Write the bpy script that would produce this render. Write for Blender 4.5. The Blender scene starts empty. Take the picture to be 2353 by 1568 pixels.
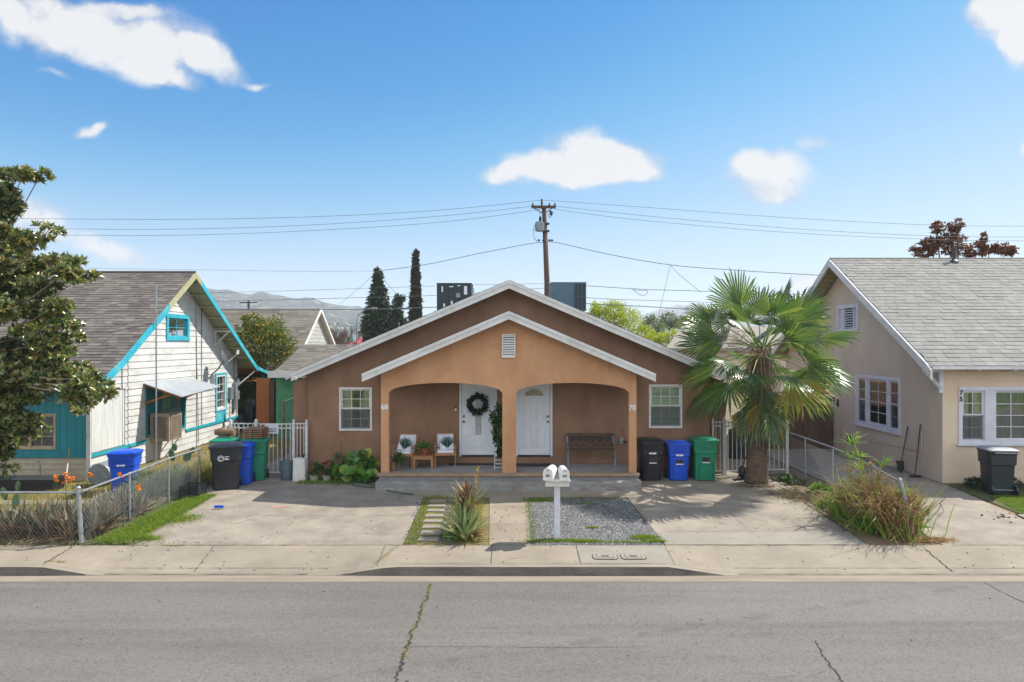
import bpy, math, random
import numpy as np
from mathutils import Vector, Matrix
R = math.radians
random.seed(7)
rng = np.random.default_rng(11)
scene = bpy.context.scene
BACK_FILL = .9
COL = scene.collection
F, CX, HY, ZC = 1568.0, 1176.5, 790.0, 3.70      # focal length, principal point and eye height used to survey the place
def W(px, py, Y): return Vector(((px-CX)*Y/F, Y, ZC-(py-HY)*Y/F))
GZ = [(-60,-.2),(-4,-.2),(-2.9,-.22),(-2.89,-.385),(-2.5,-.375),(4.5,-.27),(11.65,-.37),(12.0,-.385),(12.01,-.23),(13.2,-.2),(17.2,0),(9000,0)]
def gz(y):
    for (a,za),(b,zb) in zip(GZ, GZ[1:]):
        if y <= b: return za+(zb-za)*(y-a)/(b-a) if y > a else za
    return 0.0
def G(px, py):
    Y = 14.0
    for _ in range(30): Y = (ZC-gz(Y))*F/(py-HY)
    return Vector(((px-CX)*Y/F, Y, gz(Y)))
def SX(px, py, X): return W(px, py, X*F/(px-CX))

# ---------------------------------------------------------------- objects
OFF = {}
def thing(name, label, cat, loc=(0,0,0), rz=0, group=None, kind=None):
    o = bpy.data.objects.new(name, None); COL.objects.link(o)
    o.location = loc; o.rotation_euler = (0,0,rz)
    o.empty_display_size = .2
    o['label'] = label; o['category'] = cat
    if group: o['group'] = group
    if kind: o['kind'] = kind
    OFF[o.name] = Vector(loc)
    return o
def tag(o, label=None, cat=None, group=None, kind=None):
    if label: o['label'] = label
    if cat: o['category'] = cat
    if group: o['group'] = group
    if kind: o['kind'] = kind
    return o
class MB:
    def __init__(s): s.v=[]; s.f=[]; s.m=[]; s.cur=0; s.fr=None
    def _v(s, p):
        s.v.append(tuple(p)); return len(s.v)-1
    def face(s, pts):
        n=len(s.v); s.v += [tuple(p) for p in pts]; s.f.append(tuple(range(n,n+len(pts)))); s.m.append(s.cur)
    def mesh(s, vs, fs):
        n=len(s.v); s.v += [tuple(p) for p in vs]
        for f in fs: s.f.append(tuple(i+n for i in f)); s.m.append(s.cur)
    def box(s, x0,x1,y0,y1,z0,z1, M=None):
        vs=[Vector((x,y,z)) for z in (z0,z1) for x,y in ((x0,y0),(x1,y0),(x1,y1),(x0,y1))]
        if M is not None: vs=[M@v for v in vs]
        s.mesh(vs, [(3,2,1,0),(4,5,6,7),(0,1,5,4),(1,2,6,5),(2,3,7,6),(3,0,4,7)]); return s
    def fbox(s, fr, u0,u1,w0,w1,n0,n1):
        O,U,N = fr; Z=Vector((0,0,1))
        vs=[O+U*u+N*n+Z*w for w in (w0,w1) for u,n in ((u0,n0),(u1,n0),(u1,n1),(u0,n1))]
        s.mesh(vs, [(3,2,1,0),(4,5,6,7),(0,1,5,4),(1,2,6,5),(2,3,7,6),(3,0,4,7)]); return s
    def prism(s, pts, d):       # polygon pts (3D, planar) extruded by vector d
        d=Vector(d); n=len(pts); a=[Vector(p) for p in pts]; b=[p+d for p in a]
        fs=[tuple(range(n))[::-1], tuple(range(n,2*n))]+[(i,(i+1)%n,n+(i+1)%n,n+i) for i in range(n)]
        s.mesh(a+b, fs); return s
    def loft(s, rings, caps=True):
        n=len(rings[0]); vs=[p for r in rings for p in r]; fs=[]
        for k in range(len(rings)-1):
            for i in range(n):
                j=(i+1)%n; fs.append((k*n+i,k*n+j,(k+1)*n+j,(k+1)*n+i))
        if caps: fs += [tuple(range(n))[::-1], tuple(range((len(rings)-1)*n, len(rings)*n))]
        s.mesh(vs, fs); return s
    def tube(s, pts, r, n=6, caps=True, closed=False):
        pts=[Vector(p) for p in pts]; rings=[]; m=len(pts)
        up=Vector((0,0,1))
        for i,p in enumerate(pts):
            if closed: d=pts[(i+1)%m]-pts[i-1]
            else: d=(pts[min(i+1,m-1)]-pts[max(i-1,0)])
            d.normalize(); a=d.cross(up)
            if a.length<.05: a=d.cross(Vector((1,0,0)))
            a.normalize(); b=d.cross(a)
            rr=r[i] if isinstance(r,(list,tuple)) else r
            rings.append([p+(a*math.cos(t)+b*math.sin(t))*rr for t in [2*math.pi*k/n for k in range(n)]])
        if closed: rings.append(rings[0]); caps=False
        return s.loft(rings, caps)
    def cyl(s, c, r, h, n=16, r2=None):
        c=Vector(c); return s.tube([c, c+Vector((0,0,h))], [r, r if r2 is None else r2], n)
    def lathe(s, c, prof, n=20):
        c=Vector(c); return s.loft([[c+Vector((r*math.cos(2*math.pi*k/n), r*math.sin(2*math.pi*k/n), z)) for k in range(n)] for r,z in prof])
    def sphere(s, c, r, n=10, sc=(1,1,1)):
        c=Vector(c); prof=[]
        for k in range(n//2+1):
            t=math.pi*k/(n//2)-math.pi/2; prof.append((max(.001,math.cos(t)),math.sin(t)))
        return s.loft([[c+Vector((r*a*math.cos(2*math.pi*k/n)*sc[0], r*a*math.sin(2*math.pi*k/n)*sc[1], r*z*sc[2])) for k in range(n)] for a,z in prof])
    def build(s, name, mat, parent=None, local=False, smooth=False, bevel=0):
        me=bpy.data.meshes.new(name)
        off=Vector((0,0,0)) if (parent is None or local) else OFF[parent.name]
        if off.length: vs=[(x-off.x,y-off.y,z-off.z) for x,y,z in s.v]
        else: vs=s.v
        me.from_pydata(vs, [], s.f)
        for m in (mat if isinstance(mat,(list,tuple)) else [mat]): me.materials.append(m)
        if any(s.m): me.polygons.foreach_set('material_index', s.m)
        if smooth:
            me.polygons.foreach_set('use_smooth',[True]*len(me.polygons))
            if smooth!='full': me.set_sharp_from_angle(angle=R(35))
        o=bpy.data.objects.new(name, me); COL.objects.link(o)
        if parent is not None: o.parent=parent; OFF[o.name]=OFF[parent.name]
        if bevel:
            b=o.modifiers.new('bev','BEVEL'); b.width=bevel; b.segments=2; b.limit_method='ANGLE'; b.angle_limit=R(40)
        return o
def npmesh(name, V, T, mat, parent=None, smooth=False):
    me=bpy.data.meshes.new(name); V=np.asarray(V,dtype=np.float32)
    if parent is not None: V=V-np.array(OFF[parent.name],dtype=np.float32)
    T=np.asarray(T,dtype=np.int32); k=T.shape[1]
    me.vertices.add(len(V)); me.vertices.foreach_set('co', V.ravel())
    me.loops.add(T.size); me.loops.foreach_set('vertex_index', T.ravel())
    me.polygons.add(len(T)); me.polygons.foreach_set('loop_start', np.arange(0,T.size,k,dtype=np.int32))
    me.update(calc_edges=True); me.validate()
    me.materials.append(mat)
    o=bpy.data.objects.new(name, me); COL.objects.link(o)
    if parent is not None: o.parent=parent; OFF[o.name]=OFF[parent.name]
    return o
def nrm(a): return a/np.maximum(np.linalg.norm(a,axis=1,keepdims=True),1e-6)
def leafgeo(P, D, Nn, L, Wd, fold=.25):
    """P base points, D leaf directions, Nn face normals: two triangles folded along the midrib"""
    P=np.asarray(P,float); D=nrm(np.asarray(D,float)); Nn=np.asarray(Nn,float)
    S=nrm(np.cross(D,Nn)); Nn=nrm(np.cross(S,D)); n=len(P)
    L=np.broadcast_to(L,(n,))[:,None]; Wd=np.broadcast_to(Wd,(n,))[:,None]
    m=P+D*L*.48
    V=np.stack([P, m-S*Wd*.5+Nn*Wd*fold, P+D*L, m+S*Wd*.5+Nn*Wd*fold],1).reshape(-1,3)
    b=(np.arange(n)*4)[:,None]
    T=np.concatenate([b+np.array([[0,2,1]]), b+np.array([[0,3,2]])],1).reshape(-1,3)
    return V,T
def bladegeo(P, D, bend, L, Wd):
    P=np.asarray(P,float); D=nrm(np.asarray(D,float)); bend=np.asarray(bend,float); n=len(P)
    L=np.broadcast_to(L,(n,))[:,None]; Wd=np.broadcast_to(Wd,(n,))[:,None]
    S=nrm(np.cross(D, nrm(rng.normal(size=(n,3)))))
    a=P+D*L*.5+bend*L*.15; t=P+D*L*.85+bend*L*.6; m2=P+D*L*.75+bend*L*.32
    V=np.stack([P-S*Wd*.5,P+S*Wd*.5,a+S*Wd*.42,a-S*Wd*.42,m2+S*Wd*.25,m2-S*Wd*.25,t],1).reshape(-1,3)
    b=(np.arange(n)*7)[:,None]
    T=np.concatenate([b+np.array([q]) for q in ([0,1,2],[0,2,3],[3,2,4],[3,4,5],[5,4,6])],1).reshape(-1,3)
    return V,T
def cat(*gs):
    V=[];T=[];k=0
    for v,t in gs: V.append(v); T.append(t+k); k+=len(v)
    return np.concatenate(V),np.concatenate(T)
def rdir(n): return nrm(rng.normal(size=(n,3)))
def copy_tree(o, parent=None):
    c=o.copy(); COL.objects.link(c); c.parent=parent
    for ch in [x for x in bpy.data.objects if x.parent==o]: copy_tree(ch,c)
    return c

# ---------------------------------------------------------------- materials
def C(h):
    h=h.lstrip('#'); c=[int(h[i:i+2],16)/255 for i in (0,2,4)]
    return tuple(x/12.92 if x<=.04045 else ((x+.055)/1.055)**2.4 for x in c)+(1,)
def _nt(name):
    m=bpy.data.materials.new(name); m.use_nodes=True; nt=m.node_tree; nt.nodes.clear()
    o=nt.nodes.new('ShaderNodeOutputMaterial'); b=nt.nodes.new('ShaderNodeBsdfPrincipled'); nt.links.new(b.outputs[0],o.inputs[0])
    return m,nt,b,o
def noise(nt, scale, detail=4, rough=.6, vec=None, dist=0):
    n=nt.nodes.new('ShaderNodeTexNoise'); n.inputs['Scale'].default_value=scale; n.inputs['Detail'].default_value=detail
    n.inputs['Roughness'].default_value=rough; n.inputs['Distortion'].default_value=dist
    if vec is not None: nt.links.new(vec,n.inputs['Vector'])
    return n.outputs[0]
def coords(nt, sc=(1,1,1)):
    t=nt.nodes.new('ShaderNodeTexCoord'); m=nt.nodes.new('ShaderNodeMapping'); m.inputs['Scale'].default_value=sc
    nt.links.new(t.outputs['Object'],m.inputs['Vector']); return m.outputs[0]
def ramp(nt, fac, stops, const=False):
    r=nt.nodes.new('ShaderNodeValToRGB'); cr=r.color_ramp
    while len(cr.elements)<len(stops): cr.elements.new(.5)
    for e,(p,c) in zip(cr.elements,stops): e.position=p; e.color=c if len(c)==4 else (*c,1)
    if const: cr.interpolation='CONSTANT'
    nt.links.new(fac,r.inputs[0]); return r.outputs[0]
def mix(nt, fac, a, b, mode='MIX'):
    m=nt.nodes.new('ShaderNodeMix'); m.data_type='RGBA'; m.blend_type=mode
    for s,v in ((0,fac),(6,a),(7,b)):
        if hasattr(v,'is_output'): nt.links.new(v,m.inputs[s])
        else: m.inputs[s].default_value=v
    return m.outputs[2]
def grey(v): return (v,v,v,1)
def mk(name, c1, c2=None, scale=3, rough=.7, bump=0, bs=40, metal=0, spec=.5, fine=0, fs=60, sc=(1,1,1), lo=.35, hi=.65, coat=0, stain=None, ss=.6, samt=.5):
    m,nt,b,o=_nt(name); c1=C(c1) if isinstance(c1,str) else c1
    b.inputs['Roughness'].default_value=rough; b.inputs['Metallic'].default_value=metal; b.inputs['Specular IOR Level'].default_value=spec
    b.inputs['Coat Weight'].default_value=coat
    vec=coords(nt,sc)
    if c2:
        c2=C(c2) if isinstance(c2,str) else c2
        col=ramp(nt, noise(nt,scale,6,.62,vec), [(lo,c1),(hi,c2)])
        if stain: col=mix(nt, ramp(nt, noise(nt,ss,8,.7,vec,1.5), [(.5,grey(0)),(.72,grey(samt))]), col, C(stain))
        if fine: col=mix(nt, 1.0, col, ramp(nt, noise(nt,fs,3,.7,vec), [(.3,grey(1-fine)),(.7,grey(1))]),'MULTIPLY')
        nt.links.new(col,b.inputs['Base Color'])
    else: b.inputs['Base Color'].default_value=c1
    if bump:
        bn=nt.nodes.new('ShaderNodeBump'); bn.inputs['Strength'].default_value=1; bn.inputs['Distance'].default_value=bump
        nt.links.new(noise(nt,bs,4,.65,vec),bn.inputs['Height']); nt.links.new(bn.outputs[0],b.inputs['Normal'])
    return m
def leafmat(name, cols, rough=.5, trans=.35, tcol=None, spec=.4, big=0, bigs=.6):
    """colour per leaf (per mesh island), part of the light passing through"""
    m,nt,b,o=_nt(name); g=nt.nodes.new('ShaderNodeNewGeometry')
    st=[(i/(len(cols)-1) if len(cols)>1 else 0, C(c)) for i,c in enumerate(cols)]
    col=ramp(nt,g.outputs['Random Per Island'],st)
    if big: col=mix(nt,1.0,col,ramp(nt,noise(nt,bigs,3,.5,coords(nt)),[(.35,grey(1-big)),(.65,grey(1))]),'MULTIPLY')
    nt.links.new(col,b.inputs['Base Color']); b.inputs['Roughness'].default_value=rough; b.inputs['Specular IOR Level'].default_value=spec
    t=nt.nodes.new('ShaderNodeBsdfTranslucent')
    tc=mix(nt,1.0,col,C(tcol) if tcol else C('#f4ff9a'),'MULTIPLY'); tc=mix(nt,.5,tc,col)
    gm=nt.nodes.new('ShaderNodeGamma'); gm.inputs[1].default_value=.85; nt.links.new(tc,gm.inputs[0]); nt.links.new(gm.outputs[0],t.inputs[0])
    mx=nt.nodes.new('ShaderNodeMixShader'); mx.inputs[0].default_value=trans
    nt.links.new(b.outputs[0],mx.inputs[1]); nt.links.new(t.outputs[0],mx.inputs[2]); nt.links.new(mx.outputs[0],o.inputs[0])
    return m
def island(name, cols, rough=.9, bump=0, bs=30, fine=.15, fs=40, stain=None, ss=.5, samt=.5):
    """flat colour differing per loose piece (shingles, boards, pebbles), plus grain"""
    m,nt,b,o=_nt(name); g=nt.nodes.new('ShaderNodeNewGeometry'); vec=coords(nt)
    col=ramp(nt,g.outputs['Random Per Island'],[(i/(len(cols)-1),C(c)) for i,c in enumerate(cols)])
    if stain: col=mix(nt, ramp(nt, noise(nt,ss,8,.7,vec,1), [(.45,grey(0)),(.75,grey(samt))]), col, C(stain))
    col=mix(nt,1.0,col,ramp(nt,noise(nt,fs,4,.7,vec),[(.3,grey(1-fine)),(.7,grey(1))]),'MULTIPLY')
    nt.links.new(col,b.inputs['Base Color']); b.inputs['Roughness'].default_value=rough
    if bump:
        bn=nt.nodes.new('ShaderNodeBump'); bn.inputs['Distance'].default_value=bump
        nt.links.new(noise(nt,bs,4,.65,vec),bn.inputs['Height']); nt.links.new(bn.outputs[0],b.inputs['Normal'])
    return m
def glassmat(name, tint='#ffffff', refl=.12, rough=.015):
    m,nt,b,o=_nt(name); nt.nodes.remove(b)
    gl=nt.nodes.new('ShaderNodeBsdfGlossy'); gl.inputs['Roughness'].default_value=rough
    tr=nt.nodes.new('ShaderNodeBsdfTransparent'); tr.inputs[0].default_value=C(tint)
    fr=nt.nodes.new('ShaderNodeFresnel'); fr.inputs[0].default_value=1.5
    ad=nt.nodes.new('ShaderNodeMath'); ad.operation='ADD'; ad.use_clamp=True; ad.inputs[1].default_value=refl
    nt.links.new(fr.outputs[0],ad.inputs[0])
    bn=nt.nodes.new('ShaderNodeBump'); bn.inputs['Distance'].default_value=.004; nt.links.new(noise(nt,1.3,1,.5,coords(nt)),bn.inputs['Height']); nt.links.new(bn.outputs[0],gl.inputs['Normal'])
    mx=nt.nodes.new('ShaderNodeMixShader'); nt.links.new(ad.outputs[0],mx.inputs[0]); nt.links.new(tr.outputs[0],mx.inputs[1]); nt.links.new(gl.outputs[0],mx.inputs[2]); nt.links.new(mx.outputs[0],o.inputs[0])
    return m
M={}
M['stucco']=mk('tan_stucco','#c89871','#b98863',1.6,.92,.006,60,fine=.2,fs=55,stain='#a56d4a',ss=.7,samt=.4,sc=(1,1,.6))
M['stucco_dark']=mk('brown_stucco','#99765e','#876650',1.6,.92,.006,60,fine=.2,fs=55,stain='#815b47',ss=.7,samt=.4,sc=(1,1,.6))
M['white']=mk('white_paint','#d9d7d2','#c9c6c0',5,.5)
M['door']=mk('door_paint','#dcdde2','#d2d4da',3,.4)
M['trim']=mk('weathered_white_trim','#d2d0cd','#c0bdb9',2.5,.7,.002,30,stain='#a09888',ss=3,samt=.35)
M['concrete']=mk('old_concrete','#9a8f7e','#81776a',1.7,.9,.003,60,fine=.18,fs=30,stain='#665d50',ss=.75,samt=.5,lo=.34,hi=.66)
M['sidewalk']=mk('sidewalk_concrete','#978b79','#857a69',1.1,.9,.003,60,fine=.2,fs=120,stain='#7a6d5b',ss=.8,samt=.45)
M['gutter']=mk('gutter_concrete','#958976','#827767',2,.9,.003,60,fine=.2,fs=90,sc=(.4,2,1),stain='#75695b',ss=1,samt=.5)
M['curb']=mk('dark_curb','#5b5652','#7a7268',3,.9,.004,50,fine=.3,fs=60,sc=(.5,1,1))
M['newcrete']=mk('pale_concrete','#928b7d','#857e70',1.5,.88,.002,60,fine=.14,fs=110,stain='#857e72',ss=1,samt=.4)
M['porchcrete']=mk('porch_concrete','#8f8e8c','#7d7b79',2,.8,.002,60,fine=.15,fs=70,stain='#6a665f',ss=1.2,samt=.5)
M['step']=mk('step_concrete','#8d8b87','#77736d',2,.85,.004,50,fine=.2,fs=60,stain='#b9b4aa',ss=2.2,samt=.5,sc=(1,1,2))
M['lip']=mk('porch_lip','#9c8268','#8a7059',3,.85,.004,40,fine=.2,stain='#b8aa98',ss=5,samt=.6)
M['dirt']=mk('dry_dirt','#8a7458','#6d5a42',1.4,.95,.01,20,fine=.35,fs=30,stain='#9b8a5c',ss=1,samt=.6)
M['weeddirt']=mk('weedy_dirt','#8b7a4c','#5f5a34',2.2,.95,.012,25,fine=.4,fs=30,stain='#a08f55',ss=1.6,samt=.6)
M['grassbase']=mk('grass_base','#3f4a1d','#565a28',3,.95,.01,30,fine=.4,fs=40)
M['joint']=mk('dark_joint','#4a4136','#332d26',6,.95)
M['pole']=mk('pole_wood','#4b3a2f','#6a5242',2,.9,.006,18,fine=.35,fs=20,sc=(4,4,.4))
M['wire']=mk('cable_black','#2b2a2a',rough=.6)
M['galv']=mk('galvanised_steel','#a2a5a8','#8b8e91',8,.45,metal=.55)
M['steel']=mk('dull_grey_steel','#8d9296','#72777b',6,.5,metal=.4)
M['black']=mk('black_plastic','#1b1d20','#24262a',4,.45)
M['cartblack']=mk('cart_black','#15181d','#22252b',2.5,.42,.001,60,stain='#4a463f',ss=1.2,samt=.6)
M['cartblue']=mk('cart_blue','#1250c8','#1046b0',2.5,.4,.001,60,stain='#27509f',ss=1.4,samt=.4)
M['cartgreen']=mk('cart_green','#158060','#117052',2.5,.42,.001,60,stain='#3b7a60',ss=1.4,samt=.4)
M['cartslate']=mk('cart_slate','#1a2226','#222c31',2.5,.5,.001,60)
M['teal']=mk('teal_paint','#1f9aa3','#198a94',3,.6,.002,25,stain='#2aabb0',ss=2,samt=.4,fine=.12,fs=30)
M['tealwall']=mk('teal_panel','#1b8791','#17767f',2,.65,.003,14,sc=(8,8,.3),fine=.15,fs=20)
M['aqua']=mk('bright_teal_trim','#2aa7ba','#2394a8',2.5,.6,stain='#9db59b',ss=1.1,samt=.5,fine=.12,fs=25)
M['siding']=mk('white_siding','#cbcac6','#b3b1ac',1.2,.75,.002,22,sc=(1,1,2.5),stain='#9d978b',ss=1.6,samt=.45,fine=.12,fs=30)
M['skirt']=mk('beige_skirt_boards','#b5a893','#a59883',1.4,.8,.002,22,stain='#8b8071',ss=1.4,samt=.4)
M['plywood']=mk('grey_white_panel','#c9c9c3','#b4b4ae',2,.75,.002,10,sc=(6,6,.5),stain='#8f908c',ss=2.2,samt=.5)
M['oldwood']=mk('aged_soffit','#a8a680','#8d8a66',3,.8,.003,20,sc=(1,6,1),stain='#6d6a4c',ss=2,samt=.5)
M['cedar']=mk('orange_wood','#a5612f','#8a4d24',4,.7,.002,30,sc=(1,1,6))
M['teak']=mk('teak_wood','#a87c50','#946a42',6,.5,sc=(2,2,8))
M['slatwood']=mk('bare_slats','#8a6a4c','#6b4f38',5,.8)
M['cushion']=mk('white_cushion','#d5d7dc','#c9ccd2',6,.9)
M['printgreen']=mk('leaf_print','#142e2a','#1d3a35',8,.9)
M['sheet']=mk('awning_metal','#a7abae','#979b9e',1.5,.5,.002,10,stain='#7d7f7f',ss=2,samt=.4,metal=.2)
M['ac']=mk('aged_beige_plastic','#a29280','#8b7b6a',3,.7,fine=.15)
M['acdark']=mk('vent_dark','#3d362f','#2b2621',5,.8)
M['hvac']=mk('bluegrey_sheet_metal','#4a6473','#41586a',1.6,.5,metal=.1,stain='#36454f',ss=1.6,samt=.3)
M['hvacdk']=mk('dark_green_sheet_metal','#28383b','#222f33',2,.55,metal=.1)
M['beige']=mk('beige_stucco','#c9b9a8','#bca997',1.0,.92,.003,90,fine=.12,fs=70,sc=(1,1,.5),stain='#cbb49c',ss=.6,samt=.4)
M['beigefront']=mk('cream_stucco','#d6c0a8','#cab299',1.0,.92,.003,90,fine=.12,fs=70,stain='#d2c8b4',ss=.9,samt=.5)
M['lavwhite']=mk('cool_white_trim','#c9c8cf','#bbbac2',4,.6)
M['greenwall']=mk('mottled_green_wall','#4f8a5c','#3d7a66',3,.85,.003,20,stain='#6d9a55',ss=2,samt=.6)
M['dark']=mk('interior_dark','#0d0c0b',rough=.95)
M['room']=mk('room_wall','#6a6258','#5a534a',2,.9)
M['blind']=mk('pale_blind','#cdd6c8','#bcc6b7',9,.8,sc=(.2,.2,8))
M['curtain']=mk('pale_curtain','#d8cfb4','#b9ae90',16,.9,sc=(3,3,.15))
M['curtdark']=mk('grey_curtain','#6e7466','#4e5449',14,.9,sc=(3,3,.15))
M['glass']=glassmat('window_glass','#f2f7f4',.06)
M['glassdark']=glassmat('tinted_glass','#6e7c7a',.10)
M['screen']=mk('insect_screen','#4b5557','#3f484a',30,.8)
M['terracotta']=mk('terracotta','#8c4a30','#7a3d27',8,.8)
M['brass']=mk('satin_nickel','#77736a',rough=.35,metal=.8)
M['concretepot']=mk('pale_pot','#a79f92','#958c7e',6,.85)
M['black_ink']=mk('black_marking','#16161a',rough=.6)
M['white_ink']=mk('white_marking','#d8dadd',rough=.6)
M['trunkpalm']=mk('palm_bark','#7d6450','#54433a',5,.95,.02,14,fine=.4,fs=14,sc=(1,1,4))
M['bark']=mk('brown_bark','#5a4a3c','#43372d',5,.95,.01,20,fine=.3)
M['barkpale']=mk('pale_bark','#8b7a68','#6d5e4f',5,.95,.01,20,fine=.3)
M['hose']=mk('hose_green','#2f5a45','#24483a',8,.5)
M['red']=mk('faded_red_roof','#b23b44','#a3434a',1,.7)
M['oldroof']=island('old_grey_shingles',['#6a645a','#766f64','#827a6d','#605950','#7a7264'],.95,.003,40,.3,50,stain='#6f6a58',ss=.5,samt=.6)
M['paleshingle']=island('pale_grey_shingles',['#8c8983','#918e87','#85827c','#96938b','#8a8780'],.95,.003,40,.25,50,stain='#7c7a73',ss=.8,samt=.7)
M['leftshingle']=island('grey_brown_shingles',['#68615a','#756d65','#80776d','#5c554f','#6e675f','#8a8074'],.95,.004,40,.3,45,stain='#4e4844',ss=.45,samt=.6)
M['darkgap']=mk('shingle_gap','#3a3834','#4a4843',4,.95)
def asphalt():
    m,nt,b,o=_nt('asphalt'); vec=coords(nt)
    base=ramp(nt,noise(nt,.5,6,.6,coords(nt,(.35,1,1))),[(.35,C('#6f6a63')),(.65,C('#7c766e'))])
    base=mix(nt,1.0,base,ramp(nt,noise(nt,.8,6,.7,coords(nt,(.12,1.2,1))),[(.3,grey(.86)),(.7,grey(1))]),'MULTIPLY')
    vo=nt.nodes.new('ShaderNodeTexVoronoi'); vo.inputs['Scale'].default_value=45; nt.links.new(vec,vo.inputs['Vector'])
    sp=ramp(nt,vo.outputs['Color'],[(.05,grey(.6)),(.4,grey(.95)),(.85,grey(1.0)),(1,grey(1.5))])
    col=mix(nt,1.0,base,sp,'MULTIPLY')
    col=mix(nt,1.0,col,ramp(nt,noise(nt,190,2,.8,vec),[(.3,grey(.72)),(.62,grey(1.05))]),'MULTIPLY')
    # worn wheel lanes along the street, oil drips and repairs
    tr_=ramp(nt,noise(nt,1.0,5,.6,coords(nt,(.05,.9,1)),.6),[(.38,grey(.84)),(.5,grey(1)),(.66,grey(1.06))]); col=mix(nt,1.0,col,tr_,'MULTIPLY')
    mp_=nt.nodes.new('ShaderNodeMapping'); mp_.vector_type='TEXTURE'; A_=G(1180,1500); B_=G(2090,1368); mp_.inputs['Location'].default_value=A_; mp_.inputs['Rotation'].default_value=(0,0,math.atan2(B_.y-A_.y,B_.x-A_.x)); tcc=nt.nodes.new('ShaderNodeTexCoord'); nt.links.new(tcc.outputs['Object'],mp_.inputs[0])
    sp_=nt.nodes.new('ShaderNodeSeparateXYZ'); nt.links.new(mp_.outputs[0],sp_.inputs[0]); ab=nt.nodes.new('ShaderNodeMath'); ab.operation='ABSOLUTE'; nt.links.new(sp_.outputs[1],ab.inputs[0])
    band=ramp(nt,ab.outputs[0],[(0,grey(1)),(.16,grey(0))]); cx_=ramp(nt,sp_.outputs[0],[(0,grey(.6)),(1,grey(1))])
    bl=ramp(nt,noise(nt,1.5,4,.6,mp_.outputs[0]),[(.46,grey(0)),(.56,grey(1))]); tr2=mix(nt,1.0,band,bl,'MULTIPLY'); col=mix(nt,tr2,col,mix(nt,1.0,col,grey(.78),'MULTIPLY'))
    oil=ramp(nt,noise(nt,1.6,6,.72,coords(nt,(.45,1.5,1)),.8),[(.6,grey(1)),(.72,grey(.7))]); col=mix(nt,1.0,col,oil,'MULTIPLY')
    nt.links.new(col,b.inputs['Base Color']); b.inputs['Roughness'].default_value=.9
    bn=nt.nodes.new('ShaderNodeBump'); bn.inputs['Distance'].default_value=.006; nt.links.new(noise(nt,120,3,.7,vec),bn.inputs['Height']); nt.links.new(bn.outputs[0],b.inputs['Normal'])
    return m
M['asphalt']=asphalt()
def gravelmat():
    m,nt,b,o=_nt('crushed_gravel'); vec=coords(nt)
    vo=nt.nodes.new('ShaderNodeTexVoronoi'); vo.inputs['Scale'].default_value=26; nt.links.new(vec,vo.inputs['Vector'])
    col=ramp(nt,vo.outputs['Color'],[(0,C('#2c2e31')),(.5,C('#5f6163')),(1,C('#8c8c8a'))])
    nt.links.new(col,b.inputs['Base Color']); b.inputs['Roughness'].default_value=.9
    return m
M['gravel']=gravelmat()

# ---------------------------------------------------------------- camera, sun, sky
cam=bpy.data.cameras.new('camera'); co=bpy.data.objects.new('camera',cam); COL.objects.link(co)
cam.sensor_width=36; cam.lens=36*F/2353; co.location=(0,0,ZC); co.rotation_euler=(R(90),0,0)
cam.shift_x=0; cam.shift_y=(HY-784)/2353; cam.clip_end=20000; cam.clip_start=.1
scene.camera=co
SD=Vector((.604,.256,.755)).normalized()
sl=bpy.data.lights.new('sun','SUN'); sl.energy=SUN_E if 'SUN_E' in globals() else 3.3; sl.angle=R(.53); sl.color=(1,.955,.88)
so=bpy.data.objects.new('sun',sl); COL.objects.link(so); so.rotation_euler=SD.to_track_quat('Z','Y').to_euler(); so.location=(20,10,30)
world=bpy.data.worlds.new('World'); scene.world=world; world.use_nodes=True
nt=world.node_tree; nt.nodes.clear(); N=nt.nodes.new; Lk=nt.links.new
out=N('ShaderNodeOutputWorld'); sky=N('ShaderNodeTexSky'); sky.sky_type='NISHITA'; sky.sun_disc=False
sky.sun_elevation=math.asin(SD.z); sky.sun_rotation=math.atan2(SD.x,SD.y); sky.air_density=1.0; sky.dust_density=.15; sky.ozone_density=3; sky.altitude=100
bg=N('ShaderNodeBackground'); bg.inputs[1].default_value=.15
hs=N('ShaderNodeHueSaturation'); hs.inputs['Saturation'].default_value=1.0; Lk(sky.outputs[0],hs.inputs['Color']); 
kx=.15*1.96
sc1=N('ShaderNodeVectorMath'); sc1.operation='SCALE'; sc1.inputs['Scale'].default_value=.92*kx/2.2; Lk(hs.outputs[0],sc1.inputs[0])
rc=N('ShaderNodeRGBCurve'); Lk(sc1.outputs[0],rc.inputs['Color'])
for ci,pts in enumerate(([(0,0),(.30,.013),(.38,.025),(.43,.045),(.52,.11),(.69,.26),(1.06,.48),(1.5,.57),(2.2,.62)],[(0,0),(.45,.14),(.65,.245),(.74,.29),(.86,.375),(1.1,.5),(1.53,.65),(1.92,.73),(2.2,.76)],[(0,0),(.6,.35),(.9,.50),(1.17,.60),(1.3,.65),(1.5,.71),(1.66,.76),(2.2,.80)])):
    c_=rc.mapping.curves[ci]
    while len(c_.points)<len(pts): c_.points.new(.5,.5)
    for q_,(a_,b_) in zip(c_.points,pts): q_.location=(a_/2.2,b_); q_.handle_type='AUTO_CLAMPED'
rc.mapping.extend='HORIZONTAL'; rc.mapping.update()
sc2=N('ShaderNodeVectorMath'); sc2.operation='SCALE'; sc2.inputs['Scale'].default_value=1.0/kx; Lk(rc.outputs[0],sc2.inputs[0]); Lk(sc2.outputs[0],bg.inputs[0])
tc=N('ShaderNodeTexCoord'); sep=N('ShaderNodeSeparateXYZ'); Lk(tc.outputs['Generated'],sep.inputs[0])
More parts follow.
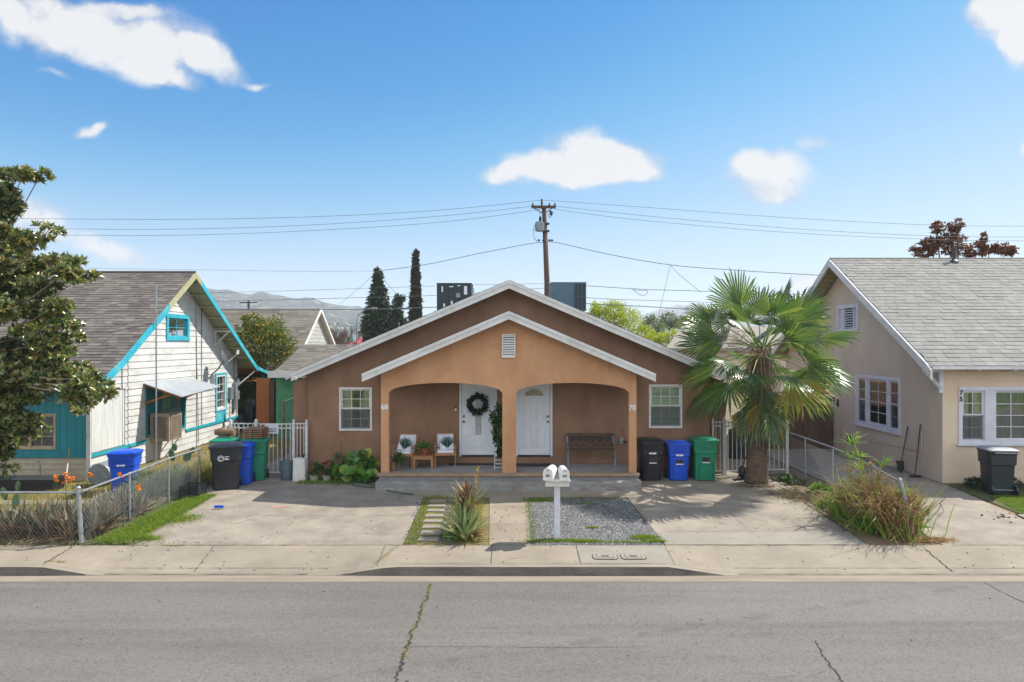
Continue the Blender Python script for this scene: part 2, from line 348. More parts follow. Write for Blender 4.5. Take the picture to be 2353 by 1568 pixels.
def mth(op,a,b=None,clamp=False):
    m=N('ShaderNodeMath'); m.operation=op; m.use_clamp=clamp
    for i,v in enumerate((a,b)):
        if v is None: continue
        if hasattr(v,'is_output'): Lk(v,m.inputs[i])
        else: m.inputs[i].default_value=v
    return m.outputs[0]
ay=mth('MAXIMUM',mth('ABSOLUTE',sep.outputs[1]),.05)
u=mth('DIVIDE',sep.outputs[0],ay); v=mth('DIVIDE',sep.outputs[2],ay)
cb=N('ShaderNodeCombineXYZ'); Lk(u,cb.inputs[0]); Lk(v,cb.inputs[1])
wn=N('ShaderNodeTexNoise'); wn.inputs['Scale'].default_value=7; wn.inputs['Detail'].default_value=6; Lk(cb.outputs[0],wn.inputs['Vector'])
wsub=N('ShaderNodeVectorMath'); wsub.operation='SUBTRACT'; Lk(wn.outputs['Color'],wsub.inputs[0]); wsub.inputs[1].default_value=(.5,.5,.5)
wsc=N('ShaderNodeVectorMath'); wsc.operation='SCALE'; wsc.inputs['Scale'].default_value=.075; Lk(wsub.outputs[0],wsc.inputs[0])
wad=N('ShaderNodeVectorMath'); Lk(cb.outputs[0],wad.inputs[0]); Lk(wsc.outputs[0],wad.inputs[1])
# cloud puffs: survey x, y, half-width, half-height, tilt(deg), density
CL=[(330,95,190,85,-14,1.15),(180,60,190,60,-20,1.05),(60,40,150,70,-25,1.0),(470,140,110,34,-20,1.1),(330,160,60,42,10,.85),(395,185,65,14,-12,.75),(240,5,140,22,-8,.55),
    (290,10,90,16,-15,.5),(125,158,60,11,-10,.5),(215,298,52,17,4,.85),(245,288,22,14,0,.6),(590,187,34,11,0,.55),
    (1345,350,110,62,-4,1.3),(1240,385,110,40,0,1.1),(1150,397,60,22,6,.9),(1440,365,90,50,-6,1.15),(1380,400,130,32,0,1.1),
    (1770,405,105,58,0,1.0),(1740,385,60,40,0,.8),(1775,455,55,32,0,.7),(1870,345,50,20,0,.65),
    (2320,55,95,75,-25,1.3),(2290,20,80,50,0,1.0),(2345,120,50,50,0,1.1),(2352,330,14,24,0,.6),
    (80,495,100,50,-12,1.0),(250,570,130,32,-14,.9),(1860,650,110,34,0,.9),(1965,458,45,8,0,.35),(2120,187,35,8,0,.25),(2300,250,50,9,0,.25),(2060,585,60,14,0,.35)]
acc=None
for (px,py,rx,ry,ang,dn) in CL:
    mp=N('ShaderNodeMapping'); mp.vector_type='TEXTURE'; mp.inputs['Location'].default_value=((px-CX)/F,(HY-py)/F,0)
    mp.inputs['Rotation'].default_value=(0,0,R(ang)); mp.inputs['Scale'].default_value=(rx*1.25/F,ry*1.25/F,1); Lk(wad.outputs[0],mp.inputs['Vector'])
    ln=N('ShaderNodeVectorMath'); ln.operation='LENGTH'; Lk(mp.outputs[0],ln.inputs[0])
    f=mth('MULTIPLY',mth('SUBTRACT',1.0,ln.outputs['Value'],True),dn*1.5)
    acc=f if acc is None else mth('ADD',acc,f)
wn2=N('ShaderNodeTexNoise'); wn2.inputs['Scale'].default_value=22; wn2.inputs['Detail'].default_value=7; wn2.inputs['Roughness'].default_value=.6; Lk(wad.outputs[0],wn2.inputs['Vector'])
wn4=N('ShaderNodeTexNoise'); wn4.inputs['Scale'].default_value=55; wn4.inputs['Detail'].default_value=8; wn4.inputs['Roughness'].default_value=.65; Lk(cb.outputs[0],wn4.inputs['Vector'])
dens=mth('SUBTRACT',mth('MULTIPLY',acc,mth('ADD',mth('MULTIPLY',wn2.outputs[0],2.1),.2)),mth('MULTIPLY',mth('SUBTRACT',wn4.outputs[0],.35),.55))
mr=N('ShaderNodeMapRange'); mr.interpolation_type='SMOOTHSTEP'; mr.inputs['From Min'].default_value=.04; mr.inputs['From Max'].default_value=1.55; Lk(dens,mr.inputs['Value'])
cbg=N('ShaderNodeBackground'); cbg.inputs[1].default_value=.375
cr=N('ShaderNodeValToRGB'); cr.color_ramp.elements[0].color=C('#c3d0e6'); cr.color_ramp.elements[1].color=C('#ffffff'); cr.color_ramp.elements[1].position=.75
wn3=N('ShaderNodeTexNoise'); wn3.inputs['Scale'].default_value=11; wn3.inputs['Detail'].default_value=5; Lk(wad.outputs[0],wn3.inputs['Vector'])
Lk(mth('ADD',mth('MULTIPLY',dens,.42),mth('MULTIPLY',mth('SUBTRACT',wn3.outputs[0],.42),2.2)),cr.inputs[0]); Lk(cr.outputs[0],cbg.inputs[0])
ms=N('ShaderNodeMixShader'); Lk(mth('MULTIPLY',mr.outputs[0],.97),ms.inputs[0]); Lk(bg.outputs[0],ms.inputs[1]); Lk(cbg.outputs[0],ms.inputs[2])
# unseen bright clouds added behind the viewpoint to lift the shaded fronts
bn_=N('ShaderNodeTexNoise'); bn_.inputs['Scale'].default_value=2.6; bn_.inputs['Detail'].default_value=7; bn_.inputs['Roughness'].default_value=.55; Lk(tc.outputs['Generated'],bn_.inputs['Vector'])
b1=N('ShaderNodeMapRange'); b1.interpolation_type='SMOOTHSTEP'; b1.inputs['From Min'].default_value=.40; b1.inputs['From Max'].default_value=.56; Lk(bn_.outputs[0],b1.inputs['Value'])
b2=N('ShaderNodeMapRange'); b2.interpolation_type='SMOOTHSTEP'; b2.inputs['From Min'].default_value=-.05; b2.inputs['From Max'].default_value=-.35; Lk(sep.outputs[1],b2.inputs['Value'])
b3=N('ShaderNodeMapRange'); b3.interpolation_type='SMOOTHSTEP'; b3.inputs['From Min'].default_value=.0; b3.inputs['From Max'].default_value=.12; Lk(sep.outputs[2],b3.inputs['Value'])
bbg=N('ShaderNodeBackground'); bbg.inputs[1].default_value=BACK_FILL; bbg.inputs[0].default_value=(.93,.965,1,1)
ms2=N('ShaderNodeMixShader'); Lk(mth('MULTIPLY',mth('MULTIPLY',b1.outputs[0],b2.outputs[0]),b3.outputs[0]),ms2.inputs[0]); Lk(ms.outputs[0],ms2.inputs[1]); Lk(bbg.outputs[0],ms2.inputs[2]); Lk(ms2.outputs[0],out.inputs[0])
scene.view_settings.view_transform='Standard'; scene.view_settings.look='None'; scene.view_settings.exposure=1.22; scene.view_settings.gamma=1
scene.cycles.use_denoising=True; scene.cycles.volume_bounces=1; scene.cycles.max_bounces=8
scene.cycles.transparent_max_bounces=16
# ================================================================ ground, road, pavement
def strip(x0,x1,ys,dz,xs=None):
    mb=MB(); xs=xs or [x0,x1]
    for a,b in zip(ys,ys[1:]):
        for c,d in zip(xs,xs[1:]): mb.face([(c,a,gz(a)+dz),(d,a,gz(a)+dz),(d,b,gz(b)+dz),(c,b,gz(b)+dz)])
    return mb
mb=MB(); ys=[-50,-4,-2.9,-2.6,11.5,12.05,13.2,15,17.2,19,40,200,1500,2850]; zz=[-.24,-.24,-.45,-.5,-.5,-.48,-.27,-.14,-.03,-.03,-.03,-.03,-.03,-.03]
for (a,za),(b,zb) in zip(list(zip(ys,zz)),list(zip(ys,zz))[1:]):
    mb.face([(-2580,a,za),(2580,a,za),(2580,b,zb),(-2580,b,zb)])
tag(mb.build('ground',M['dirt']),kind='structure')
tag(strip(-120,120,[-2.5,1,4.5,8,11.65],0).build('road',M['asphalt']),kind='structure')
# kerb height along the street: 1 = full kerb, 0 = dropped
def kh(x):
    def f(a,b): return min(1,max(0,(x-a)/(b-a)))
    return max(1-f(-8.3,-7.4), min(f(-3.1,-2.15),1-f(2.75,3.75)), f(19,20))
xs=sorted(set([-120,-40,-25]+[round(-16+i*.25,3) for i in range(145)]+[25,40,120]))
mb=MB(); mk2=MB(); mg=MB()
for c,d in zip(xs,xs[1:]):
    zc=-.375+.145*kh(c); zd=-.375+.145*kh(d)
    if abs(c)<100 or 1:
        mb.face([(c,12.15,zc+.002),(d,12.15,zd+.002),(d,12.75,(zd-.2*1.33)/2.33+.0),(c,12.75,(zc-.2*1.33)/2.33)])
        mb.face([(c,12.75,(zc-.2*1.33)/2.33),(d,12.75,(zd-.2*1.33)/2.33),(d,13.2,-.2),(c,13.2,-.2)])
        mk2.face([(c,12.02,zc-.004),(d,12.02,zd-.004),(d,12.15,zd),(c,12.15,zc)])
        mk2.face([(c,12.0,-.40),(d,12.0,-.40),(d,12.02,zd-.004),(c,12.02,zc-.004)])
        mg.face([(c,11.65,-.366),(d,11.65,-.366),(d,12.0,-.381),(c,12.0,-.381)])
tag(mb.build('sidewalk',M['sidewalk']),kind='structure')
kerb=mk2.build('kerb',[M['curb'],M['sidewalk']]); tag(kerb,kind='structure')
for p in kerb.data.polygons:
    if p.normal.z>.5: p.material_index=1
tag(mg.build('gutter',M['gutter']),kind='structure')
# drive ways and paths
def patch(poly, dz=.0, n=10):
    """polygon (x,y) list of 4 corners, draped over the ground"""
    mb=MB(); a,b,c,d=[Vector(p) for p in poly]
    def pt(u,v): q=(a*(1-u)+b*u)*(1-v)+(d*(1-u)+c*u)*v; return (q.x,q.y,gz(q.y)+dz)
    for i in range(n):
        for j in range(n): mb.face([pt(i/n,j/n),pt((i+1)/n,j/n),pt((i+1)/n,(j+1)/n),pt(i/n,(j+1)/n)])
    return mb
mb=patch([(-7.5,13.2),(-2.12,13.2),(-2.15,16.7),(-7.3,16.7)]); mb2=patch([(-7.9,16.7),(-2.15,16.7),(-2.15,19.3),(-7.9,19.3)])
mb.mesh(mb2.v,mb2.f); mb2=patch([(-7.5,19.3),(-5.9,19.3),(-5.9,27),(-7.5,27)]); mb.mesh(mb2.v,mb2.f)
tag(mb.build('left_driveway',M['concrete']),kind='structure')
mb=patch([(2.98,13.2),(6.9,13.2),(6.9,17.4),(2.75,17.4)]); mb2=patch([(3.3,17.4),(7.2,17.4),(7.2,19.3),(3.3,19.3)]); mb.mesh(mb2.v,mb2.f)
mb2=patch([(5.75,19.3),(8.0,19.3),(8.0,30),(5.75,30)]); mb.mesh(mb2.v,mb2.f)
tag(mb.build('right_driveway',M['concrete']),kind='structure')
tag(patch([(3.02,13.24),(6.88,13.24),(6.9,14.05),(3.0,13.95)],.004).build('driveway_patch',M['newcrete']),kind='structure')
mb=patch([(-.44,13.2),(.36,13.2),(.37,16.55),(-.54,16.55)]); mb2=patch([(-2.15,16.55),(2.8,16.55),(2.75,17.25),(-2.15,17.25)]); mb.mesh(mb2.v,mb2.f)
tag(mb.build('front_path',M['sidewalk']),kind='structure')
tag(patch([(8.35,13.2),(11.0,13.2),(11.35,17.9),(8.4,17.9)]).build('neighbour_driveway',M['concrete']),kind='structure')
tag(patch([(8.4,17.9),(11.36,17.9),(11.36,30),(8.4,30)]).build('side_path',M['concrete']),kind='structure')
tag(patch([(11.02,13.2),(16,13.2),(16,15.2),(11.25,15.2)]).build('far_driveway',M['concrete']),kind='structure')
tag(patch([(-2.12,13.2),(-.44,13.2),(-.54,16.55),(-2.15,16.55)],-.014).build('planting_bed',M['weeddirt']),kind='structure')
tag(patch([(.36,13.2),(2.98,13.2),(2.77,16.55),(.37,16.55)],-.014).build('gravel_bed',M['gravel']),kind='structure')
tag(patch([(-8.6,13.2),(-7.5,13.2),(-7.3,16.7),(-8.2,17.4)],-.01).build('grass_verge_soil',M['grassbase']),kind='structure')
tag(patch([(6.9,13.2),(8.35,13.2),(8.4,18.2),(6.9,18.2)],-.01).build('border_soil',M['dirt']),kind='structure')
tag(patch([(-24,13.2),(-8.6,13.2),(-8.2,18.4),(-24,18.4)],-.012).build('left_yard',M['weeddirt']),kind='structure')
tag(patch([(11.36,15.2),(24,15.2),(24,17.9),(11.36,17.9)],-.01).build('right_lawn_soil',M['grassbase']),kind='structure')
tag(patch([(-11.3,18.4),(-7.9,18.4),(-7.5,30),(-11.3,30)],-.012).build('side_yard',M['weeddirt']),kind='structure')
# far side of the street, seen in the window panes
tag(strip(-120,120,[-2.9,-2.5],.004).build('far_gutter',M['gutter']),kind='structure')
tag(strip(-120,120,[-4.2,-2.9],.004).build('far_sidewalk',M['sidewalk']),kind='structure')
M['lawn']=mk('lawn_green','#5f7040','#76804e',2,.95,.01,40,fine=.3,fs=30)
tag(strip(-120,120,[-50,-4.2],.004).build('far_lawn',M['lawn']),kind='structure')

def ribbon(mb, pts, w, dz=.004, jit=0, sub=1):
    P=[Vector(p) for p in pts]; Q=[]
    for a,b in zip(P,P[1:]):
        for k in range(sub):
            q=a.lerp(b,k/sub); 
            if jit: q=q+Vector((random.uniform(-jit,jit),random.uniform(-jit,jit),0))
            Q.append(q)
    Q.append(P[-1])
    L=[];Rr=[]
    for i,q in enumerate(Q):
        d=Q[min(i+1,len(Q)-1)]-Q[max(i-1,0)]; d.z=0; d.normalize(); s=Vector((-d.y,d.x,0))
        ww=w*(random.uniform(.4,1.3) if jit else 1)*.5
        a=q+s*ww; b=q-s*ww; L.append((a.x,a.y,q.z+dz)); Rr.append((b.x,b.y,q.z+dz))
    for i in range(len(Q)-1): mb.face([Rr[i],Rr[i+1],L[i+1],L[i]])
    return Q
def gpts(*pp): return [G(*p) for p in pp]
M['crack']=mk('crack_dark','#2d2a27','#3a352f',8,.95)
def crack(name,pts,w,jit,sub): 
    mb=MB(); ribbon(mb,[p+Vector((0,0,0)) for p in pts],w,.005,jit,sub); o=mb.build(name,M['crack']); tag(o,kind='structure'); return o
c1=gpts((990,1342),(985,1362),(970,1395),(963,1425),(945,1455),(935,1490),(928,1515),(918,1540),(908,1568),(900,1600))
crack('road_crack',c1,.035,.03,7)
crack('road_crack',gpts((940,1487),(1100,1487),(1250,1489),(1500,1487)),.006,.01,14)
crack('road_crack',gpts((1876,1474),(1885,1500),(1908,1530),(1935,1568),(1950,1590)),.022,.02,7)
crack('road_crack',gpts((2262,1339),(2300,1360),(2353,1385)),.02,.015,6)
def slab_joint(y_or_pts,w=.014,jit=.004,sub=10,name='slab_joint'):
    mb=MB(); ribbon(mb,y_or_pts,w,.006,jit,sub); tag(mb.build(name,M['joint']),kind='structure')
def sw(x,y):   # height on the sidewalk sheet
    zc=-.375+.145*kh(x); zm=(zc-.2*1.33)/2.33
    if y>=12.75: return zm+(-.2-zm)*(y-12.75)/.45
    return zc+.002+(zm-zc-.002)*(y-12.15)/.6
def swp(x0,y0,x1,y1,n=8): return [Vector((x0+(x1-x0)*i/n,y0+(y1-y0)*i/n,sw(x0+(x1-x0)*i/n,y0+(y1-y0)*i/n))) for i in range(n+1)]
for x in (-13.2,-10.2,-5.75,-2.45,-.38,1.24,2.95,11.6): slab_joint(swp(x,13.18,x*.985,12.17),.012,.006,3)
slab_joint(swp(-8.45,13.2,-8.35,12.17),.03,.02,3); slab_joint(swp(7.9,13.0,7.85,12.17),.025,.02,3)
slab_joint([Vector((x,13.2,gz(13.2)+.001)) for x in np.arange(-8.4,8.2,.5)],.016,.006,3)
slab_joint([Vector((x,13.2,gz(13.2)+.001)) for x in np.arange(8.5,13,.5)],.012,.006,3)
slab_joint([Vector((x,12.3,sw(x,12.3))) for x in np.arange(-7.3,-3.2,.4)],.01,.004,3)
slab_joint([Vector((x,12.19,sw(x,12.19))) for x in np.arange(-2,3,.4)],.008,.004,3)
slab_joint([Vector((x,12.3,sw(x,12.3))) for x in np.arange(4,14,.5)],.01,.004,3)
slab_joint([Vector((x,12.05,-.372+.143*kh(x))) for x in np.arange(-7.2,-3.2,.4)],.02,.004,3)
slab_joint([Vector((x,12.05,-.372+.143*kh(x))) for x in np.arange(4,16,.4)],.02,.004,3)
for y in (14.5,15.75): slab_joint([Vector((-.5,y,gz(y))),Vector((.36,y,gz(y)))],.012,.003,6)
slab_joint([Vector((-7.4,15.1,gz(15.1))),Vector((-2.15,15.1,gz(15.1)))],.007,.01,26)
slab_joint([Vector((-4.7,13.2,gz(13.2))),Vector((-4.72,16.7,gz(16.7)))],.006,.01,20)
slab_joint([Vector((6.9,13.3,gz(13.3)+.012)),Vector((6.9,17.4,gz(17.2)+.012))],.03,.006,20)
slab_joint([Vector((4.9,14.1,gz(14.1))),Vector((4.85,17.4,.0))],.006,.01,20)
slab_joint([Vector((3.0,13.97,gz(13.97)+.004)),Vector((6.9,14.07,gz(14.07)+.004))],.008,.006,20)
slab_joint([Vector((-2.1,16.75,gz(16.75))),Vector((-7.3,16.8,gz(16.8)))],.008,.01,24)
# paint scuffs and tyre marks on the drives
M['scuff']=mk('chalky_scuff','#b3a898','#a3907e',9,.95); M['pinkmark']=mk('faded_pink_chalk','#ad8478','#a07c6c',9,.95)
def mark(name,pts,w,mat):
    mb=MB(); ribbon(mb,pts,w,.005,.02,9); tag(mb.build(name,M[mat]),kind='structure')
mark('concrete_scuff',gpts((535,1203),(580,1190),(610,1184)),.05,'scuff'); mark('concrete_scuff',gpts((560,1196),(600,1192)),.04,'scuff'); mark('pink_chalk',gpts((625,1167),(665,1163)),.16,'pinkmark'); mark('concrete_scuff',gpts((735,1195),(768,1194)),.03,'scuff')
# small clods, leaves and debris lying about
mb=MB()
for _ in range(230):
    x=random.uniform(-9,13); y=random.choice([random.uniform(6,11.5),random.uniform(12.2,13.2),random.uniform(12.2,13.2)])
    if y>12: z=sw(x,y)+.002
    else: z=gz(y)
    s=random.uniform(.003,.011); mb.box(-s*1.6,s*1.6,-s,s,0,s*.6,Matrix.Translation((x,y,z))@Matrix.Rotation(random.uniform(0,3),4,'Z'))
for _ in range(160):
    x=random.choice([random.uniform(-7.2,-2.2),random.uniform(3.1,6.8),random.uniform(-.4,.3)]); y=random.uniform(13.3,17.1); s=random.uniform(.003,.012); mb.box(-s*1.6,s*1.6,-s,s,0,s*.5,Matrix.Translation((x,y,gz(y)+.001))@Matrix.Rotation(random.uniform(0,3),4,'Z'))
tag(mb.build('leaf_litter',M['bark']),'tiny dry leaf scraps and twigs scattered over the sidewalk and road','litter',kind='stuff')
mb=MB()
for _ in range(26):
    p=G(random.gauss(2300,28),random.gauss(1186,6)); s=random.uniform(.006,.03)
    mb.sphere(p+Vector((0,0,s*.3)),s,7,(1.3,1,.6))
tag(mb.build('dirt_clods',M['bark']),'dark clods of dirt scattered on the neighbouring driveway by the slate cart','dirt',kind='stuff')
# concrete meter pad with two utility covers
pad=thing('meter_box_pad','pale concrete panel holding the utility box covers in the sidewalk','utility pad',(2.05,12.68,-.2))
mb=MB()
for c,d in ((1.24,2.95),):
    n=8
    for i in range(n):
        a=c+(d-c)*i/n; b=c+(d-c)*(i+1)/n
        for y0,y1 in ((12.17,12.75),(12.75,13.16)): mb.face([(a,y0,sw(a,y0)+.004),(b,y0,sw(b,y0)+.004),(b,y1,sw(b,y1)+.004),(a,y1,sw(a,y1)+.004)])
mb.build('panel',M['newcrete'],pad)
for k,px in enumerate((1390,1455)):
    c=G(px,1280); zt=sw(c.x,c.y)+.006
    t=thing('utility_cover',['rounded concrete utility box cover, the one nearer the mailboxes','rounded concrete utility box cover, the one nearer the palm tree'][k],'utility cover',(c.x,c.y,zt),group='utility covers set in the sidewalk pad')
    def rr(hx,hy,r,z,n=5): return [Vector((c.x+sx*(hx-r)+r*math.cos(a),c.y+sy*(hy-r)+r*math.sin(a),z)) for sx,sy,a0 in ((1,1,0),(-1,1,90),(-1,-1,180),(1,-1,270)) for a in [R(a0+90*i/n) for i in range(n+1)]]
    mb=MB(); mb.loft([rr(.235,.17,.09,zt),rr(.23,.165,.09,zt+.006)]); mb.build('frame',M['joint'],t)
    mb=MB(); mb.loft([rr(.222,.157,.085,zt+.004),rr(.22,.155,.085,zt+.009)]); mb.build('collar',M['newcrete'],t)
    mb=MB(); mb.loft([rr(.155,.11,.03,zt+.007),rr(.155,.11,.03,zt+.0105)]); mb.build('gap',M['joint'],t)
    mb=MB(); mb.loft([rr(.145,.102,.03,zt+.009),rr(.145,.102,.03,zt+.013)]); mb.build('lid',M['newcrete'],t)
    mb=MB(); mb.box(c.x-.07,c.x+.07,c.y-.045,c.y+.045,zt+.012,zt+.016)
    mb.build('reader_plate',mk('rusty_plate','#6b4f42','#54423a',20,.8),t)
# gravel stones (largest ones modelled), one mass
n=14000; X=rng.uniform(.4,2.95,n); Y=rng.uniform(13.25,16.5,n); k=X<2.97-(Y-13.2)*.06; X=X[k];Y=Y[k]; n=len(X)
Zg=np.array([gz(y) for y in Y])-.008; s=rng.uniform(.008,.022,n)
base=np.array([[1,0,0],[0,1,0],[-1,0,0],[0,-1,0],[0,0,.9],[0,0,-.6]]); V=base[None]*s[:,None,None]*rng.uniform(.6,1.3,(n,6,1)); a=rng.uniform(0,6,n)
ca,sa=np.cos(a)[:,None],np.sin(a)[:,None]; V=np.stack([V[...,0]*ca-V[...,1]*sa,V[...,0]*sa+V[...,1]*ca,V[...,2]],-1)+np.stack([X,Y,Zg],1)[:,None,:]
T=np.array([[0,1,4],[1,2,4],[2,3,4],[3,0,4]]); T=(T[None]+(np.arange(n)*6)[:,None,None]).reshape(-1,3)
M['stones']=island('grey_stones',['#2e2e30','#6b6b6a','#4a4a4a','#9a9995','#595856','#7d7c79'],.9,fine=.1)
tag(npmesh('gravel',V.reshape(-1,3),T,M['stones']),'loose blue grey crushed stone filling the bed behind the mailboxes','gravel',kind='stuff')

# ---------------------------------------------------------------- grass
M['grass']=leafmat('grass_blades',['#416014','#608420','#869a30','#4f7018','#9aa048','#739028'],.6,.4,spec=.2)
M['drygrass']=leafmat('dry_grass_blades',['#8f8a3f','#b09c58','#6e7a2c','#c0ac70'],.7,.35,spec=.1)
M['weedmix']=leafmat('mixed_weed_blades',['#5d7a20','#8a9234','#b0a050','#4f6a1c','#a8a85a'],.6,.35,spec=.1)
def grass(name,label,regs,mat,L=(.05,.12),wd=.008,kind='stuff',cat_='grass'):
    P=[];
    for fn,n in regs:
        for _ in range(n):
            x,y=fn(); P.append((x,y,gz(y)-.012))
    P=np.array(P); n=len(P); D=np.stack([rng.normal(0,.35,n),rng.normal(0,.35,n),np.ones(n)],1)
    B=np.stack([rng.normal(0,.8,n),rng.normal(0,.8,n),-np.ones(n)*.25],1)
    o=npmesh(name,*bladegeo(P,D,B,rng.uniform(L[0],L[1],n),wd),mat); tag(o,label,cat_,kind=kind); return o
def quadfn(a,b,c,d):
    def f():
        u,v=random.random(),random.random(); x=(a[0]*(1-u)+b[0]*u)*(1-v)+(d[0]*(1-u)+c[0]*u)*v; y=(a[1]*(1-u)+b[1]*u)*(1-v)+(d[1]*(1-u)+c[1]*u)*v; return x,y
    return f
def blob(px,py,rx,ry):
    def f():
        p=G(px,py); return p.x+random.gauss(0,rx*.5),p.y+random.gauss(0,ry*.5)
    return f
grass('grass','bright green grass strip between the left driveway and the chain link fence',[(quadfn((-8.15,13.3),(-7.42,13.22),(-7.28,16.7),(-7.75,16.6)),13000),(quadfn((-7.55,13.25),(-7.3,13.22),(-7.22,16.7),(-7.4,16.6)),700),(blob(420,1195,.35,.35),700),(blob(300,1240,.5,.12),2500)],M['grass'],(.06,.17))
grass('grass','green grass growing over the gravel edge around the mailbox post',[(blob(1300,1243,.6,.06),1300),(blob(1340,1245,.4,.07),900),(blob(1480,1236,.25,.13),1700),(blob(1505,1245,.2,.06),600),(blob(1440,1247,.6,.04),400),(blob(1240,1150,.35,.15),900),(blob(1360,1213,.12,.05),260),(blob(1350,1158,.3,.1),160),(blob(1245,1245,.3,.05),500),(quadfn((.3,13.3),(.5,13.3),(.48,16.4),(.3,16.4)),700),(quadfn((.5,16.2),(2.7,16.2),(2.6,16.6),(.5,16.6)),500)],M['grass'],(.03,.09))
grass('grass','thin mixed weeds between the stepping stones beside the left driveway',[(quadfn((-2.1,13.3),(-1.85,13.3),(-1.95,16.4),(-2.12,16.4)),5200),(quadfn((-1.9,13.3),(-.6,13.3),(-.7,16.4),(-2.0,16.4)),2200),(blob(1000,1142,.35,.15),700),(quadfn((-1.4,13.4),(-.6,13.4),(-.7,16.4),(-1.4,16.4)),3200)],M['weedmix'],(.02,.06),.007)
grass('grass','green grass and weeds under the broad leaved plants by the porch',[(quadfn((-5.7,17.9),(-4.2,17.9),(-4.2,18.8),(-5.7,18.9)),3200),(blob(750,1103,.6,.1),1200)],M['grass'],(.04,.12))
grass('grass','small sunlit lawn at the edge of the neighbouring driveway',[(quadfn((11.4,15.3),(13.4,15.3),(13.4,16.7),(11.7,16.7)),12000)],M['grass'],(.03,.07))
grass('grass','grass and weeds along the sidewalk cracks and the back edge',[(blob(400,1254,.2,.02),260),(blob(455,1253,.15,.015),90),(blob(130,1290,.22,.03),120),(quadfn((-7.4,13.19),(-2.2,13.19),(-2.2,13.22),(-7.4,13.22)),160),(quadfn((-2.5,12.2),(-2.44,12.2),(-2.1,13.3),(-2.2,13.3)),260)],M['drygrass'],(.015,.05),.006)
P=[]
for a,b in zip(c1[:6],c1[1:7]):
    for _ in range(90): q=a.lerp(b,random.random()); P.append((q.x+random.gauss(0,.018),q.y+random.gauss(0,.02),q.z))
P=np.array(P); n=len(P)
tag(npmesh('crack_weeds',*bladegeo(P,np.stack([rng.normal(0,.8,n),rng.normal(0,.8,n),np.ones(n)*.6],1),np.stack([rng.normal(0,1,n),rng.normal(0,1,n),-np.ones(n)*.3],1),rng.uniform(.015,.04,n),.008),M['drygrass']),'mossy weeds growing along the long crack in the road','weeds',kind='stuff')
grass('dry_grass','dry yellow grass and weeds in the yard behind the left fence',[(quadfn((-16,13.4),(-8.7,13.4),(-8.3,18.2),(-16,18.2)),9000),(quadfn((-11.2,18.4),(-8,18.4),(-7.8,29),(-11.2,29)),5000)],M['drygrass'],(.05,.16),.012)
mbp=MB()
for _ in range(900):
    y=random.uniform(13.3,16.4); x=-1.66-.039*(y-13.5)+random.choice([-1,1])*random.uniform(.18,.5); s_=random.uniform(.008,.022); mbp.box(-s_,s_,-s_*.8,s_*.8,0,s_,Matrix.Translation((x,y,gz(y)-.014))@Matrix.Rotation(random.random()*3,4,'Z'))
tag(mbp.build('gravel',M['stones']),'scattered grey stones around the stepping stones','gravel',kind='stuff')
# stepping stones
for k in range(8):
    y=13.55+k*.385; x=-1.66-.015*k; w=.2+.02*random.random()
    mb=MB(); mb.prism([(x-w,y-.1+random.uniform(-.02,.02),gz(y)-.02),(x+w,y-.1,gz(y)-.02),(x+w-.01,y+.1,gz(y)-.02),(x-w+.02,y+.1+random.uniform(-.02,.02),gz(y)-.02)],(0,0,.035))
    o=mb.build('stepping_stone',M['newcrete'],bevel=.008); tag(o,['flat pale stepping stone nearest the sidewalk beside the driveway','second stepping stone from the sidewalk','third stepping stone from the sidewalk','fourth stepping stone from the sidewalk','fifth stepping stone from the sidewalk','sixth stepping stone from the sidewalk','seventh stepping stone, last but one before the porch','shaded stepping stone nearest the porch'][k],'stepping stone','stepping stones beside the left driveway')
# ================================================================ building helpers
Zv=Vector((0,0,1))
def FR(O,U,N): return (Vector(O),Vector(U),Vector(N))
def fp(fr,u,w,n): return fr[0]+fr[1]*u+fr[2]*n+Zv*w
def solid(ext0,ext1,z0,z1,holes):
    a0,b0=ext0;a1,b1=ext1; hs=sorted([h for h in holes if h[2]<=z0+1e-4 and h[3]>=z1-1e-4])
    segs=[]; l0,l1=a0,a1
    for h in hs: segs.append((l0,h[0],l1,h[0])); l0=l1=h[1]
    segs.append((l0,b0,l1,b1)); return [s for s in segs if s[1]-s[0]>1e-4 or s[3]-s[2]>1e-4]
def wallsheet(mb,fr,cuts,ext,holes=(),reveal=.1):
    zs=sorted(set([round(c,4) for c in cuts]+[round(x,4) for h in holes for x in h[2:4]])); zs=[z for z in zs if cuts[0]<=z<=cuts[-1]]
    for z0,z1 in zip(zs,zs[1:]):
        for p,q,r,s in solid(ext(z0),ext(z1),z0,z1,holes): mb.face([fp(fr,p,z0,0),fp(fr,q,z0,0),fp(fr,s,z1,0),fp(fr,r,z1,0)])
    for u0,u1,w0,w1 in holes:
        d=-reveal; c=[(u0,w0),(u1,w0),(u1,w1),(u0,w1)]
        for (a,b),(e,f) in zip(c,c[1:]+c[:1]): mb.face([fp(fr,a,b,0),fp(fr,e,f,0),fp(fr,e,f,d),fp(fr,a,b,d)])
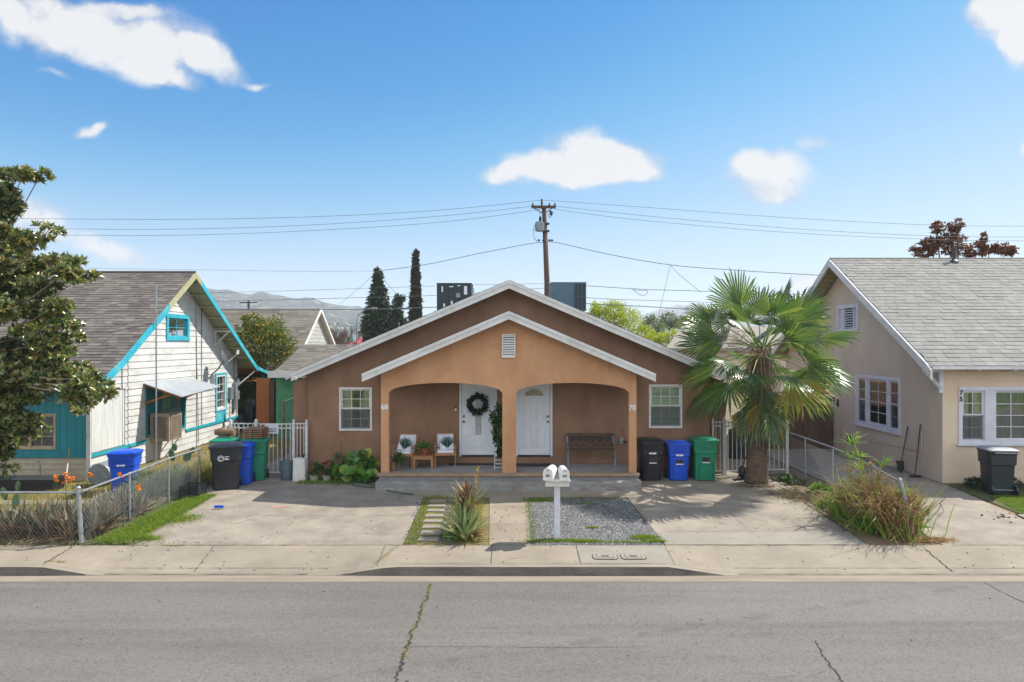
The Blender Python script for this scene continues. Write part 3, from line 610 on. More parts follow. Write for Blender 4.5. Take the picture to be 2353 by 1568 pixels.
def clapboards(mb,fr,z0,z1,ext,holes=(),h=.2,t=.02):
    n=int(round((z1-z0)/h)); hh=(z1-z0)/n; hz=sorted(set(x for q in holes for x in q[2:4]))
    for k in range(n):
        a=z0+k*hh; b=a+hh; zs=[a]+[z for z in hz if a+1e-3<z<b-1e-3]+[b]
        for p,q in zip(zs,zs[1:]):
            for u0,u1,v0,v1 in solid(ext(p),ext(q),p,q,holes):
                n0=t*(1-(p-a)/hh)+.003; n1=t*(1-(q-a)/hh)+.003
                # boards butt every few metres
                cutsu=[u0]; x=u0+(k*1.37)%2.4+.6
                while x<u1-.4 and abs(u0-v0)<.5: cutsu.append(x); x+=3.05
                cutsu.append(u1)
                for i,(c,d) in enumerate(zip(cutsu,cutsu[1:])):
                    c1=v0 if i==0 else c+.004; d1=v1 if i==len(cutsu)-2 else d; cc=c if i==0 else c+.004; j=random.uniform(-.002,.002)
                    mb.face([fp(fr,cc,p,n0+j),fp(fr,d,p,n0+j),fp(fr,d1,q,n1+j),fp(fr,c1,q,n1+j)])
                    if p==a: mb.face([fp(fr,cc,p+random.uniform(-.002,.002),-.01),fp(fr,d,p,-.01),fp(fr,d,p,n0+j),fp(fr,cc,p,n0+j)])
def ring(mb,fr,u0,u1,w0,w1,t,n0,n1,tb=None,tt=None):
    tb=t if tb is None else tb; tt=t if tt is None else tt
    mb.fbox(fr,u0,u0+t,w0,w1,n0,n1); mb.fbox(fr,u1-t,u1,w0,w1,n0,n1)
    mb.fbox(fr,u0+t,u1-t,w0,w0+tb,n0,n1); mb.fbox(fr,u0+t,u1-t,w1-tt,w1,n0,n1)
def grid(mb,fr,u0,u1,w0,w1,nc,nr,n,t=.018):
    for i in range(1,nc): u=u0+(u1-u0)*i/nc; mb.fbox(fr,u-t/2,u+t/2,w0,w1,n-.008,n+.006)
    for j in range(1,nr): w=w0+(w1-w0)*j/nr; mb.fbox(fr,u0,u1,w-t/2,w+t/2,n-.006,n+.008)
def window(parent,fr,u0,u1,w0,w1,cols=3,rows=2,frame=M['white'],casing=.05,proud=.02,hung=True,back='blind',glass=None,screen=True,drows=None,cover=None,sash=.035,label=None):
    """one window opening: frame > sash, glass, muntins, blind or curtain"""
    mb=MB(); ring(mb,fr,u0,u1,w0,w1,casing,-.08,proud)
    wf=mb.build('window',frame,parent,bevel=.004)
    if label: wf['label']=label
    a,b,c,d=u0+casing,u1-casing,w0+casing,w1-casing; mid=(c+d)/2
    mb=MB(); g=MB(); gr=MB(); zones=[(c,mid,-.055),(mid,d,-.03)] if hung else [(c,d,-.04)]
    for p,q,n in zones:
        ring(mb,fr,a+.001,b-.001,p+.001,q-.001,sash,n-.014,n+.014)
        g.fbox(fr,a+sash,b-sash,p+sash,q-sash,n-.002,n+.002)
        grid(gr,fr,a+sash,b-sash,p+sash,q-sash,cols,drows or rows,n+.004)
    mb.build('sash',frame,wf); g.build('glass',glass or M['glass'],wf); gr.build('muntin',frame,wf)
    if screen and hung:
        mb=MB(); mb.fbox(fr,a+.002,b-.002,c+.002,mid-.002,-.032,-.031); 
        mb.build('insect_screen',M['mesh'],wf)
    mb=MB()
    if back=='blind':
        n=int((d-c)/.05)
        for k in range(n):
            z=c+(d-c)*(k+.5)/n; O,U,N=fr
            mb.mesh([fp(fr,a,z-.018,-.085),fp(fr,b,z-.018,-.085),fp(fr,b,z+.03,-.095),fp(fr,a,z+.03,-.095)],[(0,1,2,3)])
        mb.build('blind',cover or M['blind'],wf)
    elif back=='curtain':
        for s0,s1 in ((a-.05,a+(b-a)*.38),(b-(b-a)*.34,b+.05)):
            n=int((s1-s0)/.012); 
            for k in range(n):
                x0=s0+(s1-s0)*k/n;x1=s0+(s1-s0)*(k+1)/n; f=lambda x:-.11-.018*math.sin(x*62)-.008*math.sin(x*23)
                mb.face([fp(fr,x0,c,f(x0)),fp(fr,x1,c,f(x1)),fp(fr,x1,d,f(x1)),fp(fr,x0,d,f(x0))])
        mb.build('curtain',cover or M['curtain'],wf,smooth='full')
    elif back=='full':
        n=int((b-a)/.012)
        for k in range(n):
            x0=a+(b-a)*k/n;x1=a+(b-a)*(k+1)/n; f=lambda x:-.11-.018*math.sin(x*55)-.008*math.sin(x*21)
            mb.face([fp(fr,x0,c,f(x0)),fp(fr,x1,c,f(x1)),fp(fr,x1,d,f(x1)),fp(fr,x0,d,f(x0))])
        mb.build('curtain',cover or M['curtain'],wf,smooth='full')
    return wf
def meshscreen():
    m,nt,b,o=_nt('fly_screen'); tr=nt.nodes.new('ShaderNodeBsdfTransparent'); mx=nt.nodes.new('ShaderNodeMixShader'); mx.inputs[0].default_value=.3
    b.inputs['Base Color'].default_value=C('#4c5456'); nt.links.new(tr.outputs[0],mx.inputs[1]); nt.links.new(b.outputs[0],mx.inputs[2]); nt.links.new(mx.outputs[0],o.inputs[0]); return m
M['mesh']=meshscreen()
def roof_slope(parent,A,B,Cc,D,mat,tab=.3,course=.14,thick=.06,under=None,wav=.006,name='roof',lap=.02):
    """A-B eave, Cc-D ridge (Cc above A). slab, then single shingle tabs, each its own piece"""
    A,B,Cc,D=[Vector(p) for p in (A,B,Cc,D)]; nn=(B-A).cross(Cc-A).normalized()
    if nn.z<0: nn=-nn
    mb=MB(); mb.prism([A,B,D,Cc],-nn*thick); s=mb.build(name,under or M['oldwood'],parent)
    L=(Cc-A).length; n=int(L/course); mb=MB()
    mb.face([A+nn*.003,B+nn*.003,D+nn*.003,Cc+nn*.003]); mb.cur=1
    for k in range(n+1):
        v0=max(0,(k*course-.0)/L); v1=min(1,((k+1)*course+.02)/L)
        if v0>=1: break
        W0=(B-A).length; x=-random.random()*tab
        while x<W0:
            a=max(0,x)/W0; w=tab*random.choice([.8,1,1,1.2]); b=min(W0,x+w-.008)/W0; x+=w
            if b-a<.002: continue
            j0=random.uniform(-wav,wav)/L; j1=random.uniform(-wav,wav)/L; h=random.uniform(.5,1)*lap
            def q(u,v,dn): return (A*(1-u)+B*u)*(1-v)+(Cc*(1-u)+D*u)*v+nn*dn
            p=[q(a,max(0,v0+j0),h),q(b,max(0,v0+j1),h+random.uniform(-.002,.003)),q(b,v1,.005),q(a,v1,.005)]
            mb.mesh(p+[q(a,max(0,v0+j0),.003),q(b,max(0,v0+j1),.003)],[(0,1,2,3),(4,5,1,0)])
    mb.build('shingles',[M['darkgap'],mat],s if 0 else s)
    return s
def fascia(parent,pts,h,y0,y1,mat,name='fascia',axis='x',lab=None):
    """board following the points (top edge), hanging h below; thickness along the other axis"""
    mb=MB()
    for a,b in zip(pts,pts[1:]):
        if axis=='x': P=[(a[0],y0,a[1]),(b[0],y0,b[1]),(b[0],y0,b[1]-h),(a[0],y0,a[1]-h)]; d=(0,y1-y0,0)
        else: P=[(y0,a[0],a[1]),(y0,b[0],b[1]),(y0,b[0],b[1]-h),(y0,a[0],a[1]-h)]; d=(y1-y0,0,0)
        mb.prism(P,d)
    o=mb.build(name,mat,parent)
    if lab: o['label']=lab
    return o
def glyphs(name,s,size,O,U,mat,parent,depth=.012,bold=False,local=False):
    cu=bpy.data.curves.new('t','FONT'); cu.body=s; cu.size=size; cu.extrude=depth/2; cu.align_x='CENTER'; cu.align_y='CENTER'
    if bold: cu.offset=size*.025
    ob=bpy.data.objects.new('t',cu); COL.objects.link(ob); bpy.context.view_layer.update()
    me=bpy.data.meshes.new_from_object(ob.evaluated_get(bpy.context.evaluated_depsgraph_get())); bpy.data.objects.remove(ob)
    U=Vector(U).normalized(); Nn=U.cross(Zv); O=Vector(O); off=Vector((0,0,0)) if local else OFF[parent.name]
    for v in me.vertices: x,y,z=v.co; v.co=O+U*x+Zv*y+Nn*z-off
    me.materials.clear(); me.materials.append(mat)
    o=bpy.data.objects.new(name,me); COL.objects.link(o); o.parent=parent; OFF[o.name]=OFF[parent.name]; return o

# ================================================================ the brown duplex
H=thing('brown_house','single storey brown stucco duplex with white trim and a double arched gable porch','house',(-.1,19.1,0))
XC=-.08; SL=.426
fr=FR((0,19.1,0),(1,0,0),(0,-1,0))
def X_(px,Y=19.1): return (px-CX)*Y/F
def Z_(py,Y=19.1): return ZC-(py-HY)*Y/F
win68=(X_(779.4),X_(855),Z_(990),Z_(890.4)); win70=(X_(1491),X_(1567.5),Z_(984),Z_(884))
door68=(-1.47,-.42,.55,2.68); door70=(.11,1.13,.55,2.68)
mb=MB(); lim=5.615
def ext(z): d=min(lim,(5.24-z)/SL); return (XC-d,XC+d)
zk=5.24-SL*lim
wallsheet(mb,fr,[0,zk,5.235],ext,[win68,win70,door68,door70],.12)
# side, wing and rear walls
for sx in (-1,1):
    x0=XC+sx*lim; x1=XC+sx*6.15; zt=zk-.02
    mb.face([(x0,19.1,0),(x0,19.45,0),(x0,19.45,zt),(x0,19.1,zt)])
    mb.face([(x0,19.45,0),(x1,19.45,0),(x1,19.45,zt-.24),(x0,19.45,zt)])
    mb.face([(x1,19.45,0),(x1,31,0),(x1,31,zt-.24),(x1,19.45,zt-.24)])
mb.face([(XC-6.15,31,0),(XC+6.15,31,0),(XC+6.15,31,zk-.26),(XC,31,5.2),(XC-6.15,31,zk-.26)])
mb.build('wall',M['stucco_dark'],H)
mb=MB(); mb.box(-6.1,5.9,19.3,30.9,.5,.52); mb.box(-6,5.8,22.2,22.25,.52,2.7); mb.build('room_interior',M['room'],H)
# main roof, with wider wing eaves from Y 19.3
def mroof(sx,y0,y1,wd):
    A=(XC+sx*wd,y0,5.43-SL*wd); B=(XC+sx*wd,y1,5.43-SL*wd); return roof_slope(H,A,B,(XC,y0,5.43),(XC,y1,5.43),M['oldroof'],.32,.15,.05,M['trim'])
for sx in (-1,1):
    mroof(sx,18.6,31.3,5.93)
    A=(XC+sx*6.35,19.35,5.425-SL*6.35); B=(XC+sx*6.35,31.3,5.425-SL*6.35)
    mb=MB(); mb.prism([A,B,(XC+sx*5.93,31.3,5.425-SL*5.93),(XC+sx*5.93,19.35,5.425-SL*5.93)],(0,0,-.05)); mb.build('wing_eave',M['trim'],H)
def gable_fascia(parent,wd,zr,y,h=.215):
    for sx in (-1,1):
        fascia(parent,[(XC,zr-.012),(XC+sx*wd,zr-.012-SL*wd)],h,y-.04,y,M['trim'])
        fascia(parent,[(XC,zr-.004),(XC+sx*wd,zr-.004-SL*wd)],h*.42,y-.06,y-.0405,M['trim'],'fascia_cap')
gable_fascia(H,5.93,5.43,18.6)
PH=H
for sx in (-1,1):
    A=(XC+sx*3.72,17.3,4.53-SL*3.72); B=(XC+sx*3.72,19.09,4.53-SL*3.72)
    roof_slope(PH,A,B,(XC,17.3,4.53),(XC,19.09,4.53),M['oldroof'],.32,.15,.05,M['trim'],name='porch_roof')
gable_fascia(PH,3.72,4.53,17.3,.2)
# arched porch front
cl=[(-3.39,-3.19),(-.25,.11),(3.03,3.22)]
def zbot(x):
    for a,b in ((cl[0][1],cl[1][0]),(cl[1][1],cl[2][0])):
        if a<=x<=b: t=(2*x-a-b)/(b-a); return 2.42+.265*math.sqrt(max(0,1.35-t*t*1.35))/1.162
    return .36
def ztop(x): return 4.53-.07-SL*abs(x-XC)
xs=[cl[0][0]]+[c for k in (0,1) for c in ([cl[k][1]]+[cl[k][1]+(cl[k+1][0]-cl[k][1])*i/40 for i in range(41)]+[cl[k+1][0]])]+[cl[2][1]]+[XC]
xs=sorted(set(round(x,5) for x in xs)); mb=MB()
for a,b in zip(xs,xs[1:]):
    m=(a+b)/2; col=any(c[0]-1e-6<=m<=c[1]+1e-6 for c in cl)
    za,zb=(.36,.36) if col else (zbot(a),zbot(b))
    for y in (17.65,17.85): mb.face([(a,y,za),(b,y,zb),(b,y,ztop(b)),(a,y,ztop(a))])
    if not col: mb.face([(a,17.65,za),(b,17.65,zb),(b,17.85,zb),(a,17.85,za)])
for c in cl:
    for x,zt in ((c[0],2.425),(c[1],2.425)):
        if x in (cl[0][0],cl[2][1]): zt=ztop(x)
        mb.face([(x,17.65,.36),(x,17.85,.36),(x,17.85,zt),(x,17.65,zt)])
mb.build('porch_wall',M['stucco'],H)
mb=MB()
for x0,x1 in ((-3.39,-3.19),(3.02,3.22)): mb.box(x0,x1,17.852,19.095,2.45,2.95)
mb.build('porch_beam',M['stucco'],H)
mb=MB(); mb.box(-3.18,3.01,17.852,19.095,2.76,2.8); mb.build('porch_ceiling',M['trim'],H)
# porch slab, lip and the long low step
mb=MB(); mb.box(-3.42,3.25,17.56,19.098,.0,.352); mb.build('porch_floor',M['porchcrete'],H,bevel=.01)
mb=MB(); mb.box(-3.45,3.28,17.5,17.7,.285,.362)
mb.build('porch_lip',M['lip'],H,bevel=.02)
mb=MB(); mb.box(-3.45,3.28,17.18,17.558,-.05,.215); mb.build('porch_step',M['step'],H,bevel=.03)
# gable louvre
u0,u1,w0,w1=X_(1153.4,17.65),X_(1184,17.65),Z_(822,17.65),Z_(768,17.65); fr2=FR((0,17.65,0),(1,0,0),(0,-1,0))
mb=MB(); ring(mb,fr2,u0,u1,w0,w1,.028,.0,.04); vf=mb.build('gable_vent',M['white'],H)
mb=MB(); mb.fbox(fr2,u0+.02,u1-.02,w0+.02,w1-.02,.001,.004); mb.build('vent_back',M['dark'],vf)
mb=MB()
for k in range(9):
    z=w0+.05+(w1-w0-.085)*k/8.3
    mb.mesh([fp(fr2,u0+.028,z-.022,.034),fp(fr2,u1-.028,z-.022,.034),fp(fr2,u1-.028,z+.022,.008),fp(fr2,u0+.028,z+.022,.008)],[(0,1,2,3)])
mb.build('louvre',M['white'],vf)
window(H,fr,*win68,cols=3,rows=2,back='curtain',cover=M['curtain'],label='left front window with a curtain drawn aside')
window(H,fr,*win70,cols=3,rows=2,back='blind',label='right front window with a closed blind')
def panel_door(d,lab,knob,fan):
    u0,u1,w0,w1=d
    mb=MB(); ring(mb,fr,u0,u1,w0,w1,.05,-.08,.03,tb=.03); f=mb.build('door_frame',M['door'],H); 
    a,b,c,e=u0+.05,u1-.05,w0+.03,w1-.05
    mb=MB(); mb.fbox(fr,a,b,c,e,-.075,-.035); dr=mb.build('door',M['door'],H,bevel=.003); dr['label']=lab
    cx=(a+b)/2; mb=MB()
    def pan(x0,x1,z0,z1):
        ring(mb,fr,x0,x1,z0,z1,.018,-.036,-.02); mb.fbox(fr,x0+.035,x1-.035,z0+.035,z1-.035,-.036,-.024)
    if fan:
        for x0,x1 in ((a+.14,cx-.06),(cx+.06,b-.14)): pan(x0,x1,c+.2,c+.78); pan(x0,x1,c+.92,c+1.55)
    else:
        for x0,x1 in ((a+.14,a+.3),(b-.3,b-.14)): pan(x0,x1,c+.22,c+.42); pan(x0,x1,c+.5,c+1.82)
        pan(cx-.13,cx+.13,c+.2,c+.46)
    mb.build('door_panel',M['door'],dr)
    if fan:
        g=MB(); zc=c+1.66; rad=.27; n=16
        arc=[(cx+rad*math.cos(R(180*i/n)),zc+.2*math.sin(R(180*i/n))) for i in range(n+1)]
        g.prism([fp(fr,x,z,-.034) for x,z in arc],(0,-.004,0)); g.build('fanlight',M['fan'],dr)
        t=MB(); t.tube([fp(fr,x,z,-.03) for x,z in arc]+[fp(fr,cx-rad,zc,-.03)],.016,5,closed=False)
        for k in (-1,0,1):
            t.tube([fp(fr,cx,zc,-.026),fp(fr,cx+rad*.95*math.sin(R(40*k)),zc+.19*math.cos(R(40*k)),-.026)],.006,4)
        t.build('fanlight_rim',M['door'],dr)
    else:
        g=MB(); g.fbox(fr,cx-.085,cx+.085,c+.56,c+1.72,-.036,-.03); g.build('door_glass',M['leaded'],dr)
        t=MB(); ring(t,fr,cx-.105,cx+.105,c+.54,c+1.74,.022,-.036,-.018)
        for k in (-1,0,1): t.fbox(fr,cx+k*.045-.003,cx+k*.045+.003,c+.56,c+1.72,-.03,-.026)
        for k in range(1,6): t.fbox(fr,cx-.085,cx+.085,c+.56+k*.19,c+.566+k*.19,-.03,-.026)
        t.build('door_glass_rim',M['door'],dr)
    kx=a+.07 if knob<0 else b-.07
    for z in (c+.93,c+1.08):
        t=MB(); p=fp(fr,kx,z,-.034); t.tube([p,p+Vector((0,-.03,0)),p+Vector((0,-.05,0)),p+Vector((0,-.07,0))],[.034,.014,.03,.018],12); t.build('knob',M['brass'],dr,smooth=True)
    t=MB(); t.fbox(fr,a,b,c-.04,c,-.06,.035); t.build('threshold',M['black'],H)
def fanmat():
    m=glassmat('fanlight_glass','#c8c49a',.12); return m
M['fan']=mk('frosted_fanlight','#8d8b66','#a19c74',9,.12,.003,30)
M['leaded']=mk('leaded_glass','#7d7f80','#b2b3b0',22,.25,.004,40,sc=(1,1,.5))
panel_door(door68,'white front door with a tall leaded glass strip and a wreath',-1,False)
panel_door(door70,'white front door with a half round fanlight',1,True)
mb=MB(); p=fp(fr,X_(1047.4),Z_(939.8),0); mb.box(p.x-.025,p.x+.025,p.y-.025,p.y,p.z-.07,p.z+.07); db=mb.build('doorbell',M['black'],H,bevel=.006)
mb=MB(); mb.box(p.x-.021,p.x+.021,p.y-.029,p.y-.025,p.z-.062,p.z+.02); mb.build('button_plate',M['white_ink'],db)
def num(s,px,py,Y,size,mat,dx=0): return glyphs('house_number',s,size,(X_(px,Y)+dx,Y-.01,Z_(py,Y)),(1,0,0),mat,H,bold=True)
num('68',883.5,936,17.65,.19,M['white_ink'])['label']='white house number 68 on the left porch column'
num('70',1453,938,17.65,.19,M['white_ink'])['label']='white house number 70 on the right porch column'
# small camera under the left eave end, outlet box by the bench
mb=MB(); p=W(674,866,18.55); mb.box(p.x-.05,p.x+.07,p.y,p.y+.1,p.z-.05,p.z+.04); mb.tube([p+Vector((.1,-.02,-.02)),p+Vector((.11,-.12,-.05))],[.045,.04],12)
mb.build('security_camera',M['white'],H)
p=W(1428,1013,19.08); mb=MB(); mb.box(p.x-.06,p.x+.06,19.03,19.098,p.z-.09,p.z+.09); ob=mb.build('outlet_box',M['steel'],H,bevel=.01)
t=thing('hand_brush','small long handled brush hanging on the porch wall beside the bench','brush',(p.x+.08,19.05,p.z))
mb=MB(); mb.tube([(p.x+.09,19.06,p.z-.02),(p.x+.05,19.05,p.z+.2),(p.x+.03,19.06,p.z+.36)],[.01,.012,.016],8); mb.build('handle',M['red'],t)
mb=MB(); mb.box(p.x+.02,p.x+.16,19.03,19.09,p.z-.05,p.z-.01); mb.build('bristles',M['black'],t)
# rooftop coolers, standing on low frames behind the ridge line
def cooler(px0,px1,py0,py1,Y,lab,front):
    x0,x1=X_(px0,Y),X_(px1,Y); z0,z1=Z_(py1,Y),Z_(py0,Y); t=thing('rooftop_air_conditioner',lab,'air conditioner',((x0+x1)/2,Y+.5,z0),group='air conditioners on the brown roof')
    mb=MB(); mb.box(x0,x1,Y,Y+1.05,z0,z1); mb.box(x0-.015,x1+.015,Y-.012,Y+1.06,z1,z1+.02); mat=M['hvacdk'] if front else M['hvac']
    mb.build('cabinet',mat,t,bevel=.008); f=FR((0,Y,0),(1,0,0),(0,-1,0)); w=x1-x0; h=z1-z0
    if front:
        mb=MB()
        for a,b,c,d in ((.02,.34,.05,.96),(.36,.68,.05,.96),(.7,.98,.05,.96)): mb.fbox(f,x0+w*a,x0+w*b,z0+h*c,z0+h*d,.0,.012)
        mb.build('access_panel',mat,t,bevel=.004)
        mb=MB()
        for a,b,c,d in ((.14,.18,.74,.92),(.79,.88,.66,.92),(.36,.48,.89,.92),(.6,.68,.92,.95),(.19,.24,.28,.38),(.41,.46,.34,.46),(.19,.24,.12,.18)): mb.fbox(f,x0+w*a,x0+w*b,z0+h*c,z0+h*d,.012,.016)
        mb.build('notice_label',M['white_ink'],t)
        mb=MB(); mb.fbox(f,x0+w*.56,x0+w*.68,z0+h*.56,z0+h*.7,.012,.07); mb.build('junction_box',M['steel'],t)
        mb=MB(); mb.tube([(x1,Y+.2,z1-.15),(x1+.07,Y+.2,z1-.15),(x1+.08,Y+.2,z1-.35),(x1+.08,Y+.2,z1-.9)],.014,6); mb.build('conduit',M['steel'],t)
    else:
        mb=MB(); ux=x0+w*.66; mb.fbox(f,ux,x1-.02,z0+.03,z1-.03,.0,.006); mb.build('coil_panel',M['hvacdk'],t)
        mb=MB()
        for k in range(4): u=ux+(x1-.02-ux)*k/3; mb.fbox(f,u-.008,u+.008,z0+.03,z1-.03,.006,.03)
        for k in (0,.5,1): z=z0+.03+(h-.06)*k; mb.fbox(f,ux,x1-.02,z-.008,z+.008,.03,.04)
        mb.build('guard_grille',M['hvac'],t)
        mb=MB(); mb.fbox(f,x0,ux-.01,z0+.01,z1-.01,0,.008); mb.build('access_panel',M['hvac'],t)
    mb=MB()
    for x in (x0+.08,x1-.08):
        for y in (Y+.08,Y+.97): mb.box(x-.03,x+.03,y-.03,y+.03,5.43-SL*abs(x-XC)-.02,z0)
    mb.build('stand',M['steel'],t)
cooler(1003.7,1083,652,726,23.4,'dark rooftop air conditioner cabinet with pale labels, left of the ridge',True)
cooler(1267,1347,650,714,23.4,'blue grey rooftop air conditioner with a side grille, right of the ridge by the pole',False)

# ================================================================ the white and teal house on the left
LH=thing('white_clapboard_house','white clapboard house with bright teal trim, steep gable and a small awning','house',(-14,23,0))
XL=-11.4; frL=FR((XL,0,0),(0,1,0),(1,0,0)); YR=23.3; ZR=6.13
def zroofL(y): return ZR-(.654*(YR-y) if y<YR else .61*(y-YR))
def extL(z):
    zt=ZR-.12; a=max(18.4,YR-(zt-z)/.654); b=min(28.3,YR+(zt-z)/.61); return (a,b)
attic=(22.45,24.05,3.8,4.7); acw=(21.2,23.8,.79,2.45); tall=(26.2,27.15,.77,2.52)
mb=MB(); wallsheet(mb,frL,[0,2.75,2.9,ZR-.125],extL,[attic,acw,tall],.1)
# far walls
mb.face([(XL,28.3,0),(-23,28.3,0),(-23,28.3,2.9),(XL,28.3,2.9)]); mb.face([(-23,18.4,0),(-23,28.3,0),(-23,28.3,2.9),(-23,YR,ZR-.13),(-23,18.4,2.7)])
mb.build('wall',M['siding'],LH)
mb=MB(); clapboards(mb,frL,.72,ZR-.13,extL,[attic,acw,tall],.205,.02); mb.build('clapboards',M['siding'],LH)
mb=MB(); clapboards(mb,frL,.0,.62,lambda z:(18.4,28.3),[],.2,.018); mb.build('skirt_boards',M['siding'],LH)
for a_,b_ in ((18.38,21.2),(23.8,28.32)): MB().fbox(frL,a_,b_,.62,.72,0,.045).build('belt_trim',M['teal'],LH)
mb=MB(); mb.fbox(frL,18.42,20.0,.722,2.35,.026,.038); pp=mb.build('patch_panel',M['plywood'],LH); 
mb=MB(); ring(mb,frL,18.4,20.03,.72,2.39,.03,.02,.046); mb.build('panel_batten',M['steel'],pp)
M['tanframe']=mk('tan_window_frame','#b3a083','#a08c70',6,.6)
# front facade: teal boards over beige skirt
frF=FR((0,18.4,0),(1,0,0),(0,-1,0)); wf=(X_(70,18.4)-.75,X_(128.5,18.4),Z_(1033,18.4),Z_(951,18.4))
mb=MB(); wallsheet(mb,frF,[.7,2.85],lambda z:(-23,XL),[wf],.1); mb.build('front_wall',M['tealwall'],LH)
mb=MB()
for k in range(58):
    x=-23+k*.2
    for a,b in (((wf[3]),2.85),(.7,wf[2])) if wf[0]<x<wf[1] else ((.7,2.85),): mb.fbox(frF,x,x+.012,a,b,0,.006)
mb.build('board_groove',M['tealwall'],LH)
mb=MB(); mb.fbox(frF,-23,XL+.02,.63,.7,0,.05); mb.build('front_belt_trim',M['tealwall'],LH)
mb=MB(); clapboards(mb,frF,0,.62,lambda z:(-23,XL),[],.155,.018); mb.build('front_skirt_boards',M['skirt'],LH)
mb=MB(); mb.box(XL-.05,XL+.06,18.345,18.39,.0,2.85); mb.build('corner_board',M['siding'],LH)
wfr=window(LH,frF,*wf,cols=4,rows=3,frame=M['tanframe'],casing=.05,hung=False,back='none',glass=M['glassdark'])
mb=MB(); mb.fbox(frF,(wf[0]+wf[1])/2-.04,(wf[0]+wf[1])/2+.04,wf[2]+.03,wf[3]-.03,-.04,.01); mb.build('mullion',M['tanframe'],wfr)
mb=MB(); mb.box(-22.9,-11.6,18.7,28.2,.3,.32); mb.box(-22.8,-11.7,20.2,20.25,.32,2.8); mb.build('room_interior',M['dark'],LH)
# roof
for (ye,k) in ((17.85,.654),(28.9,.61)):
    zz=ZR-k*abs(ye-YR)
    roof_slope(LH,(-10.82,ye,zz),(-24,ye,zz),(-10.82,YR,ZR),(-24,YR,ZR),M['leftshingle'],.3,.15,.07,M['oldwood'],.012,lap=.024)
mb=MB(); mb.tube([(-10.8,YR,ZR+.01),(-24,YR,ZR+.01)],.045,6); mb.build('ridge_cap',M['leftshingle'],LH)
mb=MB(); zz=ZR-.61*5.6; mb.prism([(-10.82,28.9,zz),(-10.82,31.4,2.2),(-16,31.4,2.2),(-16,28.9,zz)],(0,0,-.06)); mb.build('rear_porch_roof',M['cedar'],LH)
def fasL(pts,mat,h,name='bargeboard',lab=None,x0=-10.82,x1=-10.77): return fascia(LH,pts,h,x0,x1,mat,name,'y',lab)
fasL([(YR,ZR+.0),(21.5,ZR-.654*1.8)],M['oldtrim'] if 'oldtrim' in M else M['oldwood'],.2,lab='bare weathered bargeboard near the ridge')
fasL([(21.5,ZR-.654*1.8),(18.9,ZR-.654*4.4),(17.75,2.62)],M['aqua'],.22,lab='teal bargeboard on the street side')
fasL([(YR,ZR),(23.7,ZR-.61*.4)],M['oldwood'],.2)
fasL([(23.7,ZR-.61*.4),(28.0,ZR-.61*4.7),(28.95,2.72)],M['aqua'],.2,lab='teal bargeboard on the yard side')
fasL([(28.9,2.74),(31.4,2.22)],M['aqua'],.14,'porch_bargeboard')
for k in range(9):   # lookout rafters and soffit boards under the gable overhang
    for sgn,kk in ((-1,.654),(1,.61)):
        d=.3+k*.62
        if d>5.2: continue
        y=YR+sgn*d; z=ZR-kk*d-.13; MB().box(-11.39,-10.83,y-.02,y+.02,z-.06,z).build('lookout',M['oldwood'],LH)
for y in (20.3,26.1):
    z=zroofL(y)-.2
    mb=MB(); mb.box(XL+.022,XL+.09,y-.04,y+.04,z-.62,z); mb.box(XL+.09,-10.8,y-.035,y+.035,z-.09,z-.01); mb.tube([(XL+.07,y,z-.55),(-10.85,y,z-.07)],.035,4); mb.build('gable_bracket',M['siding'],LH)
y=28.6; z=2.55; mb=MB(); mb.tube([(XL+.03,28.25,1.95),(-10.85,28.8,2.55)],.035,4); mb.build('gable_bracket',M['siding'],LH)
# attic window
window(LH,frL,*attic,cols=2,rows=2,frame=M['aqua'],casing=.14,proud=.05,hung=False,back='curtain',label='small teal framed attic window')
# tall narrow window with a teal apron
mb=MB(); mb.fbox(frL,tall[0],tall[1],.722,1.1,-.05,.03); mb.build('window_apron',M['aqua'],LH)
window(LH,frL,tall[0]+.02,tall[1]-.02,1.1,2.5,cols=2,rows=2,frame=M['siding'],casing=.09,proud=.04,hung=True,back='none',screen=False,glass=M['glassdark'],label='tall narrow side window')
mb=MB(); ring(mb,frL,tall[0]-.03,tall[1]+.03,1.08,2.56,.07,.0,.052,tb=.03); mb.build('window_casing',M['aqua'],LH)
# window bay with cooler and awning
mb=MB(); wallsheet(mb,FR((XL-.06,0,0),(0,1,0),(1,0,0)),[.79,2.45],lambda z:(21.2,23.8),[(22.35,23.55,1.45,2.3)],.1); ring(mb,frL,21.2,23.8,.76,2.47,.1,-.05,.03)
mb.build('window_surround',M['tealwall'],LH)
window(LH,FR((XL-.06,0,0),(0,1,0),(1,0,0)),22.35,23.55,1.45,2.3,cols=2,rows=2,frame=M['steel'],casing=.04,hung=False,back='none',glass=M['glassdark'])
mb=MB(); aw=[(XL+.03,21.05,2.48),(XL+.03,24.1,2.5),(-10.28,24.05,2.2),(-10.22,21.1,2.06)]; mb.prism(aw,(0,0,-.02)); an=mb.build('awning',M['sheet'],LH)
mb=MB(); mb.box(XL+.03,-10.25,21.1,21.14,2.04,2.05)
mb=MB(); mb.tube([(XL+.03,21.15,2.42),(-10.3,21.15,2.05)],.035,4); mb.tube([(XL+.03,21.15,1.85),(-10.6,21.2,2.12)],.035,4); mb.tube([(XL+.03,23.9,1.85),(-10.5,23.95,2.2)],.035,4); mb.tube([(-10.35,21.15,2.03),(-10.4,24,2.15)],.03,4); mb.build('awning_strut',M['cedar'],an)
ac=thing('window_cooler','aged beige box cooler sticking out of the teal window under the awning','air conditioner',(-11,21.8,.62))
mb=MB(); mb.box(XL+.005,-10.78,21.45,22.3,.62,1.5); mb.build('cabinet',M['ac'],ac,bevel=.02)
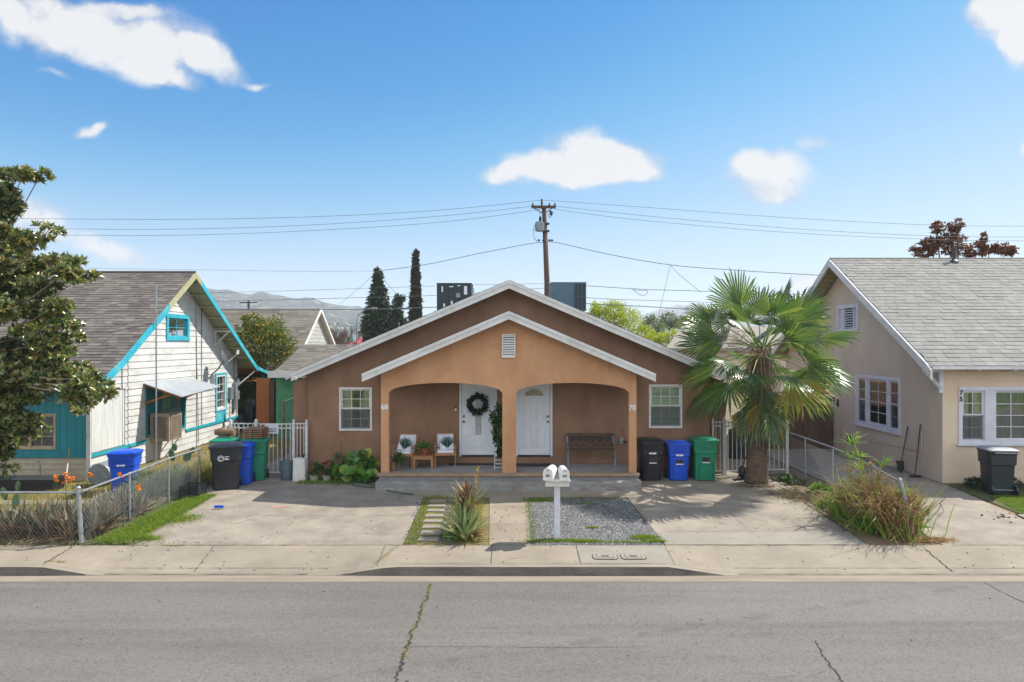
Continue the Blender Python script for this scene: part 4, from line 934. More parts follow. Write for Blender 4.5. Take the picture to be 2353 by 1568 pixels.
f1=FR((0,21.45,0),(1,0,0),(0,-1,0)); f2=FR((-10.78,0,0),(0,1,0),(1,0,0))
mb=MB(); mb.fbox(f1,XL+.1,-10.86,.7,1.42,0,.006); mb.fbox(f2,21.53,22.22,.7,1.42,0,.006); mb.build('vent_back',M['acdark'],ac)
mb=MB()
for k in range(13): x=XL+.11+k*.034; mb.fbox(f1,x,x+.014,.7,1.42,.006,.02)
for k in range(19): y=21.545+k*.036; mb.fbox(f2,y,y+.014,.7,1.42,.006,.02)
for f,a,b in ((f1,XL+.1,-10.86),(f2,21.53,22.22)): ring(mb,f,a,b,.7,1.42,.02,.004,.022)
mb.build('vent_slats',M['ac'],ac)
mb=MB(); 
for y in (21.55,22.2): mb.tube([(-10.85,y,.62),(-11.3,y,.0)],.018,5)
mb.tube([(-10.9,21.9,.62),(-10.92,21.9,0)],.012,5); mb.build('support_leg',M['ac'],ac)
# mast, dish, meters, cables
t=thing('antenna_mast','tall thin metal antenna mast standing against the clapboard gable','antenna',(-10.7,20.5,0))
Ym=10.7*F/(CX-359); mb=MB(); mb.tube([(-10.7,Ym,0),(-10.7,Ym,Z_(652,Ym))],.022,8); mb.build('mast',M['galv'],t)
mb=MB(); mb.tube([(-10.76,Ym,Z_(655,Ym)),(-10.76,Ym,Z_(745,Ym))],.012,6); mb.tube([(-10.76,Ym,Z_(740,Ym)),(-10.7,Ym,Z_(740,Ym))],.01,5); mb.tube([(-10.76,Ym,Z_(690,Ym)),(-10.7,Ym,Z_(690,Ym))],.01,5); mb.build('aerial',M['galv'],t)
t=thing('satellite_dish','grey satellite dish on an arm fixed to the white clapboard wall','satellite dish',(XL,25.9,2.35))
mb=MB(); mb.tube([(XL+.02,25.9,2.3),(XL+.03,25.9,2.55),(-11.1,25.8,2.75),(-10.85,25.7,3.1)],.03,8); mb.box(XL+.005,XL+.05,25.75,26.05,2.15,2.5); mb.build('arm',M['steel'],t)
ax=Vector((.7,.45,.4)).normalized(); a1=ax.cross(Zv).normalized(); b1=ax.cross(a1); c0=Vector((-10.8,25.6,3.2)); mb=MB()
mb.loft([[c0+ax*(d)+(a1*math.cos(q)*r_*.85+b1*math.sin(q)*r_*1.1) for q in [2*math.pi*k/24 for k in range(24)]] for r_,d in ((.02,-.045),(.12,-.035),(.2,0),(.25,.04),(.26,.04),(.21,-.012),(.02,-.06))]); mb.build('reflector',M['galv'],t,smooth=True)
mb=MB(); e=c0+ax*.5-Zv*.12; mb.tube([c0-Zv*.3+ax*.05,e],.014,6); mb.tube([e,e+Vector((.02,.0,.16))],[.04,.03],10); mb.tube([e+Vector((0,.1,0)),e+Vector((.02,.1,.16))],[.035,.03],10); mb.build('receiver',M['white'],t)
mb=MB()
for (a,b,c,d,n) in ((27.35,27.62,1.45,1.95,.12),(27.75,28.0,1.0,2.1,.14),(28.05,28.28,1.4,1.75,.1),(28.05,28.28,1.95,2.3,.1)): mb.fbox(frL,a,b,c,d,.02,.02+n)
mb.build('electric_meter',M['steel'],LH,bevel=.015)
mb=MB()
for y,z0,z1 in ((27.9,2.1,3.2),(27.5,0,1.45),(28.15,0,1.0),(24.6,.0,3.9),(25.0,.7,5.0),(19.9,.7,3.1)): mb.tube([(XL+.035,y,z0),(XL+.03,y,z1)],.011,5)
mb.tube([(XL+.04,24.5,5.6),(XL+.04,24.6,3),(XL+.04,24.75,.1)],.009,5)
mb.build('wall_cable',M['wire'],LH)
# rear porch: teal post, orange board
mb=MB(); mb.box(-11.1,-10.95,30.2,30.35,0,2.35); mb.box(-11.4,-10.85,31.1,31.25,2.0,2.16); mb.build('rear_porch_post',M['teal'],LH)
mb=MB(); mb.box(-11.35,-10.9,28.95,31.3,2.1,2.14); mb.build('rear_porch_ceiling',M['cedar'],LH)

# ================================================================ the beige house on the right
RH=thing('beige_house','beige stucco house with a pale shingle roof and white framed windows','house',(14,22,0))
XR=11.4; frR=FR((XR,0,0),(0,1,0),(-1,0,0)); frG=FR((0,18.07,0),(1,0,0),(0,-1,0)); YQ=23.2; ZQ=6.58; KQ=.62
def extR(z): zt=ZQ-.14; return (max(18.07,YQ-(zt-z)/KQ),min(28.4,YQ+(zt-z)/KQ))
tri=(20.0,22.6,1.05,2.69); vent=(22.4,23.9,4.08,5.03); sm=(24.15,25.6,1.15,2.5)
mb=MB(); wallsheet(mb,frR,[0,3.2,ZQ-.145],extR,[tri,vent,sm],.1); mb.face([(XR,28.4,0),(30,28.4,0),(30,28.4,3.3),(XR,28.4,3.3)]); mb.build('side_wall',M['beige'],RH)
fw=(X_(2201.7,18.07),16.6,Z_(1021,18.07),Z_(889,18.07)); mb=MB(); wallsheet(mb,frG,[0,3.3],lambda z:(XR,30),[fw],.1); mb.face([(30,18.07,0),(30,28.4,0),(30,28.4,3.3),(30,YQ,ZQ),(30,18.07,3.3)]); mb.build('front_wall',M['beigefront'],RH)
mb=MB(); mb.box(XR+.3,29.8,18.4,28.3,.4,.42); mb.box(XR+1.2,29.7,20.6,20.65,.42,3.2); mb.box(XR+1.4,XR+1.45,18.5,28,.42,3.2); mb.build('room_interior',M['room'],RH)
# triple side window: one wide sash between two narrow ones
mb=MB(); ring(mb,frR,tri[0],tri[1],tri[2],tri[3],.1,-.09,.035); u=[tri[0]+.1,tri[0]+.62,tri[0]+.74,tri[1]-.74,tri[1]-.62,tri[1]-.1]
mb.fbox(frR,u[1],u[2],tri[2]+.1,tri[3]-.1,-.09,.03); mb.fbox(frR,u[3],u[4],tri[2]+.1,tri[3]-.1,-.09,.03); mb.fbox(frR,tri[0]-.03,tri[1]+.03,tri[2]-.04,tri[2]+.02,.0,.07); tf=mb.build('triple_window_frame',M['lavwhite'],RH,bevel=.005)
for a,b,h in ((u[0],u[1],True),(u[4],u[5],True)): window(RH,frR,a,b,tri[2]+.1,tri[3]-.1,cols=1,rows=2,frame=M['lavwhite'],casing=.02,proud=.0,back='full',cover=M['peach'] if 'peach' in M else M['curtain'])
window(RH,frR,u[2],u[3],tri[2]+.1,tri[3]-.1,cols=2,rows=4,frame=M['lavwhite'],casing=.03,proud=0,hung=False,back='curtain',label='wide middle pane of the triple side window with parted curtains')
window(RH,frR,*sm,cols=2,rows=2,frame=M['lavwhite'],casing=.1,proud=.035,hung=True,back='full',cover=M['curtdark'],label='small side window behind the palm')
# louvred attic vent
mb=MB(); ring(mb,frR,*vent,.13,-.09,.04); mb.fbox(frR,vent[0]+.33,vent[0]+.38,vent[2]+.13,vent[3]-.13,-.05,.02); mb.fbox(frR,vent[1]-.5,vent[1]-.45,vent[2]+.13,vent[3]-.13,-.05,.02); av=mb.build('attic_vent',M['lavwhite'],RH)
mb=MB(); mb.fbox(frR,vent[0]+.1,vent[1]-.1,vent[2]+.1,vent[3]-.1,-.09,-.085); mb.build('vent_back',M['dark'],av)
mb=MB()
for k in range(8):
    z=vent[2]+.17+k*.083; mb.mesh([fp(frR,vent[0]+.38,z-.02,.0),fp(frR,vent[1]-.5,z-.02,.0),fp(frR,vent[1]-.5,z+.03,-.06),fp(frR,vent[0]+.38,z+.03,-.06)],[(0,1,2,3)])
for a,b in ((vent[0]+.13,vent[0]+.33),(vent[1]-.45,vent[1]-.13)): mb.fbox(frR,a,b,vent[2]+.13,vent[3]-.13,-.05,-.04)
mb.build('louvre',M['lavwhite'],av)
# front windows
mb=MB(); ring(mb,frG,*fw,.1,-.09,.035); u0=fw[0]+.1; u1=X_(2262,18.07); u2=X_(2286,18.07)
mb.fbox(frG,u1,u2,fw[2]+.1,fw[3]-.1,-.09,.03); mb.fbox(frG,u2+2.1,u2+2.3,fw[2]+.1,fw[3]-.1,-.09,.03); mb.fbox(frG,fw[0]-.04,fw[1]+.04,fw[2]-.04,fw[2]+.02,0,.07); mb.build('front_window_frame',M['lavwhite'],RH,bevel=.005)
window(RH,frG,u0,u1,fw[2]+.1,fw[3]-.1,cols=2,rows=2,frame=M['lavwhite'],casing=.02,proud=0,back='curtain',label='narrow double hung front window')
window(RH,frG,u2,u2+2.1,fw[2]+.1,fw[3]-.1,cols=5,rows=4,frame=M['lavwhite'],casing=.02,proud=0,hung=False,back='curtain',cover=M['curtdark'],label='wide front picture window with pale curtains')
window(RH,frG,u2+2.3,fw[1]-.1,fw[2]+.1,fw[3]-.1,cols=2,rows=2,frame=M['lavwhite'],casing=.02,proud=0,back='curtain')
for i,ch in enumerate('75'): glyphs('house_number',ch,.17,(X_(2206,18.07),18.025,Z_(903+i*14.5,18.07)),(1,0,0),M['black_ink'],RH,bold=True)
# roof
ye=17.62; ze=ZQ-KQ*(YQ-ye)
roof_slope(RH,(10.82,ye,ze),(30.5,ye,ze),(10.82,YQ,ZQ),(30.5,YQ,ZQ),M['paleshingle'],.3,.2,.06,M['lavwhite'],.012,lap=.022)
roof_slope(RH,(10.82,28.8,ZQ-KQ*5.6),(30.5,28.8,ZQ-KQ*5.6),(10.82,YQ,ZQ),(30.5,YQ,ZQ),M['paleshingle'],.6,.4,.06,M['oldwood'],.012)
mb=MB(); mb.tube([(10.8,YQ,ZQ+.005),(30.5,YQ,ZQ+.005)],.04,6); mb.build('ridge_cap',M['paleshingle'],RH)
for pts in ([(YQ,ZQ-.01),(17.72,ZQ-.01-KQ*5.48),(17.55,3.02)],[(YQ,ZQ-.01),(28.85,ZQ-.01-KQ*5.65)]): fascia(RH,pts,.24,10.76,10.82,M['lavtrim'] if 'lavtrim' in M else M['trim'],'bargeboard','y')
mb=MB(); mb.box(10.84,30.5,17.58,17.62,ze-.085,ze-.012); mb.build('eave_board',M['trim'],RH)
mb=MB()
for k in range(20): x=12.1+k*.93; mb.prism([(x-.035,17.64,ze-.06),(x-.035,18.06,ze-.01),(x-.035,18.06,ze-.16),(x-.035,17.64,ze-.13)],(.07,0,0))
mb.build('rafter_tail',M['lavwhite'],RH)
mb=MB(); mb.box(11.28,11.39,18.0,18.06,2.4,3.05); mb.box(10.85,11.28,17.99,18.05,2.95,3.05); mb.tube([(10.88,18.02,3.0),(11.35,18.02,2.5)],.045,4); mb.build('corner_bracket',M['lavwhite'],RH)
mb=MB()
for k in range(24):
    for s_ in (-1,1):
        d=.15+k*.225; mb.box(10.83,11.395,YQ+s_*d-.006,YQ+s_*d+.006,ZQ-KQ*d-.085,ZQ-KQ*d-.07)
for s_ in (-1,1):
    for d in (1.9,3.8): mb.box(10.83,11.395,YQ+s_*d-.05,YQ+s_*d+.05,ZQ-KQ*d-.24,ZQ-KQ*d-.1)
mb.build('soffit_board',M['cedar'],RH)
cp=W(2192,590,23.0); mb=MB(); mb.cyl((cp.x,cp.y,ZQ-.15),.055,.45,12); mb.cyl((cp.x,cp.y,ZQ-.12),.16,.08,14,.06); mb.cyl((cp.x,cp.y,ZQ+.29),.075,.03,12); mb.build('roof_vent_pipe',M['hvacdk'],RH,smooth=True)
# fittings low on the side wall
mb=MB(); y0=XR*F/(1873-CX); mb.fbox(frR,y0-.12,y0+.12,.95,1.2,0,.1); mb.build('electric_box',M['steel'],RH,bevel=.01)
mb=MB(); mb.tube([(XR-.03,y0,1.2),(XR-.03,y0,2.0)],.014,5); mb.tube([(XR-.03,18.9,.72),(XR-.03,21.6,.62)],.012,5); mb.tube([(XR-.03,18.95,.6),(XR-.03,18.95,1.25)],.014,5); mb.build('wall_pipe',M['beige'],RH)
mb=MB(); mb.fbox(frR,22.9,23.2,.35,.6,.0,.015); mb.fbox(frR,24.2,24.45,.45,.62,0,.015); mb.build('crawl_vent',M['dark'],RH)
mb=MB(); y1=23.85; mb.fbox(frR,y1-.05,y1+.05,1.5,1.75,0,.03); mb.tube([(XR-.03,y1,1.6),(XR-.16,y1,1.55),(XR-.16,y1,1.7)],.012,5); mb.lathe((XR-.16,y1,1.68),[(.03,0),(.05,.05),(.05,.13),(.02,.16)],10); mb.build('wall_lamp',M['black'],RH)
for k,(px0,py0,px1,py1) in enumerate(((2068,1100,2086,980),(2103,1098,2115,975))):
    ya=XR*F/(px0-CX)*.0+ (XR-.25)*F/(px0-CX); yb=(XR-.04)*F/(px1-CX)
    a=Vector((XR-.25,ya,0.03)); b=Vector((XR-.04,yb,Z_(py1,yb)))
    t=thing('garden_tool',['long handled garden tool with a dark head leaning on the beige wall','thin long handled tool leaning on the beige wall nearest its corner'][k],'garden tool',a,group='tools leaning on the beige wall')
    mb=MB(); mb.tube([a+Vector((0,0,.05)),b],.018,8); mb.build('handle',M['pole'],t)
    mb=MB(); mb.box(a.x-.14,a.x+.14,a.y-.05,a.y+.05,.0,.06) if k else mb.prism([(a.x-.11,a.y,.34),(a.x+.11,a.y,.34),(a.x+.1,a.y-.05,.08),(a.x,a.y-.06,0),(a.x-.1,a.y-.05,.08)],(0,.012,0)); mb.build('tool_head',M['black'],t)
# ================================================================ wheeled carts
def rrect(hx,hy,r,z,cx=0,cy=0,n=4): return [Vector((cx+sx*(hx-r)+r*math.cos(a),cy+sy*(hy-r)+r*math.sin(a),z)) for sx,sy,a0 in ((1,1,0),(-1,1,90),(-1,-1,180),(1,-1,270)) for a in [R(a0+90*i/n) for i in range(n+1)]]
def cart(label,loc,rz,mat,mat2=None,w=.6,h=1.1,d=.66,marks=(),group='wheeled rubbish carts',style=0,wheels=True):
    """front faces local -Y"""
    t=thing('wheeled_cart',label,'rubbish cart',loc,rz,group); mat2=mat2 or mat
    hw,hd=w/2,d/2; zt=h-.09
    mb=MB(); prof=[(.8,.76,.02,.0),(.83,.79,.30,0),(.87,.86,zt*.66,.0),(.87,.87,zt*.68,0),(.95,.95,zt*.70,0),(.98,.97,zt-.05,0),(1.03,1.0,zt-.04,0),(1.03,1.0,zt,0),(.94,.93,zt,0)]
    mb.loft([rrect(hw*a,hd*b,.06,z) for a,b,z,_ in prof]); mb.build('body',mat,t,local=True,smooth=True)
    if style==0:    # pocket and grab bar low on the front
        mb=MB(); yf=-hd*.86
        mb.prism([(-.19,yf+.04,.03),(-.15,yf+.0,zt*.42),(.15,yf+0,zt*.42),(.19,yf+.04,.03)],(0,-.02,0))
        mb.box(-.11,.11,yf-.012,yf+.05,zt*.43,zt*.63); mb.box(-.3*w,-.19,yf-.005,yf+.05,.04,zt*.6); mb.box(.19,.3*w,yf-.005,yf+.05,.04,zt*.6)
        mb.build('front_panel',mat,t,local=True,bevel=.008)
        mb=MB(); mb.box(-.1,.1,yf-.014,yf,zt*.46,zt*.6); mb.build('recess',M['black'],t,local=True)
        mb=MB(); mb.tube([(-.1,yf-.02,zt*.47),(.1,yf-.02,zt*.47)],.014,8); mb.build('grab_bar',M['white_ink'] if mat2 is mat else mat2,t,local=True)
    mb=MB()    # gusset apron under the lid with ribs
    yf=-hd*.97
    mb.prism([(-hw*.86,yf+.01,zt-.06),(hw*.86,yf+.01,zt-.06),(hw*.62,yf+.02,zt-.2),(-hw*.62,yf+.02,zt-.2)],(0,-.03,0))
    for k in range(9): x=-hw*.55+k*hw*1.1/8; mb.box(x-.006,x+.006,yf-.03,yf,zt-.19,zt-.07)
    mb.build('handle_apron',mat2,t,local=True,bevel=.004)
    mb=MB(); mb.loft([rrect(hw*1.06,hd*1.03,.07,zt+.004),rrect(hw*1.1,hd*1.08,.07,zt+.008),rrect(hw*1.1,hd*1.08,.07,zt+.035),rrect(hw*.9,hd*.88,.09,zt+.07),rrect(hw*.6,hd*.6,.1,zt+.086)])
    mb.box(-hw*.5,hw*.5,-hd*1.16,-hd*1.05,zt+.008,zt+.03); mb.build('lid',mat2,t,local=True,smooth=True)
    mb=MB(); mb.tube([(-hw*.85,hd*1.0,zt-.05),(-hw*.8,hd*1.22,zt-.03),(hw*.8,hd*1.22,zt-.03),(hw*.85,hd*1.0,zt-.05)],.018,8); mb.build('handle',mat,t,local=True)
    if wheels:
        for s in (-1,1):
            mb=MB(); c=Vector((s*hw*.86,hd*.82,.125)); mb.tube([c-Vector((.03,0,0)),c+Vector((.03,0,0))],.125,20); wh=mb.build('wheel',M['black'],t,local=True,bevel=.008)
            mb=MB(); mb.tube([c-Vector((.034,0,0)),c+Vector((.034,0,0))],.07,14); mb.build('hub',M['cartslate'],wh,local=True)
        mb=MB(); mb.tube([(-hw*.86,hd*.82,.125),(hw*.86,hd*.82,.125)],.014,6); mb.build('axle',M['steel'],t,local=True)
    for kind in marks:
        mb=MB()
        if kind=='emblem':
            c=Vector((-.12,-hd*.99,zt*.765)); mb.tube([c+Vector((.066*math.cos(a),0,.066*math.sin(a))) for a in [2*math.pi*k/20 for k in range(20)]],.013,5,closed=True)
            mb.tube([c+Vector((.03*math.cos(a),0,.03*math.sin(a))) for a in [2*math.pi*k/12 for k in range(9)]],.009,5)
            for z,l in ((.035,.11),(-.005,.08),(-.035,.11)): mb.box(c.x+.09,c.x+.09+l,c.y-.012,c.y+.01,c.z+z-.008,c.z+z+.008)
        if kind=='number':
            for k,(a,b) in enumerate(((-.1,-.03),(-.015,.09))): mb.box(a,b,-hd*.95-.012,-hd*.9+.02,zt*.7,zt*.745)
        if kind=='line':
            mb.box(-.11,-.075,-hd*.955-.008,-hd*.955+.02,zt*.86,zt*.89); mb.box(-.06,.12,-hd*.955-.008,-hd*.955+.02,zt*.863,zt*.887)
        mb.build('stencil',M['white_ink'],t,local=True)
    return t
g1='rubbish carts lined up against the brown house on the right'
cart('black wheeled cart beside the porch, leftmost of the three carts against the brown house',(3.77,18.62,0),R(3),M['cartblack'],None,.62,1.13,.62,('number',),g1)
cart('blue recycling cart standing between the black and green carts against the brown house',(X_(1557,18.6),18.62,0),R(-1),M['cartblue'],None,.6,1.06,.6,('number',),g1)
cart('green wheeled cart nearest the white right hand gate',(X_(1617,18.6),18.62,0),R(-2),M['cartgreen'],None,.66,1.16,.62,('line',),g1,)
g2='rubbish carts lined up beside the left driveway'
cart('black wheeled cart with a round white emblem at the corner of the left driveway',(-7.32,17.5,0),R(20),M['cartblack'],None,.76,1.16,.74,('emblem',),g2,style=1)
cart('blue cart squeezed behind the black emblem cart by the left gate',(-7.15,18.05,0),R(10),M['cartblue'],None,.62,1.1,.6,(),g2,style=1)
cart('green cart with wooden slats on its lid next to the left gate',(-7.0,18.6,0),R(12),M['cartgreen'],None,.66,1.14,.62,(),g2,style=1)
cart('pale topped green cart standing inside the yard behind the black emblem cart',(-7.85,18.7,0),R(10),M['cartgreen'],None,.66,1.13,.62,(),g2,style=1)
cart('faded blue cart standing alone in the left yard against the white clapboards',(-9.72,17.15,0),R(12),M['cartblue'],None,.64,1.04,.62,('number',),g2,style=1)
p=G(2305,1140); cart('dark slate cart with a pale lid turned away on the neighbouring lawn',(p.x+.1,p.y+.35,gz(p.y)),R(172),M['cartslate'],mk('pale_slate_lid','#8f9599','#7b8287',3,.5),.64,1.16,.66,(),'rubbish carts on the neighbouring lawn',style=1)  # lid and apron coloured paler than the slate body
# slatted wood and wicker on the carts
t=thing('wooden_slats','bundle of bare wooden slats lying on the green cart lid','wood slats',(-7.0,18.6,1.14)); mb=MB()
for k in range(5):
    for j in range(2): mb.box(-7.25+j*.27,-7.0+j*.27,18.38,18.85,1.15+k*.055,1.19+k*.055,)
mb.build('slat',M['slatwood'],t)
t=thing('wicker_basket','old brown wicker basket lying on the pale topped green cart','basket',(-7.85,18.75,1.13)); mb=MB(); mb.tube([(-8.15,18.75,1.27),(-7.95,18.75,1.28),(-7.6,18.7,1.26)],[.08,.11,.09],14); mb.build('basket',M['slatwood'],t)
# milk crate
t=thing('milk_crate','black plastic crate on the grass beside the black emblem cart','crate',(-7.78,16.65,gz(16.65))); z=gz(16.65)
mb=MB()
for k in range(5): 
    zz=z+.02+k*.062
    mb.box(-8.0,-7.55,16.42,16.44,zz,zz+.025); mb.box(-8.0,-7.55,16.84,16.86,zz,zz+.025); mb.box(-8.0,-7.98,16.44,16.84,zz,zz+.025); mb.box(-7.57,-7.55,16.44,16.84,zz,zz+.025)
for x in (-8.0,-7.79,-7.57): mb.box(x,x+.025,16.41,16.435,z,z+.3); mb.box(x,x+.025,16.845,16.87,z,z+.3)
mb.box(-8,-7.55,16.42,16.86,z,z+.02); mb.build('crate',M['black'],t)
# small bin and pale fluted tub by the left gate
p=G(660,1102); t=thing('grey_bin','small round grey waste bin standing by the left gate','waste bin',p); mb=MB(); mb.lathe(p,[(.155,0),(.165,.02),(.185,.46),(.2,.47),(.2,.5),(.185,.5),(.17,.3),(.01,.29)],22); mb.build('bin',mk('bluegrey_plastic','#5d6c76','#53616b',4,.5),t,smooth=True)
p=G(690,1104); t=thing('storage_tub','pale grey fluted plastic tub standing upright by the left gate','tub',p); mb=MB(); mb.loft([rrect(.16,.15,.03,p.z+z,p.x,p.y,2) if 0 else [Vector(q) for q in rrect(.17-.01*(z>0),.15,.03,p.z+z,p.x,p.y)] for z in (0,.6)])
for k in range(4): mb.box(p.x-.13+k*.075,p.x-.1+k*.075,p.y-.165,p.y-.145,p.z+.03,p.z+.57)
mb.build('tub',M['white'],t); mb=MB(); mb.tube([(p.x+.08,p.y,p.z+.55),(p.x+.08,p.y,p.z+.72)],.02,8); mb.build('tub_handle',M['black'],t)

# ================================================================ iron gates
def gate_run(t,x0,x1,y,z0,zt,n,name,posts=True,scroll=True,mat=None):
    mat=mat or M['gatewhite']; mb=MB()
    for z in (z0+.05,zt-.14,zt-.02): mb.box(x0,x1,y-.012,y+.012,z-.014,z+.014)
    for i in range(n): x=x0+(x1-x0)*(i+.5)/n; mb.box(x-.009,x+.009,y-.009,y+.009,z0+.05,zt-.02)
    if scroll:
        for i in range(n-1):
            if i%2==0:
                cx=x0+(x1-x0)*(i+1)/n; mb.tube([(cx+.05*math.cos(a),y,zt-.08+.05*math.sin(a)) for a in [2*math.pi*k/12 for k in range(12)]],.008,4,closed=True)
    mb.build(name,mat,t)
def gpost(t,x,y,zt,w=.05,mat=None):
    mb=MB(); mb.box(x-w,x+w,y-w,y+w,gz(y)-.02,zt); mb.sphere((x,y,zt+.03),w*1.1,8); mb.build('post',mat or M['gatewhite'],t)
M['gatewhite']=mk('gate_paint','#cfcfcc','#b5b4b0',9,.5,stain='#8a857c',ss=6,samt=.4)
yg=18.95
t=thing('iron_gate','white wrought iron double gate with small scrolls between the two left houses','gate',(-6.8,yg,0))
xa=X_(533,yg); xb=X_(586,yg); xc=X_(594,yg); xd=X_(672,yg); xe=X_(679,yg); xf=X_(702,yg)
zt=Z_(972,yg); gate_run(t,xa,xb,yg,.08,zt,5,'side_panel'); gate_run(t,xc,xd,yg,.08,zt-.01,8,'gate_leaf'); gate_run(t,xe,xf,yg,.05,zt,3,'side_panel')
for x,w in ((xa-.04,.035),(xb+.03,.045),(xe-.05,.035),(xf+.03,.035)): gpost(t,x,yg,zt+.03,w)
s=thing('warning_sign','small pale sign with two faded lines wired to the left gate','sign',(X_(626,yg),yg-.03,Z_(985,yg)))
x0,x1,z0,z1=X_(611,yg),X_(641,yg),Z_(997,yg),Z_(975,yg); mb=MB(); mb.box(x0,x1,yg-.035,yg-.025,z0,z1); mb.build('board',M['lavwhite'],s)
mb=MB(); random.seed(3)
for zz in (z0+.135,z0+.075):
    x=x0+.06
    while x<x1-.06:
        w=random.uniform(.012,.03); mb.box(x,min(x+w,x1-.04),yg-.038,yg-.0355,zz-.012,zz+.014); x+=w+.009
mb.build('lettering',M['black_ink'],s)
yg=19.25
t=thing('iron_gate','white wrought iron gate partly hidden behind the palm trunk','gate',(6.6,yg,0)); zt=Z_(966,yg)
xa,xb,xc,xd,xe,xf=[X_(v,yg) for v in (1640,1660,1668,1722,1757,1806)]
gate_run(t,xa,xb,yg,.06,zt-.03,2,'side_panel'); gate_run(t,xc,xd+.2,yg,.06,zt-.03,7,'gate_leaf'); gate_run(t,xe-.2,xf,yg,.1,zt-.05,6,'side_panel')
for x,w in ((xa-.03,.03),(xb+.05,.05),(xd+.23,.035),(xf+.03,.035)): gpost(t,x,yg,zt,w)

# ================================================================ chain link fences
def chain(t,A,B,hA,hB,pitch=.078,r=.0024,name='wire_mesh'):
    A=Vector(A);B=Vector(B); d=B-A; L=Vector((d.x,d.y,0)).length; U=d/L; mb=MB(); n=int(L/pitch)
    for sgn in (1,-1):
        for i in range(-int(1.4/pitch)-1,n+int(1.4/pitch)+1):
            u0=i*pitch; pts=[]
            # line u = u0 + sgn*w*0.75
            for w in np.linspace(0,1,7):
                hh=lambda u: hA+(hB-hA)*u/L
                z=.03+w*1.2; uu=u0+sgn*z*.8; pts.append((uu,z))
            pts=[(u,z) for u,z in pts if 0<=u<=L and z<=hA+(hB-hA)*u/L-.01]
            if len(pts)<2: continue
            mb.tube([A+U*pts[0][0]+Zv*pts[0][1],A+U*pts[-1][0]+Zv*pts[-1][1]],r,3,caps=False)
    return mb.build(name,M['galv'],t)
def post(t,x,y,h,r=.028,lean=(0,0)):
    z=gz(y); mb=MB(); mb.tube([(x,y,z-.05),(x+lean[0],y+lean[1],z+h)],r,12); mb.sphere((x+lean[0],y+lean[1],z+h),r*1.15,10); mb.build('post',M['galv'],t)
t=thing('chain_link_fence','chain link fence around the left yard with a leaning corner post','fence',(-8.3,14.5,gz(14.5)))
pc=G(188,1250); hl=1.02
cor=(pc.x,pc.y); bpts=[cor,(-8.25,14.72),(-8.15,16.2),(-7.95,17.35)]
post(t,cor[0],cor[1],hl+.06,.042,(-.07,0)); 
for x,y in bpts[1:]: post(t,x,y,1.03,.026)
mb=MB(); mb.tube([(x,y,gz(y)+hl) for x,y in bpts],.021,8); mb.tube([(cor[0],cor[1],gz(13.3)+hl-.02),(-24,13.36,gz(13.3)+hl-.02)],.021,8); mb.build('top_rail',M['galv'],t)
for a,b in zip(bpts,bpts[1:]): chain(t,(a[0],a[1],gz(a[1])),(b[0],b[1],gz(b[1])),hl,hl)
chain(t,(-15.5,13.36,gz(13.3)),(cor[0],cor[1],gz(13.3)),hl-.02,hl-.02)
for x in (-11.3,-14.2): post(t,x,13.38,1.0,.026)
t=thing('chain_link_fence','chain link fence running back beside the palm to a leaning grey end post','fence',(8,16,gz(16)))
pe=G(2102,1235); far=(8.02,19.6)
post(t,pe.x,pe.y,1.13,.045,(-.27,.05)); tp=Vector((pe.x-.27,pe.y+.05,gz(pe.y)+1.1))
mb=MB(); mb.tube([tp,(8.0,15.2,gz(15.2)+1.08),(7.98,17.0,gz(17)+1.12),(far[0],far[1],1.13)],.021,8); mb.build('top_rail',M['galv'],t)
chain(t,(7.98,15.1,gz(15.1)),(8.0,19.6,0),1.08,1.1); chain(t,(pe.x-.08,pe.y,gz(pe.y)),(7.98,15.1,gz(15.1)),1.05,1.08)
for y in (15.1,17.0,18.6): post(t,7.99,y,1.1,.022)

# ================================================================ mailboxes
pb=G(1280,1238); t=thing('mailbox_stand','white square timber post with a crossboard at the sidewalk edge','mailbox post',pb)
mb=MB(); mb.box(pb.x-.057,pb.x+.057,pb.y-.05,pb.y+.05,pb.z-.05,pb.z+1.08); mb.build('post',M['lavwhite'],t,bevel=.004)
mb=MB(); mb.box(pb.x-.235,pb.x+.235,pb.y-.12,pb.y+.0,pb.z+1.06,pb.z+1.17); mb.box(pb.x-.2,pb.x+.25,pb.y-.2,pb.y+.2,pb.z+1.17,pb.z+1.195); mb.build('crossboard',M['white'],t,bevel=.003)
def mailbox(label,x,y,z,rz,s=1.0):
    t=thing('mailbox',label,'mailbox',(x,y,z),rz,'mailboxes on the white post')
    w,h,L=.09*s,.24*s,.4
    def prof(y,k=1,dz=0): return [Vector((w*k,y,dz)),Vector((w*k,y,h*.6))]+[Vector((w*k*math.cos(a),y,h*.6+w*1.05*k*math.sin(a))) for a in [math.pi*i/10 for i in range(1,10)]]+[Vector((-w*k,y,h*.6)),Vector((-w*k,y,dz))]
    mb=MB(); mb.loft([prof(-L/2),prof(L/2)]); mb.build('shell',M['white'],t,local=True,smooth=True)
    mb=MB(); mb.loft([prof(-L/2-.022,1.06),prof(-L/2-.001,1.06)]); dr=mb.build('door',M['white'],t,local=True,bevel=.004)
    mb=MB(); mb.box(-.012,.012,-L/2-.045,-L/2-.02,h*.78,h*.9); mb.build('door_pull',M['galv'],dr,local=True)
    mb=MB()
    for k in range(3): mb.box(-.042+k*.03,-.024+k*.03,-L/2-.026,-L/2-.0225,h*.3,h*.5)
    mb.build('number_sticker',M['black_ink'],dr,local=True); return t
mailbox('white arched mailbox turned slightly aside, left one on the post',pb.x-.135,pb.y-.02,pb.z+1.197,R(-16),1.03)
mailbox('white arched mailbox facing the street squarely, right one on the post',pb.x+.125,pb.y-.02,pb.z+1.197,R(3),.97)

